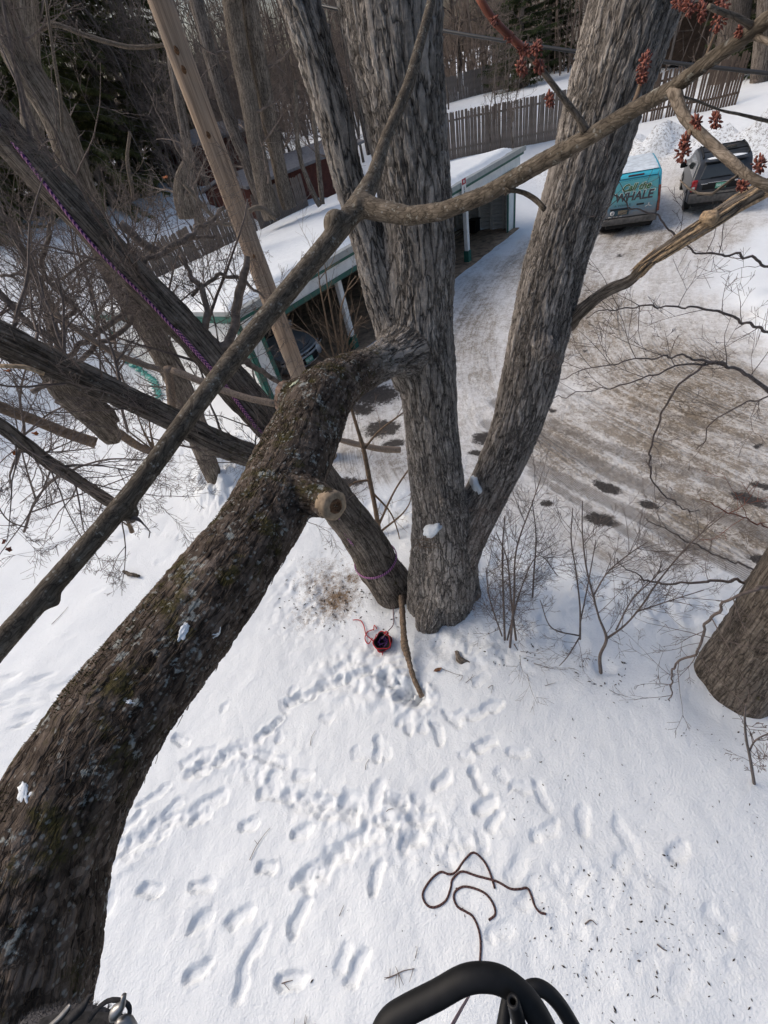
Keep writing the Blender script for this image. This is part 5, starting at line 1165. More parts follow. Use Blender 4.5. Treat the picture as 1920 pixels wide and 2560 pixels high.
# ------------------------------------------------------------------ conifers and bare wood behind
def needle_mat(name, a, b_):
    m, nt, b = new_mat(name); N = NT(nt); geo = N.n('ShaderNodeNewGeometry')
    n1, _ = N.noise(geo.outputs['Position'], 1.6, 4); n2, _ = N.noise(geo.outputs['Position'], 14, 3)
    N.l(N.mix(.5, N.ramp(n1, [(.3, a), (.7, b_)]), N.ramp(n2, [(.3, a), (.7, b_)])), b.inputs['Base Color']); b.inputs['Roughness'].default_value = .8; b.inputs['Specular IOR Level'].default_value = .2; return m
M['needle'] = needle_mat('spruce_needles', (.040, .046, .014), (.145, .145, .052))
M['needle_dk'] = needle_mat('dark_pine_needles', (.018, .028, .012), (.07, .085, .032))
def conifer_meshes(Hh, R0, seed, dens=1.0, droop=.55):
    rg = np.random.default_rng(seed); tb = MB(); Bs, Ds, Ls = [], [], []
    tb.tube(np.array([[0, 0, -.3], [.05, 0, Hh*.5], [0, .05, Hh]]), [R0*.075, R0*.05, .02], 8)
    h = .25
    while h < Hh-.3:
        R = R0*(1-h/Hh)**.8*rg.uniform(.75, 1.12)
        for k in range(6):
            a = rg.uniform(0, 2*pi); n = max(4, int(R/.16)); t = np.linspace(0, 1, n)
            Rr = R*rg.uniform(.65, 1.15)
            x_ = Rr*t; z_ = h+.12*Rr*t-droop*Rr*t*t+.16*Rr*t**4+rg.normal(0, .02, n).cumsum()*.4
            P = np.stack([x_*cos(a), x_*sin(a), z_], 1); P[:, 0] += rg.normal(0, .02, n).cumsum(); P[:, 1] += rg.normal(0, .02, n).cumsum()
            tb.tube(P, np.linspace(.022, .004, n)*(.6+.2*R), 3, False)
            m = int(n*5*dens); ti = rg.uniform(.12, 1, m); 
            q = np.stack([np.interp(ti, t, P[:, j]) for j in range(3)], 1)
            side = np.where(rg.random(m) < .5, 1, -1); out = np.array([cos(a), sin(a), 0]); tan = np.array([-sin(a), cos(a), 0])
            d = out*rg.uniform(.2, .9, m)[:, None]+tan*(side*rg.uniform(.1, 1, m))[:, None]+np.array([0, 0, -1])*rg.uniform(.3, 1.3, m)[:, None]
            d /= np.linalg.norm(d, axis=1, keepdims=True)
            Bs.append(q); Ds.append(d); Ls.append(rg.uniform(.22, .55, m)*(.6+.4*(1-ti)))
        h += rg.uniform(.20, .36)
    B = np.concatenate(Bs); Dv = np.concatenate(Ds); L = np.concatenate(Ls)
    r = rg.normal(size=B.shape); s = np.cross(Dv, r); s /= np.linalg.norm(s, axis=1, keepdims=True)
    V = []; Fq = []; nb = 0
    for off, ls, wd in ((0, 1, .024), (.25, .6, .020), (-.25, .6, .020)):
        d2 = Dv+s*off*1.8; d2 /= np.linalg.norm(d2, axis=1, keepdims=True); nrm = np.cross(d2, rg.normal(size=B.shape)); nrm /= np.linalg.norm(nrm, axis=1, keepdims=True)
        b0 = B+Dv*(L*.25*(off != 0))[:, None]; tip = b0+d2*(L*ls)[:, None]; mid = b0+d2*(L*ls*.5)[:, None]
        v = np.stack([b0, mid+nrm*wd, tip, mid-nrm*wd], 1).reshape(-1, 3); V.append(v); n = len(B); Fq.append(np.arange(n*4).reshape(-1, 4)+nb); nb += n*4
    return tb.mesh('trunk'), mesh_from('foliage', np.concatenate(V), [np.concatenate(Fq)], False)
sp1 = conifer_meshes(13, 3.6, 1, 1.7); sp2 = conifer_meshes(15, 4.0, 2, 1.6); pn1 = conifer_meshes(11, 3.0, 3, .9, .25)
def conifer(ms, name, label, loc, sc, rz, mat, group):
    t = thing(name, label, 'tree', loc, group, rz, False); t.scale = (sc, sc, sc)
    for n_, me, mt_ in (('trunk', ms[0], M['far_bark']), ('foliage', ms[1], mat)):
        o = bpy.data.objects.new(n_, me); COL.objects.link(o); o.parent = t
        if not me.materials: me.materials.append(mt_)
def ground_at(px, py, dep):
    p = D(px, py, dep); return np.array([p[0], p[1], Zg(p[0], p[1])-.1])
for i, (px, py, dep, ms, sc, lab) in enumerate(((40,510,22.5,sp1,1.0,'dense dark spruce at the left edge behind the leaning trunk'),(150,490,25,sp2,1.05,'tall drooping spruce behind the pale furrowed trunk'),(270,480,23,sp1,1.1,'broad brown green spruce left of the utility pole'),(370,450,26,sp2,1.0,'dark spruce with hanging sprays just left of the utility pole top'),(470,420,30,sp1,1.2,'spruce partly hidden by the top of the utility pole'),(-80,530,21,sp2,.9,'spruce cut by the left edge of the picture'))):
    conifer(ms, 'spruce_tree', lab, ground_at(px, py, dep), sc, i*1.3, M['needle'], 'spruces on the slope at the upper left')
M3 = [(1300,150,33,pn1,1.15,'dark green pine left of the beige house at the top'),(1370,130,38,pn1,1.2,'dark pine directly in front of the beige house'),(1860,120,27,pn1,1.0,'dark pine beside the porch at the upper right'),(1940,100,24,pn1,1.0,'dark conifer cut by the right edge above the suv')]
pn2 = tuple(m.copy() for m in pn1)
for i, (px, py, dep, ms, sc, lab) in enumerate(M3):
    conifer(pn2, 'pine_tree', lab, ground_at(px, py, dep), sc, i*2.1, M['needle_dk'], 'dark conifers at the upper right')

def bare_proto(hh, r0, seed, kids=(9, 6, 4), mat='far'):
    rg = random.Random(seed); tb = MB(); cb = MB(); n = 9
    P = np.array([[.02*hh*math.sin(k*1.1+seed), .02*hh*math.cos(k*.9+seed*2), hh*k/(n-1)] for k in range(n)]); P[0] = [0, 0, -.3]
    rr = np.linspace(r0, r0*.15, n); tb.tube(P, rr, 8, True, .1, .05, seed)
    for k in range(kids[0]*3):
        t = rg.uniform(.12, 1)**.8; i = min(n-2, int(t*(n-1))); f = t*(n-1)-i; p = P[i]*(1-f)+P[i+1]*f
        a = rg.uniform(0, 6.28); d = np.array([cos(a), sin(a), rg.uniform(.2, 1.1)])
        sprout(cb, p, d, hh*rg.uniform(.12, .30)*(1.1-t*.5), r0*.22, 2, rg, .25, .25, kids[1:], (30, 60), .25, .004, 4)
    return tb.mesh('trunk', bark=True), cb.mesh('twigs')
PR = [bare_proto(4.2, .035, 1, (6, 5, 4)), bare_proto(5.5, .05, 2, (7, 5, 4)), bare_proto(8.5, .09, 3, (8, 6, 4)), bare_proto(12, .17, 4, (9, 6, 5))]
M['brush'] = plain('brown_brush_twigs', (.165, .130, .108), .9, .25, 3)
def bare(kind, loc, sc, rz, name, label, group, tilt=0):
    t = thing(name, label, 'tree', loc, group, rz, False); t.scale = (sc, sc, sc*1.0); t.rotation_euler = (tilt*.6, tilt, rz)
    for n_, me, mt_ in (('trunk', PR[kind][0], M['far_bark']), ('twigs', PR[kind][1], M['brush'])):
        o = bpy.data.objects.new(n_, me); COL.objects.link(o); o.parent = t
        if not me.materials: me.materials.append(mt_)
rg = random.Random(21); nsap = 0
def sap_at(u, v, kind, sc):
    p = PP+UU*u+VV*v; bare(kind, (p[0], p[1], Zg(p[0], p[1])-.05), sc, rg.uniform(0, 6.28), 'bare_sapling', 'thin bare sapling in the brown tangle of brush behind the fences', 'saplings in the brush behind the fences', rg.gauss(0, .12))
for i in range(70): sap_at(rg.uniform(9, 17.5), rg.uniform(12.5, 26), rg.choice((0, 1, 1, 2)), rg.uniform(.8, 1.35))
for i in range(52): sap_at(rg.uniform(17, 34), rg.uniform(11, 30), rg.choice((1, 1, 2, 2)), rg.uniform(.8, 1.3))
for i in range(4): sap_at(rg.uniform(-8, 4), rg.uniform(24, 30), rg.choice((0, 1, 2)), rg.uniform(.8, 1.2))
for px, py, dep, wh in ((1225,340,23.4,'nearest the maple stem'),(1250,335,23.5,'in the middle of the row'),(1282,350,23.0,'right at the carport roof corner'),(1268,300,26,'just behind the pickets on the right'),(1238,300,27,'just behind the pickets on the left')):
    p = ground_at(px, py, dep); bare(1, p, 1.0, px, 'fence_sapling', 'dark sapling at the picket fence, '+wh, 'saplings growing at the picket fence', .05)
for i in range(30):
    a = rg.uniform(-.9, .85); r = rg.uniform(38, 60); p = (r*math.sin(a), r*math.cos(a)); bare(3, (*p, Zg(*p)-.2), rg.uniform(.9, 1.5), rg.uniform(0, 6), 'forest_tree', 'tall bare forest tree on the far slope', 'tall trees of the far slope')
# a far wood that reads as one mass
rgn = np.random.default_rng(5); n = 5200
a = rgn.uniform(-1.15, 1.15, n); r = rgn.uniform(52, 95, n); bx, by = r*np.sin(a), r*np.cos(a); bz = height_base(bx, by)[0]-.5
Hh = rgn.uniform(3, 20, n); ln_ = rgn.normal(0, .14, (n, 2))*Hh[:, None]; w_ = rgn.uniform(.03, .13, n)
b0 = np.stack([bx, by, bz], 1); tp = b0+np.concatenate([ln_, Hh[:, None]], 1)
V, q = [], []
ex = np.stack([np.cos(a), -np.sin(a), 0*a], 1)*w_[:, None]; ey = np.stack([np.sin(a), np.cos(a), 0*a], 1)*w_[:, None]
Vt = np.stack([b0-ex, b0+ex*.5+ey, b0+ex*.5-ey, tp], 1).reshape(-1, 3); k = np.arange(n)[:, None]*4
Tt = np.concatenate([k+[0, 1, 3], k+[1, 2, 3], k+[2, 0, 3]])
m_ = 30000; id_ = rgn.integers(0, n, m_); f = rgn.uniform(.15, 1, m_)[:, None]; c0 = b0[id_]*(1-f)+tp[id_]*f; dv = rgn.normal(size=(m_, 3)); dv[:, 2] = np.abs(dv[:, 2])*.8; dv = dv/np.linalg.norm(dv, axis=1, keepdims=True)*rgn.uniform(.8, 3.2, m_)[:, None]
sd = np.cross(dv, rgn.normal(size=(m_, 3))); sd /= np.linalg.norm(sd, axis=1, keepdims=True); sd *= .045
V2 = np.stack([c0-sd, c0+sd, c0+dv], 1).reshape(-1, 3); T2 = np.arange(m_*3).reshape(-1, 3)
mb = MB(); mb.add(Vt, tris=Tt); mb.add(V2, tris=T2)
tag(mb.build('distant_wood', M['brush'], None, False), 'brown mass of bare distant woodland', 'wood', kind='stuff')

# big bare trunks rising behind the carport roof
def upright(name, label, rows, mat, k=16, seed=1, nb=8, L=(1.2, 2.6), group=None, lev=2):
    s = spline(rows, step=.12); b = rows[0][:3]; t = thing(name, label, 'tree', b, group); mb = MB(); mb.tube(s[:, :3], s[:, 3], k, True, .1, .06, seed); mb.build('trunk', mat, t, bark=True)
    rg = random.Random(seed); cb = MB()
    for j in range(nb):
        i = int(rg.uniform(.15, .95)*(len(s)-1)); a = rg.uniform(0, 6.28); sprout(cb, s[i, :3], np.array([cos(a), sin(a), rg.uniform(-.2, .8)]), rg.uniform(*L), max(.012, s[i, 3]*.16), lev, rg, .2, .25, (5, 4), (30, 60), .25, .0035, 4)
    if nb: tag(cb.build('branches', M['brush'], t), kind='stuff')
    return t
def colY(base_px, dep, tops):
    b = D(*base_px, dep); rows = [(base_px[0], base_px[1], b[1], tops[0][2])]+[(p[0], p[1], b[1], p[2]) for p in tops]; return traceY(rows)
for i, (bp, dep, tops, lab, mat) in enumerate((
    ((682,545),17.6,((669,506,46),(643,380,42),(618,228,44),(592,90,48),(572,-60,52)),'thick furrowed trunk nearest the utility pole above the carport roof','ash'),
    ((724,520),17.8,((712,481,36),(690,380,36),(668,270,40),(640,120,44),(612,-60,46)),'thick pale trunk right behind the furrowed trunk at the carport roof','ash'),
    ((655,500),20,((636,456,32),(612,390,30),(585,330,30),(540,190,32),(490,0,36)),'smooth dark trunk between the pole and the furrowed trunk','far_bark'),
    ((800,515),17.9,((788,494,13),(765,440,12),(750,392,12),(742,330,11),(738,200,10)),'slim curved trunk at the roof edge left of the maple','ash'),
    ((806,510),18,((803,481,13),(797,420,13),(793,380,12),(785,300,12),(770,120,11)),'slim straight trunk touching the maple outline at the roof edge','ash'),
    ((845,470),21,((838,400,26),(830,300,26),(820,200,28),(812,60,30)),'grey trunk seen through the gap between the two maple stems','far_bark'),
    ((95,470),13.5,((90,420,44),(80,300,46),(70,150,50),(62,-30,54)),'blurred grey trunk at the upper left corner behind the pale trunk','ash'),
    ((500,560),17.5,((480,470,26),(470,380,24),(440,200,26),(410,0,28)),'thin grey trunk hidden behind the utility pole','far_bark'),
    ((470,545),14.5,((458,500,44),(455,450,34),(470,400,20)),'short snapped stump with torn top beside the utility pole','ash'),
    ((1800,230),26,((1815,170,60),(1835,60,64),(1850,-60,68)),'dark trunk in front of the brown house at the upper right','far_bark'),
    ((1890,250),24,((1898,200,40),(1912,100,44),(1925,-30,46)),'dark trunk near the right edge above the suv','far_bark'))):
    upright('tall_bare_tree', lab, colY(bp, dep, tops), M[mat], 16, 40+i, 5, group='bare trunks standing behind the fences')

# ------------------------------------------------------------------ twigs of the leaning trees
def near_idx(s, px, py):
    P = np.array([proj(q) for q in s[:, :3]]); return int(np.hypot(P[:, 0]-px, P[:, 1]-py).argmin())
def crown(parent, s, n, rng, f0, f1, L, r, lev=3, mat='twig', up=.22, name='crown', kids=(7, 5, 3), bias=(0, 0, .4)):
    cb = MB()
    for j in range(n):
        i = int(rng.uniform(f0, f1)*(len(s)-2)); d = s[i+1, :3]-s[i, :3]; d = d/np.linalg.norm(d)
        v = _perp(d, rng)+d*rng.uniform(.1, .8)+np.array(bias)
        sprout(cb, s[i, :3], v, rng.uniform(*L), rng.uniform(*r), lev, rng, up, .24, kids, (28, 62), .3, .0014, 5)
    return tag(cb.build(name, M[mat], parent), kind='stuff')
M['branch_far'] = plain('grey_bough_bark', (.15, .12, .10), .9, .25, 20); rg = random.Random(77)
crown(A_t, A_s, 22, rg, .38, .98, (.7, 1.6), (.010, .020), 3)
crown(A_t, B_s, 24, rg, .40, .98, (.6, 1.3), (.008, .018), 3, bias=(0, .5, .2))
crown(C_t, C_s, 12, rg, .25, .9, (.9, 2.0), (.012, .026), 3)
crown(F_t, F_s, 22, rg, .05, .95, (.5, 1.0), (.005, .010), 3, bias=(.3, -.2, -.25), up=.05)
# traced boughs of the left tangle
def bough(parent, rows, mat, k=8, name='bough', kids=0, L=(.3, .8), r=(.004, .008), lev=2, seed=1, tr=traceY, up=.2, mtw='twig', bias=(0, 0, .3)):
    s = spline(tr(rows), step=.04); s[1:-1, :3] += np.stack([vnoise(np.arange(len(s))*.45+seed*7, 0*s[:, 0], seed=q_) for q_ in (1, 2, 3)], 1)[1:-1]*.018; mb = MB(); mb.tube(s[:, :3], s[:, 3], k, True, .1, .08, seed); rng = random.Random(seed)
    for j in range(kids):
        i = int(rng.uniform(.05, .98)*(len(s)-2)); d = s[i+1, :3]-s[i, :3]; d = d/np.linalg.norm(d)
        sprout(mb, s[i, :3], _perp(d, rng)+d*.7+np.array(bias), rng.uniform(*L), min(s[i, 3]*.7, rng.uniform(*r)), lev, rng, up, .22, (4, 3), (28, 58), .3, .0016, 5)
    return mb.build(name, M[mat], parent, bark=True)
lt = thing('tangled_tree', 'small bare tree with arching dark boughs tangled over the snow at the left edge', 'tree', AT(40, 1010, 5.2))
for i, rows in enumerate((
    ((150,1010,5.2,30),(148,880,5.2,28),(136,800,5.2,26),(105,720,5.2,24),(60,640,5.2,22),(20,560,5.2,20),(-10,500,5.2,20)),
    ((145,860,5.2,18),(165,800,5.3,15),(190,770,5.3,13),(110,690,5.4,14),(118,600,5.4,12),(128,540,5.4,9)),
    ((-10,720,4.6,20),(60,800,4.6,18),(130,850,4.6,16),(160,880,4.6,14)),
    ((80,980,4.2,16),(160,930,4.3,14),(230,870,4.4,15),(310,820,4.5,14),(330,790,4.5,13)),
    ((170,890,5.0,14),(240,830,5.2,17),(290,800,5.3,18),(318,770,5.4,17),(310,720,5.5,12)),
    ((0,690,5.6,9),(70,688,5.6,9),(160,690,5.6,8),(240,640,5.6,7),(300,600,5.6,5)))):
    rows = [(p[0], p[1], p[2], p[3]*.8) for p in rows]; bough(lt, rows, 'branch_far', 9, kids=17, L=(.35, 1.0), r=(.004, .010), lev=3, seed=200+i)
# boughs growing from the leaning trunk on its right side
for i, rows in enumerate((
    ((545,890,4.35,26),(580,830,4.4,22),(598,740,4.5,22),(612,690,4.5,20),(618,640,4.55,14)),
    ((505,840,4.4,22),(520,790,4.4,16),(505,730,4.5,15),(480,690,4.6,12),(450,640,4.7,8)),
    ((480,740,4.6,8),(540,690,4.7,9),(600,700,4.8,8),(660,745,4.9,5)),
    ((330,670,4.6,14),(420,620,4.9,13),(500,570,5.3,11),(560,520,5.6,8)),
    ((300,560,5.4,24),(360,610,5.4,20),(400,625,5.4,18),(470,600,5.4,10),(540,590,5.5,7)),
    ((600,900,4.4,22),(640,920,4.6,14),(700,960,5.0,12)))):
    bough(A_t, rows, 'branch_far', 9, kids=10, L=(.3, .9), r=(.003, .006), lev=3, seed=230+i)
# pale dead sticks broken across the trunks
for i, (rows, mat, lab) in enumerate((
    (((135,782,4.0,16),(200,830,4.0,14),(300,890,4.0,16),(400,925,4.0,14)), 'wood', 'pale dead stick with torn tip lying across the left trunks'),
    (((430,925,3.9,16),(520,960,3.8,18),(600,990,3.7,17),(690,1010,3.6,18)), 'wood', 'pale broken stick running behind the smooth branch to the stub'),
    (((420,920,4.0,22),(428,985,4.05,20),(432,1050,4.1,17),(434,1085,4.1,13)), 'wood', 'short pale snag hanging straight down from the left trunks'),
    (((0,915,3.0,10),(60,918,3.0,12),(110,935,3.0,10)), 'splinter', 'yellowish torn splinter at the left edge on the second leaning stem'),
    (((100,75,9.0,10),(140,62,9.0,10),(220,90,9.0,10),(330,118,9.0,9),(440,110,9.0,6)), 'branch_pale', 'long pale arching branch in front of the spruces at the upper left'),
    (((115,0,7.0,7),(130,110,7.0,7),(150,240,7.0,8),(156,330,7.0,6)), 'branch_pale', 'thin straight pale stem hanging in front of the spruces at the upper left'),
    (((325,330,9.0,7),(318,400,9.0,8),(330,470,9.0,9),(332,500,9.0,7)), 'branch_pale', 'short pale vertical branch left of the utility pole'),
    (((845,1098,6.5,14),(890,1110,6.5,15),(950,1122,6.5,17),(1000,1125,6.5,17)), 'wood', 'dead broken stick hanging level between the mossy limb and the maple'),
    (((700,1050,5.4,12),(770,1140,5.2,13),(840,1250,5.0,15),(900,1330,4.6,18),(960,1400,4.25,20)), 'ash', 'thin grey pole leaning under the sawn stub against the leaning trunk'),
    (((690,545,14,14),(640,520,14,12),(560,560,14,10),(460,460,14,10)), 'branch_pale', 'pale bough crossing in front of the furrowed trunks by the pole'))):
    s = spline(traceY(rows), step=.04); mb = MB(); mb.tube(s[:, :3], s[:, 3], 9, True, .1, .12, i); tag(mb.build('dead_stick', M[mat], None, bark=True), lab, 'stick')

# saplings and shrubs
def shrub(name, label, stems, mat, kids, L, r, lev=2, seed=1, up=.2, extra=(), cat='shrub', kn=6, ws=.52):
    stems = [[(p[0], p[1], p[2], p[3]*ws) for p in rows] for rows in stems]; b = stems[0][0]; t = thing(name, label, cat, AT(b[0], b[1], b[2]))
    for i, rows in enumerate(stems):
        s = spline(traceY(rows), step=.04); mb = MB(); mb.tube(s[:, :3], s[:, 3], kn, True, .1, .05, i); rng = random.Random(seed+i)
        for j in range(kids):
            q = int(rng.uniform(.12, .97)*(len(s)-2)); d = s[q+1, :3]-s[q, :3]; d = d/np.linalg.norm(d)
            sprout(mb, s[q, :3], _perp(d, rng)+d*.9+np.array([0, 0, .25]), rng.uniform(*L), min(s[q, 3]*.7, rng.uniform(*r)), lev, rng, up, .16, (4, 3), (25, 55), .35, .0014, 4)
        mb.build('stem', M[mat], t, bark=True)
    return t
shrub('sapling', 'tan sapling with several stems rising between the mossy limb and the maple', [
    ((952,1352,5.35,26),(938,1270,5.35,24),(922,1190,5.35,26),(908,1120,5.35,24),(890,1060,5.4,18),(872,1000,5.45,14)),
    ((925,1200,5.35,14),(880,1210,5.3,8),(848,1260,5.2,6)),((905,1130,5.35,12),(945,1080,5.4,10),(990,1045,5.45,8),(1010,1030,5.5,5)),
    ((948,1310,5.35,12),(985,1230,5.35,9),(1025,1170,5.3,8),(1040,1160,5.3,5)),((950,1330,5.35,12),(1000,1290,5.3,8),(1022,1262,5.25,6),(1028,1240,5.25,4)),
    ((930,1230,5.35,12),(975,1280,5.2,8),(995,1330,5.1,6),(1002,1370,5.05,4))], 'twig_tan', 4, (.2, .6), (.003, .006), 2, 300)
shrub('sapling', 'bare multi stemmed shrub in front of the open carport bay', [
    ((862,960,11.3,12),(832,880,11.3,10),(812,780,11.3,9),(798,700,11.3,7),(795,640,11.3,5)),((862,960,11.3,12),(842,850,11.3,10),(822,740,11.3,8),(812,660,11.3,5)),
    ((862,960,11.3,12),(856,860,11.3,12),(852,780,11.3,9),(870,720,11.3,6),(890,690,11.3,4)),((862,960,11.3,10),(800,860,11.2,7),(750,820,11.1,6),(700,790,11,4)),((862,960,11.3,10),(870,850,11.4,7),(905,790,11.5,5))], 'twig_tan', 9, (.4, 1.3), (.006, .012), 2, 320)
shrub('shrub', 'thicket of thin twigs standing right of the maple base', [
    ((1262,1600,2.66,11),(1258,1480,2.66,9),(1256,1380,2.66,8),(1262,1290,2.66,5)),((1275,1618,2.55,12),(1285,1500,2.55,10),(1290,1380,2.55,8),(1330,1260,2.55,6),(1352,1195,2.55,4)),
    ((1290,1600,2.6,11),(1278,1500,2.6,9),(1268,1400,2.6,7),(1240,1330,2.6,5)),((1330,1515,3.2,9),(1335,1430,3.2,8),(1340,1340,3.2,6),(1330,1250,3.2,4)),
    ((1255,1590,2.7,8),(1225,1500,2.7,7),(1215,1420,2.7,5)),((1285,1610,2.6,8),(1310,1660,2.3,6),(1305,1720,2.1,4),(1296,1755,2.0,3)),((1268,1600,2.65,9),(1300,1480,2.7,7),(1345,1390,2.8,5),(1395,1440,2.8,4))], 'twig', 28, (.25, .75), (.0025, .005), 2, 340)
shrub('shrub', 'forked leafless shrub with a y shaped stem in the snow at the right', [
    ((1502,1682,1.87,17),(1500,1640,1.87,15),(1516,1597,1.87,14),(1498,1545,1.9,10),(1483,1490,1.9,9),(1466,1420,1.92,8),(1456,1330,1.95,6),(1456,1252,1.97,4)),
    ((1516,1597,1.87,12),(1560,1565,1.87,9),(1600,1520,1.87,9),(1645,1455,1.87,8),(1720,1365,1.9,7),(1815,1282,1.92,4)),
    ((1540,1575,1.88,8),(1580,1500,1.88,7),(1640,1440,1.9,6),(1655,1400,1.9,4)),((1483,1490,1.9,8),(1520,1430,1.92,7),(1580,1380,1.95,6),(1620,1355,1.97,4)),((1590,1530,1.87,8),(1680,1500,1.8,6),(1760,1475,1.75,4))], 'twig', 13, (.2, .6), (.0022, .0045), 2, 360)
shrub('shrub', 'thin upright twig shrub growing between the thicket and the forked shrub', [
    ((1450,1598,2.3,10),(1450,1520,2.3,8),(1440,1430,2.32,7),(1428,1350,2.35,6),(1432,1270,2.37,4)),((1450,1560,2.3,7),(1470,1460,2.3,6),(1490,1350,2.32,4)),((1448,1595,2.28,7),(1420,1640,2.1,5),(1398,1665,2.0,3)),((1450,1590,2.3,8),(1380,1570,2.3,6),(1350,1500,2.35,4))], 'twig', 7, (.15, .5), (.002, .004), 2, 380)
shrub('seedling', 'single twiggy seedling in the snow below the thick right hand trunk', [((1886,1962,.37,14),(1876,1900,.37,12),(1866,1850,.38,11),(1862,1800,.39,9),(1864,1760,.40,6)),((1872,1880,.37,9),(1890,1850,.39,7),(1930,1830,.41,6))], 'twig', 6, (.08, .25), (.0018, .0035), 2, 395)
shrub('shrub', 'small clump of bare shoots beside the fallen limb on the left', [
    ((386,1128,8.6,16),(360,1080,8.6,9),(340,1030,8.6,5)),((386,1128,8.6,12),(375,1070,8.6,8),(372,1010,8.6,4)),((386,1128,8.6,10),(330,1085,8.5,7),(300,1060,8.4,4))], 'twig_tan', 5, (.3, .8), (.005, .01), 1, 400)
shrub('shrub', 'cut stump with a few tan shoots below the smooth branch', [((330,1330,5.9,22),(322,1310,5.9,16),(312,1290,5.9,10)),((325,1318,5.9,8),(296,1300,5.9,5),(280,1312,5.9,3))], 'twig_tan', 3, (.2, .4), (.003, .006), 1, 410)
shrub('sapling', 'bare sapling with upcurved twigs over the snow beneath the two left trunks', [
    ((320,1080,7.6,14),(300,1000,7.6,13),(292,900,7.6,11),(280,760,7.6,9),(282,700,7.6,6)),((300,1000,7.6,10),(250,900,7.6,8),(200,780,7.6,6),(150,640,7.6,4)),((295,930,7.6,10),(340,860,7.6,7),(400,780,7.6,5))], 'twig', 12, (.5, 1.4), (.006, .012), 3, 420)
shrub('sapling', 'twiggy sapling behind the bent dark branch at the left edge', [
    ((60,1330,5.4,12),(90,1250,5.4,11),(150,1190,5.4,10),(260,1150,5.4,8),(370,1150,5.4,6)),((90,1250,5.4,9),(60,1150,5.4,7),(30,1000,5.4,5)),((80,1280,5.4,8),(160,1250,5.3,7),(300,1200,5.3,5),(380,1160,5.3,3)),((70,1320,5.4,8),(20,1300,5.3,6),(-20,1240,5.3,4))], 'twig', 9, (.4, 1.0), (.004, .008), 2, 440)
shrub('sapling', 'thin sapling leaning over the snow in front of the brown fence on the left', [
    ((200,720,17,9),(180,600,17,8),(170,520,17,6)),((330,720,16,10),(330,620,16,8),(345,520,16,6)),((60,760,15,9),(80,650,15,7),(70,540,15,5))], 'twig', 12, (.8, 2.2), (.008, .014), 3, 460)
for i_, (lab, st) in enumerate((
    ('many twigged sapling in front of the snowy bank at the far left', (((130,900,7.2,18),(118,800,7.2,16),(90,690,7.2,13),(70,600,7.2,9)),((118,800,7.2,12),(170,720,7.2,9),(230,640,7.2,6)),((125,850,7.2,12),(60,790,7.2,9),(-10,740,7.2,6)))),
    ('dense bare sapling between the leaning trunk and the pale trunk', (((248,850,8.2,16),(240,770,8.2,14),(215,690,8.2,11),(190,620,8.2,7)),((240,790,8.2,10),(290,720,8.2,8),(330,640,8.2,5)),((246,830,8.2,10),(180,760,8.2,8),(130,700,8.2,5)))),
    ('fine twigged sapling at the left corner of the carport roof', (((420,860,9.0,14),(415,780,9.0,12),(430,690,9.0,9),(450,620,9.0,6)),((416,790,9.0,9),(480,730,9.0,7),(560,690,9.0,4)),((418,830,9.0,9),(370,760,9.0,7),(340,700,9.0,4)))),
    ('bare sapling low at the left edge below the second leaning trunk', (((40,1160,5.0,16),(60,1080,5.0,13),(50,990,5.0,10),(70,900,5.0,6)),((58,1090,5.0,10),(130,1030,5.0,8),(220,1000,5.0,5)),((50,1130,5.0,9),(140,1130,5.0,7),(240,1120,5.0,4)))))):
    shrub('sapling', lab, st, 'twig', 15, (.4, 1.2), (.004, .009), 3, 700+17*i_)
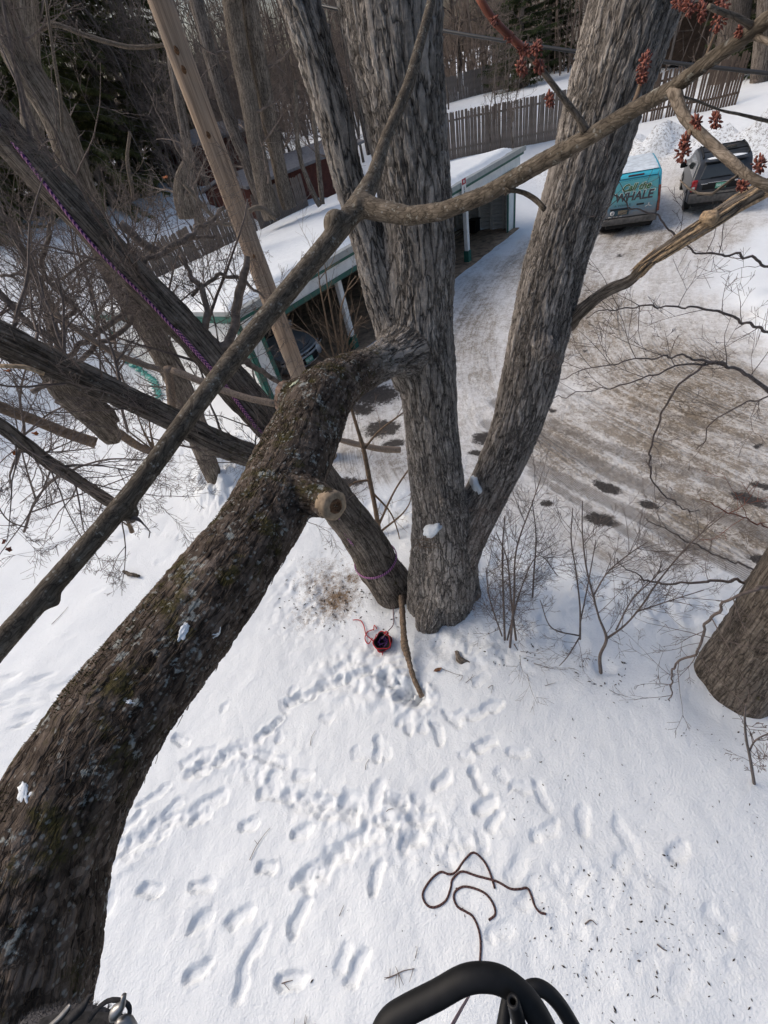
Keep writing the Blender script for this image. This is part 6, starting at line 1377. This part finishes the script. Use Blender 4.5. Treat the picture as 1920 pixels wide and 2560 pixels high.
# hanging twigs at the right: the outer shoots of boughs that start beyond the right edge
for i, (lab, rows, kd) in enumerate((
    ('dark arching twig reaching in from the right edge above the driveway', ((1940,836,3.4,11),(1860,806,3.4,10),(1780,780,3.4,9),(1700,768,3.4,7),(1600,766,3.4,6),(1520,775,3.4,4),(1465,795,3.4,3)), 7),
    ('thickest bare twig with two long arms hanging over the driveway at the right', ((1940,1000,3.0,17),(1880,950,3.0,14),(1830,918,3.0,12),(1755,900,3.0,10),(1690,892,3.0,7),(1560,905,3.0,5),(1460,925,3.0,4),(1400,948,3.0,3)), 6),
    ('long drooping twig that ends in a hook over the tyre tracks', ((1765,906,3.0,9),(1700,960,3.0,9),(1655,1030,3.0,8),(1632,1100,3.0,7),(1624,1160,3.0,7),(1640,1215,3.0,6),(1690,1258,3.0,5),(1730,1280,3.0,4),(1748,1275,3.0,3)), 5),
    ('bare twig crossing just below the dead bough at the right', ((1940,674,3.6,10),(1855,640,3.6,9),(1760,636,3.6,7),(1715,615,3.6,7),(1690,588,3.6,7),(1640,540,3.6,6),(1570,510,3.6,5),(1535,485,3.6,4),(1480,460,3.6,2)), 6),
    ('second arm of the hanging twig curving left over the driveway', ((1830,920,3.0,8),(1760,910,3.0,8),(1690,916,3.0,7),(1600,950,3.0,6),(1500,975,3.0,4),(1384,996,3.0,3)), 5),
    ('short zigzag twig entering from the right edge above the tracks', ((1940,985,2.7,6),(1860,1010,2.7,6),(1790,1050,2.7,5),(1768,1075,2.7,4),(1766,1105,2.7,4),(1740,1125,2.7,3)), 2),
    ('bare branch lying level across the snow to the thick right trunk', ((1950,1452,1.75,13),(1850,1453,1.8,12),(1740,1454,1.85,10),(1650,1457,1.9,8),(1600,1444,1.9,6),(1560,1418,1.9,4),(1540,1396,1.9,3)), 8),
    ('crooked dark branch drooping in front of the thick right trunk', ((1945,1470,1.25,16),(1875,1474,1.25,13),(1815,1500,1.25,11),(1780,1545,1.25,11),(1762,1575,1.25,10),(1738,1635,1.25,9),(1690,1662,1.25,8),(1678,1705,1.25,6),(1674,1752,1.25,4)), 8),
    ('long thin twig slanting over the tyre tracks to the thick right trunk', ((1905,1462,2.3,8),(1870,1418,2.3,7),(1800,1392,2.3,6),(1720,1352,2.35,6),(1640,1310,2.4,4),(1610,1295,2.4,3)), 5),
    ('reddish twig reaching in from the right edge low over the tracks', ((1950,1335,2.0,6),(1890,1305,2.0,6),(1816,1278,2.0,5),(1750,1247,2.0,3)), 3))):
    rows = [(p[0], p[1], p[2], p[3]*.62) for p in rows]; t = thing('hanging_twig', lab, 'twig', AT(*rows[0][:3])); bough(t, rows, 'twig_red' if 'reddish' in lab else 'twig', 7, 'shoot', int(kd*1.6)+1, (.25, .7), (.003, .005), 2, 500+i, up=.16)
for i, (px, py, dep, rot) in enumerate(((412,443,9.0,0),(20,1372,3.4,1),(8,1352,3.3,2),(86,1082,3.6,.6),(33,1130,3.4,1.4),(18,926,3.2,.3))):
    c = D(px, py, dep); s_ = dep*9/FOC; v = []
    for a, r in ((0, 1), (.6, .55), (1.2, .95), (1.9, .5), (2.6, .9), (3.4, .45), (4.1, .9), (4.9, .5), (5.5, .8)): v.append([r*cos(a), r*sin(a), .35*sin(a*2)])
    v = np.array(v)*s_; R_ = np.array([[cos(rot), 0, sin(rot)], [0, 1, 0], [-sin(rot), 0, cos(rot)]]); v = v @ R_.T; v = np.concatenate([v, [[0, 0, .15*s_]]]); w = np.concatenate([v, v-[0, .002, .0025]])
    tr = [[9, k, (k+1) % 9] for k in range(9)]+[[19, 10+(k+1) % 9, 10+k] for k in range(9)]
    sd_ = [[k, 10+k, 10+(k+1) % 9, (k+1) % 9] for k in range(9)]
    mb = MB().add(w+c, tris=tr, quads=sd_); labs = ('orange dry leaf caught in twigs left of the utility pole', 'dark red curled leaf at the left edge, lower of the pair', 'dark red curled leaf at the left edge, upper of the pair', 'rusty curled leaf hanging below the second leaning trunk', 'orange brown leaf on the bent dark branch', 'small orange leaf at the left edge on the second leaning trunk')
    tag(mb.build('dry_leaf', M['leaf'] if i not in (1, 2) else M['bud']), labs[i], 'leaf')
# ------------------------------------------------------------------ ropes, bag, sticks and the climber's gear
def surf(s, px, py, k=.98):
    """a point on the camera side of a limb (rows x, y, z, r), seen at a photo pixel"""
    d = ray(px, py); d = d/np.linalg.norm(d)
    C = s[:, :3]-CAM; t = C @ d; off = np.linalg.norm(C-t[:, None]*d, axis=1); sc = off/s[:, 3]; i = int(sc.argmin())
    return CAM+d*(t[i]-math.sqrt(max(0.0, s[i, 3]**2*.999-min(off[i], s[i, 3]*.98)**2))*k)
Lm = spline(limb, step=.03)
rp = [AT(-60, 235, 4.55), *[surf(A_s, *p, 1.06) for p in ((0,316),(60,392),(130,484),(200,575),(280,664),(360,742),(440,828),(510,905),(560,962),(610,1030),(650,1080),(700,1120),(770,1185),(838,1285),(872,1350),(905,1392))]]
t = thing('climbing_rope', 'purple and pink braided rope lying along the leaning trunk and tied round its foot', 'rope', rp[-1])
s = spline(np.c_[np.array(rp), np.full(len(rp), .013)], step=.02); mb = MB(); mb.tube(s[:, :3], s[:, 3], 8, True, 1.0); mb.build('rope_run', M['rope'], t, bark=True)
s2 = s[:, :3]+np.array([.016, -.010, .016]); k0 = near_idx(np.c_[s2, s[:, 3]], 440, 828); mb = MB(); mb.tube(s2[k0:], .011, 8, True, 1.0); mb.build('second_strand', M['rope'], t, bark=True)
i = near_idx(A_s, 945, 1396); c = A_s[i, :3]; T_ = A_s[i+2, :3]-A_s[i-2, :3]; T_ /= np.linalg.norm(T_); e1 = np.cross(T_, [0, 0, 1.]); e1 /= np.linalg.norm(e1); e2 = np.cross(T_, e1)
for dz in (-.012, .014):
    a = np.linspace(0, 2*pi, 40); R_ = A_s[i, 3]*1.045; P = c+T_*dz+R_*(np.cos(a)[:, None]*e1+np.sin(a)[:, None]*e2)
    mb = MB(); mb.tube(P, .0095, 8, False, 1.0); mb.build('rope_loop', M['rope'], t, bark=True)
q = surf(A_s, 924, 1388, 1.15); mb = MB(); mb.tube(np.array([q, q+np.array([.045, 0, .0])]), .011, 10); mb.build('link', M['steel'], t)
bagc = G(958, 1606); bz = Zg(bagc[0], bagc[1])
tl_ = [surf(A_s, *p, 1.08) for p in ((968,1400),(976,1450),(982,1500))]+[G(984, 1535)+[0, 0, .03], G(985, 1565)+[0, 0, .06], G(975, 1592)+[0, 0, .18], bagc+[0, 0, bz+.14]]
s = spline(np.c_[np.array(tl_), np.full(len(tl_), .0075)], step=.015); mb = MB(); mb.tube(s[:, :3], s[:, 3], 8, True, 1.0); mb.build('rope_tail', M['rope_grey'], t, bark=True)
t = thing('rope_bag', 'black and red rope bag lying open on the snow left of the leaning stick', 'bag', (bagc[0], bagc[1], bz))
bg_ = np.array([bagc[0], bagc[1], bz-.02])
mb = MB(); k = 22; prof = [(.0, .0), (.115, .01), (.130, .06), (.125, .14), (.128, .20), (.118, .205), (.112, .15), (.105, .08), (.0, .07)]; V = []; tilt = .28
for r, h in prof:
    for j in range(k):
        a = 2*pi*j/k; w = 1+.10*math.sin(3*a+h*20)+.06*math.sin(5*a); V.append([r*cos(a)*w, r*sin(a)*w*1.08-h*tilt, h+.015*math.sin(2*a)*(h > .1)])
q = [[i_*k+j, i_*k+(j+1) % k, (i_+1)*k+(j+1) % k, (i_+1)*k+j] for i_ in range(len(prof)-1) for j in range(k)]
mb.add(np.array(V)+bg_, quads=q); mb.build('bag_body', plain('black_bag_fabric', (.018, .014, .016), .8, .2, 40), t)
for r, h in ((.131, .198), (.133, .075), (.122, .012)):
    a = np.linspace(0, 2*pi, 30); w = 1+.10*np.sin(3*a+h*20)+.06*np.sin(5*a); mb = MB(); mb.tube(np.stack([r*np.cos(a)*w, r*np.sin(a)*w*1.08-h*tilt, h+.015*np.sin(2*a)*(h > .1)], 1)+bg_, .0075, 6, False); mb.build('red_piping', M['red'], t)
for a0 in (.6, 2.2, 3.9, 5.2):
    hh_ = np.linspace(.01, .2, 7); a = a0+.25*np.sin(hh_*20); mb = MB(); mb.tube(np.stack([.137*np.cos(a), .137*np.sin(a)*1.08-hh_*tilt, hh_], 1)+bg_, .0065, 6); mb.build('red_strap', M['red'], t)
mb = MB(); mb.box(bg_+[.095, .045, .205], (.06, .07, .012), np.array([[.8, -.6, 0], [.6, .8, 0], [0, 0, 1.]])); mb.build('red_patch', M['red'], t, False, bevel=.004)
a = np.linspace(0, 22, 150); mb = MB(); mb.tube(np.stack([(.03+.055*np.abs(np.sin(a*.37)))*np.cos(a), (.03+.055*np.abs(np.cos(a*.29)))*np.sin(a)-.045, .135+.035*np.sin(a*1.7)], 1)+bg_, .006, 5); mb.build('coiled_rope', M['rope'], t)
for pts in (((932,1598),(922,1612),(914,1600),(920,1585),(935,1578)),((935,1605),(926,1598),(917,1590),(912,1570),(904,1556),(893,1553),(884,1554)),((936,1580),(938,1568),(944,1576)),((942,1606),(950,1622),(956,1632),(957,1640))):
    P = np.array([[*G(*p)[:2], 0] for p in pts]); P[:, 2] = [Zg(a, b)+.03 for a, b, _ in P]; s = spline(np.c_[P, np.full(len(P), .008)], step=.01); mb = MB(); mb.tube(s[:, :3], s[:, 3], 6); mb.build('red_strap', M['red'], t)
M['oldstick'] = plain('brown_bark_stick', (.15, .105, .07), .85, .35, 14, stretch=(3, 3, 3), bump=.004)
# stick stuck in the snow by the leaning trunk
P = [(1003,1490,.30,15),(1006,1540,.26,15),(1010,1590,.22,16),(1012,1612,.21,19),(1022,1650,.15,14),(1032,1690,.10,13),(1046,1722,.03,13),(1055,1742,-.04,12)]
rows = np.array([[*G(px, py, z=h), w*depth(G(px, py, z=h))/FOC/2] for px, py, h, w in P]); s = spline(rows, step=.012); mb = MB(); mb.tube(s[:, :3], s[:, 3]*(1+.12*vnoise(np.arange(len(s))*.35, 0*s[:, 0], seed=4)), 10, True, .2, .15, 3)
tag(mb.build('leaning_stick', M['oldstick']), 'long crooked stick stuck in the snow below the leaning trunk', 'stick')
def ground_curve(pts, r, lift=.0, step=.01):
    P = np.array([[*G(*p)[:2], 0] for p in pts]); s = spline(np.c_[P, np.full(len(P), r)], step=step)
    z = height(s[:, 0], s[:, 1])[0]; z = np.convolve(np.pad(z, 6, 'edge'), np.ones(13)/13, 'valid'); s[:, 2] = z+r*.8+lift; return s
R1 = ((1237,2222),(1224,2180),(1207,2150),(1184,2133),(1163,2150),(1140,2180),(1123,2186),(1102,2181),(1077,2201),(1058,2235),(1068,2262),(1089,2268),(1115,2252),(1127,2222),(1131,2201),(1146,2184),(1161,2180),(1191,2190),(1241,2204),(1275,2222),(1300,2223),(1318,2221),(1328,2240),(1336,2264),(1348,2280),(1364,2285))
R2 = ((1222,2300),(1238,2285),(1231,2256),(1207,2230),(1165,2217),(1142,2226),(1135,2243),(1144,2266),(1165,2279),(1182,2291),(1196,2320),(1202,2358),(1200,2410))
t = thing('loose_rope', 'dark brown rope lying in loose loops on the snow above the black handle', 'rope', G(1160, 2200))
for R_, nm in ((R1, 'rope_loop'), (R2, 'rope_loop')):
    s = ground_curve(R_, .0105); mb = MB(); mb.tube(s[:, :3], s[:, 3], 8, True, 1.0); mb.build(nm, M['rope_brown'], t, bark=True)
s = spline(np.array([[*G(1200, 2405), .0085], [*D(1196, 2440, 3.6), .0085], [*D(1172, 2490, 2.9), .0085], [*D(1150, 2528, 2.4), .0085], [*D(1118, 2585, 1.9), .0085], [*D(1060, 2680, 1.5), .0085]]), step=.02); mb = MB(); mb.tube(s[:, :3], s[:, 3], 8, True, 1.0); mb.build('hanging_end', M['rope_grey'], t, bark=True)
# wood bits on the snow
P = np.array([[*GT_, r] for GT_, r in ((G(1141, 1628, .06), .03), (G(1146, 1645, .06), .04), (G(1156, 1652, .05), .045), (G(1168, 1654, .03), .026), (G(1178, 1659, .03), .02))]); s = spline(P, step=.012); mb = MB(); mb.tube(s[:, :3], s[:, 3], 9, True, .2, .3, 8); tag(mb.build('wood_chunk', M['lean'], None, bark=True), 'short bent bark covered wood chunk on the snow right of the maple base', 'wood')
P = np.array([[*G(308, 1428, .05), .03], [*G(320, 1434, .05), .05], [*G(334, 1438, .04), .045], [*G(348, 1440, .04), .03]]); s = spline(P, step=.012); mb = MB(); mb.tube(s[:, :3], s[:, 3], 9, True, .2, .3, 2); tag(mb.build('wood_chunk', M['lean'], None, bark=True), 'small broken wood piece half sunk in snow between the smooth branch and the mossy limb', 'wood')
def twig_thing(pts, r, lab, mat='twig', kids=0, seed=0):
    s = ground_curve(pts, r, .012); mb = MB(); mb.tube(s[:, :3], np.linspace(r, r*.5, len(s)), 5); rng = random.Random(seed)
    for j in range(kids):
        i = rng.randrange(len(s)); a = rng.uniform(0, 6.28); l = rng.uniform(.03, .10); mb.tube(np.array([s[i, :3], s[i, :3]+[l*cos(a), l*sin(a), .015]]), [r*.6, r*.3], 4)
    tag(mb.build('fallen_twig', M[mat]), lab, 'twig', 'fallen twigs on the snow')
for i, (pts, r, lab, kd) in enumerate(((((623,2150),(640,2115),(662,2085),(676,2070)),.0045,'long thin curved twig on the snow among the left boot prints',1),(((777,1865),(780,1845),(790,1828)),.004,'short curved twig on the snow below the trampled patch',0),(((915,1926),(917,1912),(924,1900)),.004,'short curved twig on the snow above the central boot prints',0),(((967,2030),(975,2025),(986,2024)),.004,'small bent twig lying on the trampled snow in the centre',0),
    (((972,2443),(990,2436),(1010,2426),(1038,2420)),.006,'knobbly brown twig on the snow left of the black handle',8),(((700,2460),(712,2456),(728,2452)),.006,'tiny dark twig lying inside a boot print at the lower left',1),(((128,1560),(145,1545),(170,1517)),.006,'straight dark twig on the snow left of the mossy limb',0),(((200,2447),(212,2441),(225,2432)),.004,'thin dark twig on the snow beside the mossy limb bottom',0),
    (((1103,1675),(1140,1690),(1158,1695),(1150,1708)),.004,'forked twig lying on the snow below the wood chunk',3),(((1165,1712),(1178,1700),(1182,1690)),.004,'little twig with buds on the snow right of the leaning stick',3),(((1220,1725),(1232,1718),(1228,1738)),.004,'v shaped twig on the snow left of the twiggy right hand shrubs',0),(((1040,1560),(1048,1550),(1046,1578)),.004,'tiny forked twig beside the maple base on the snow',2),(((1460,2310),(1475,2300),(1490,2312)),.007,'dark bark sliver on the snow left of the right hand boot print',0),(((1640,2360),(1655,2372),(1664,2376)),.008,'dark wood sliver on the snow at the lower right',0),(((1362,1718),(1380,1712),(1388,1710)),.004,'thin straight twig on the snow below the forked shrub',1),(((1040,2395),(1044,2375),(1044,2365)),.004,'upright pointed twig stuck in the snow by the loose rope',0),(((725,2590),(745,2570),(790,2560)),.006,'arched twig at the bottom edge of the snow',5),(((850,2290),(856,2275),(862,2262)),.004,'short twig in the snow under the central boot prints',0))):
    twig_thing(pts, r, lab, 'twig', kd, 600+i)
rg = random.Random(3); mb = MB(); n = 0
def chip(px, py, s_):
    c = G(px, py); z = Zg(c[0], c[1]); a = rg.uniform(0, 6.28); l = s_*rg.uniform(.8, 2.6); w = s_*rg.uniform(.5, .9); R_ = np.array([[cos(a), -sin(a), 0], [sin(a), cos(a), 0], [0, 0, 1.]])
    v = np.array([[-l, 0, 0], [0, -w, .004], [l, .1*w, .002], [.1*l, w, .005], [0, 0, s_*.9]]) @ R_.T+[c[0], c[1], z+.003]
    mb.add(v, tris=[[0, 1, 4], [1, 2, 4], [2, 3, 4], [3, 0, 4]])
for i in range(330):
    px = rg.gauss(1560, 190) if i < 300 else rg.uniform(600, 1910); py = rg.gauss(2300, 150) if i < 300 else rg.uniform(1750, 2555)
    if 900 < px < 1920 and py < 2560 or i >= 300: chip(px, py, rg.choice((.003, .004, .005, .006, .010)))
for i in range(160): chip(rg.gauss(830, 60), rg.gauss(1490, 50), rg.choice((.008, .012, .016)))
for i in range(150):
    a_ = rg.uniform(0, 6.28); q_ = rg.choice(((1108, 1500, 105, 95), (985, 1490, 60, 60), (1840, 1740, 140, 90), (1270, 1615, 60, 40), (1505, 1680, 50, 30))); k_ = rg.uniform(.85, 1.35)
    chip(q_[0]+q_[2]*k_*cos(a_), q_[1]+q_[3]*k_*sin(a_), rg.choice((.006, .009, .013)))
for i in range(60): chip(rg.uniform(1250, 1900), rg.uniform(1600, 2050), rg.choice((.005, .007)))
tag(mb.build('bark_crumbs', M['chips'], None, False), 'dark bark crumbs and bud scales scattered over the snow', 'debris', kind='stuff')
c = G(1095, 1680); mb = MB(); v = np.array([[-.06, 0, .02], [-.02, -.03, .04], [.03, -.02, .015], [.07, .01, .04], [.02, .03, .02], [-.03, .025, .03]]); vv = np.concatenate([v, v-[0, 0, .004]])+[c[0], c[1], Zg(c[0], c[1])]
mb.add(vv, tris=[[0,1,5],[1,2,4],[1,4,5],[2,3,4],[6,11,7],[7,10,8],[7,11,10],[8,10,9]], quads=[[0,6,7,1],[1,7,8,2],[2,8,9,3],[3,9,10,4],[4,10,11,5],[5,11,6,0]]); tag(mb.build('brown_leaf', plain('brown_leaf', (.16, .075, .04), .8, .3, 40), None, False), 'brown shrivelled leaf on the snow between the stick and the wood chunk', 'leaf')
s = ground_curve(((338,938),(365,945),(385,960),(396,985),(400,1002)), .03, .02, .05); V = []; 
for k_, r_ in enumerate(s): w = .10+.05*math.sin(k_*1.1); V += [[r_[0]-w, r_[1], r_[2]+.05], [r_[0]+w, r_[1]+.1, r_[2]+.08+.03*math.sin(k_)], [r_[0]+w, r_[1]+.1, r_[2]+.075+.03*math.sin(k_)], [r_[0]-w, r_[1], r_[2]+.045]]
n = len(s); q = []
for k_ in range(n-1): a = 4*k_; q += [[a, a+4, a+5, a+1], [a+1, a+5, a+6, a+2], [a+2, a+6, a+7, a+3], [a+3, a+7, a+4, a]]
tag(MB().add(V, quads=q).build('teal_strip', M['teal']), 'crumpled teal plastic strip on the snow behind the left trunks', 'plastic')
# snow, lichen and moss on the mossy limb
def on_limb(name, px, py, rx, ry, ang, mat, th, lab=None, cat=None, parent=None, seed=0, n=.35):
    c = surf(Lm, px, py, 1.0); dp = depth(c); u = (RM @ np.array([cos(radians(ang)), -sin(radians(ang)), 0])); v = (RM @ np.array([sin(radians(ang)), cos(radians(ang)), 0])); i = int(np.linalg.norm(Lm[:, :3]-c, axis=1).argmin())
    w = c-Lm[i, :3]; w /= np.linalg.norm(w); u = u-w*np.dot(u, w); u /= np.linalg.norm(u); v = np.cross(w, u)
    return snow_lump(name, c+w*.001, [u*rx*dp/FOC, v*ry*dp/FOC, w*th], lab, cat, parent, seed, mat, 4, n)
for i, (px, py, rx, ry, a, lab) in enumerate(((459,1580,11,24,-12,'narrow white snow streak on the mossy limb'),(538,1574,16,13,40,'ragged white snow flake near the lower edge of the mossy limb'),(330,1756,12,5,-10,'tiny flat snow chip in the middle of the mossy limb'),(62,1985,16,30,28,'left arm of the white v shaped snow patch on the mossy limb'),(92,1984,20,12,28,'right arm of the white v shaped snow patch on the mossy limb'))):
    on_limb('snow_patch', px, py, rx, ry, a, M['snow'], .007, lab, 'snow', None, i+3)
M['lichen'] = plain('pale_green_lichen', (.40, .43, .31), .95, .2, 60, bump=.004)
for i, (px, py, rx, ry, a) in enumerate(((768,955,26,13,20),(840,968,16,24,-30),(812,950,10,10,0),(578,1398,14,10,0),(735,960,12,7,0))): on_limb('lichen_patch', px, py, rx, ry, a, M['lichen'], .006, None, None, mt, i+20, .6)
rgn = np.random.default_rng(8); mb = MB(); n = 0
for k_ in range(11000):
    i = int(rgn.uniform(.12, .97)*(len(Lm)-2)); p = Lm[i]; T_ = Lm[i+1, :3]-p[:3]; T_ /= np.linalg.norm(T_); up_ = np.array([-.75, .25, .62]); up_ = up_-T_*np.dot(up_, T_); up_ /= np.linalg.norm(up_); sd = np.cross(T_, up_)
    a = rgn.normal(0, .7); w = up_*cos(a)+sd*sin(a); q = p[:3]+w*p[3]*1.0
    if vnoise(np.array([q[0]*6]), np.array([q[1]*6]), np.array([q[2]*6]), 44)[0] < -.12+.25*abs(a): continue
    q = q+T_*rgn.normal(0, .012); l = rgn.uniform(.004, .010); d = w+rgn.normal(0, .5, 3); d /= np.linalg.norm(d); e = np.cross(d, rgn.normal(size=3)); e = e/np.linalg.norm(e)*.0028
    mb.add([q-e-w*.004, q+e-w*.004, q+d*l], tris=[[0, 1, 2]])
M['moss'] = plain('olive_moss', (.070, .058, .016), .95, .35, 30)
tag(mb.build('moss', M['moss'], mt, False), kind='stuff')
# loose bark flakes standing off the limb
mb = MB()
for k_ in range(420):
    i = int(rgn.uniform(.1, .97)*(len(Lm)-2)); p = Lm[i]; T_ = Lm[i+1, :3]-p[:3]; T_ /= np.linalg.norm(T_); w = CAM-p[:3]; w = w/np.linalg.norm(w)+rgn.normal(0, .6, 3); w -= T_*np.dot(w, T_); w /= np.linalg.norm(w); e = np.cross(T_, w); c = p[:3]+w*p[3]*1.0
    l, b_ = rgn.uniform(.012, .035), rgn.uniform(.005, .013); lift = rgn.uniform(.002, .007); tw = T_+e*rgn.normal(0, .35)
    v = np.array([c-tw*l-w*.003, c-e*b_+w*lift*.4, c+tw*l*rgn.uniform(.5, 1)+w*lift, c+e*b_+w*lift*.6]); mb.add(np.concatenate([v, v-w*.003]), quads=[[0, 1, 2, 3], [7, 6, 5, 4], [0, 4, 5, 1], [1, 5, 6, 2], [2, 6, 7, 3], [3, 7, 4, 0]])
tag(mb.build('bark_flakes', M['limb'], mt, False), kind='stuff')
# the black handle below the camera
t = thing('black_handle', 'black tubular handle with a bent loop at the bottom edge of the picture', 'handle', D(1170, 2430, .5))
WS = .70
def loop(rows, k, flat=1.0):
    s = spline(traceD([(p[0], p[1], p[2], p[3]*WS) for p in rows]), step=.005); mb = MB(); mb.tube(s[:, :3], s[:, 3], k); return mb
loop([(925,2680,.50,80),(948,2600,.50,80),(972,2555,.50,80),(1015,2526,.50,80),(1090,2488,.50,80),(1160,2450,.50,80),(1215,2443,.50,80),(1262,2456,.50,82),(1312,2496,.50,84),(1352,2555,.50,86),(1400,2660,.50,88)], 24).build('front_bar', M['black'], t)
loop([(1290,2500,.56,44),(1318,2474,.57,46),(1350,2470,.57,48),(1384,2494,.57,50),(1420,2545,.57,52),(1470,2640,.57,54)], 18).build('rear_bar', M['blackplastic'], t)
loop([(1268,2490,.55,34),(1262,2530,.54,40),(1256,2600,.53,56),(1250,2680,.53,70)], 14).build('lever', M['blackplastic'], t)
def ring_tube(rows, wall, k, name, mat):
    s = spline(traceD([(p[0], p[1], p[2], p[3]*WS) for p in rows]), step=.004); mb = MB(); n = len(s)
    V, q, tt, B = tube_arrays(s[:, :3], s[:, 3], k, False); V2, q2, _, _ = tube_arrays(s[:, :3], s[:, 3]-wall, k, False); m = n*k
    cap = [[j, (j+1) % k, m+(j+1) % k, m+j] for j in range(k)]
    mb.add(np.concatenate([V, V2]), quads=np.concatenate([q, q2[:, ::-1]+m, np.array(cap)[:, ::-1]])); return mb.build(name, mat, t)
ring_tube([(1282,2502,.475,44),(1290,2530,.48,48),(1302,2580,.49,50),(1318,2650,.50,54)], .0035, 20, 'hollow_socket', M['blackplastic'])
# the gear at the lower left
t = thing('climbing_gear', 'dark worn climbing gear with buckles and a metal clip at the lower left edge', 'gear', D(220, 2560, .62))
s = spline(traceD([(60,2600,.66,84),(150,2572,.66,78),(215,2568,.66,70),(262,2590,.66,76),(320,2660,.66,90)]), step=.008); mb = MB(); mb.tube(s[:, :3], s[:, 3], 20, True, .18, .08, 3); sl_ = mb.build('fleece_cuff', M['fleece'], t)
mb = MB()
for k_ in range(3800):
    i = int(rgn.uniform(0, 1)*(len(s)-2)); p = s[i]; T_ = s[i+1, :3]-p[:3]; T_ /= np.linalg.norm(T_); w = rgn.normal(size=3); w -= T_*np.dot(w, T_); w /= np.linalg.norm(w); q = p[:3]+w*p[3]; d = w+rgn.normal(0, .6, 3); d /= np.linalg.norm(d); e = np.cross(d, rgn.normal(size=3)); e = e/np.linalg.norm(e)*.0005; mb.add([q-e, q+e, q+d*.008], tris=[[0, 1, 2]])
tag(mb.build('fleece_pile', M['fleece'], t, False), kind='stuff')
loop([(60,2610,.60,60),(140,2592,.60,62),(210,2576,.60,58),(280,2572,.60,56),(322,2592,.60,60),(350,2650,.60,60)], 14).build('webbing', M['suede'], t)
loop([(100,2565,.61,40),(170,2550,.61,40),(230,2548,.61,36),(300,2556,.60,40)], 12).build('fabric_fold', M['suede'], t)
def blade(rows, w, name, mat):
    s = spline(traceD(rows), step=.004); d = s[-1, :3]-s[0, :3]; d /= np.linalg.norm(d); n_ = ray(*rows[0][:2]); n_ = n_/np.linalg.norm(n_); e = np.cross(d, n_); e /= np.linalg.norm(e); V = []
    for r_ in s: V += [r_[:3]-e*r_[3], r_[:3]-n_*r_[3]*.7, r_[:3]+e*r_[3], r_[:3]+n_*r_[3]*.7]
    q = [[4*i+j, 4*i+(j+1) % 4, 4*i+4+(j+1) % 4, 4*i+4+j] for i in range(len(s)-1) for j in range(4)]+[[3, 2, 1, 0], [len(V)-4, len(V)-3, len(V)-2, len(V)-1]]
    return MB().add(V, quads=q).build(name, mat, t)
blade([(168,2556,.58,20),(192,2532,.58,22),(206,2518,.58,20),(216,2504,.58,12),(222,2492,.58,11),(234,2484,.58,4)], 0, 'strap_tip', M['suede'])
blade([(120,2572,.59,14),(150,2545,.59,15),(168,2524,.59,14),(176,2513,.59,10)], 0, 'strap_tip', M['fabric2'] if 'fabric2' in M else M['steel'])
loop([(222,2550,.585,18),(244,2522,.585,17),(268,2503,.585,15),(290,2500,.585,15),(312,2506,.585,15),(324,2520,.585,15),(320,2545,.585,15),(300,2562,.585,15)], 10).build('ring', M['suede'], t)
loop([(284,2545,.575,30),(290,2528,.575,42),(304,2515,.575,26),(308,2500,.575,18),(310,2488,.575,17)], 12).build('clip', M['steel'], t)
loop([(296,2560,.58,36),(318,2548,.58,30),(330,2570,.58,36)], 12).build('buckle', M['steel'], t)
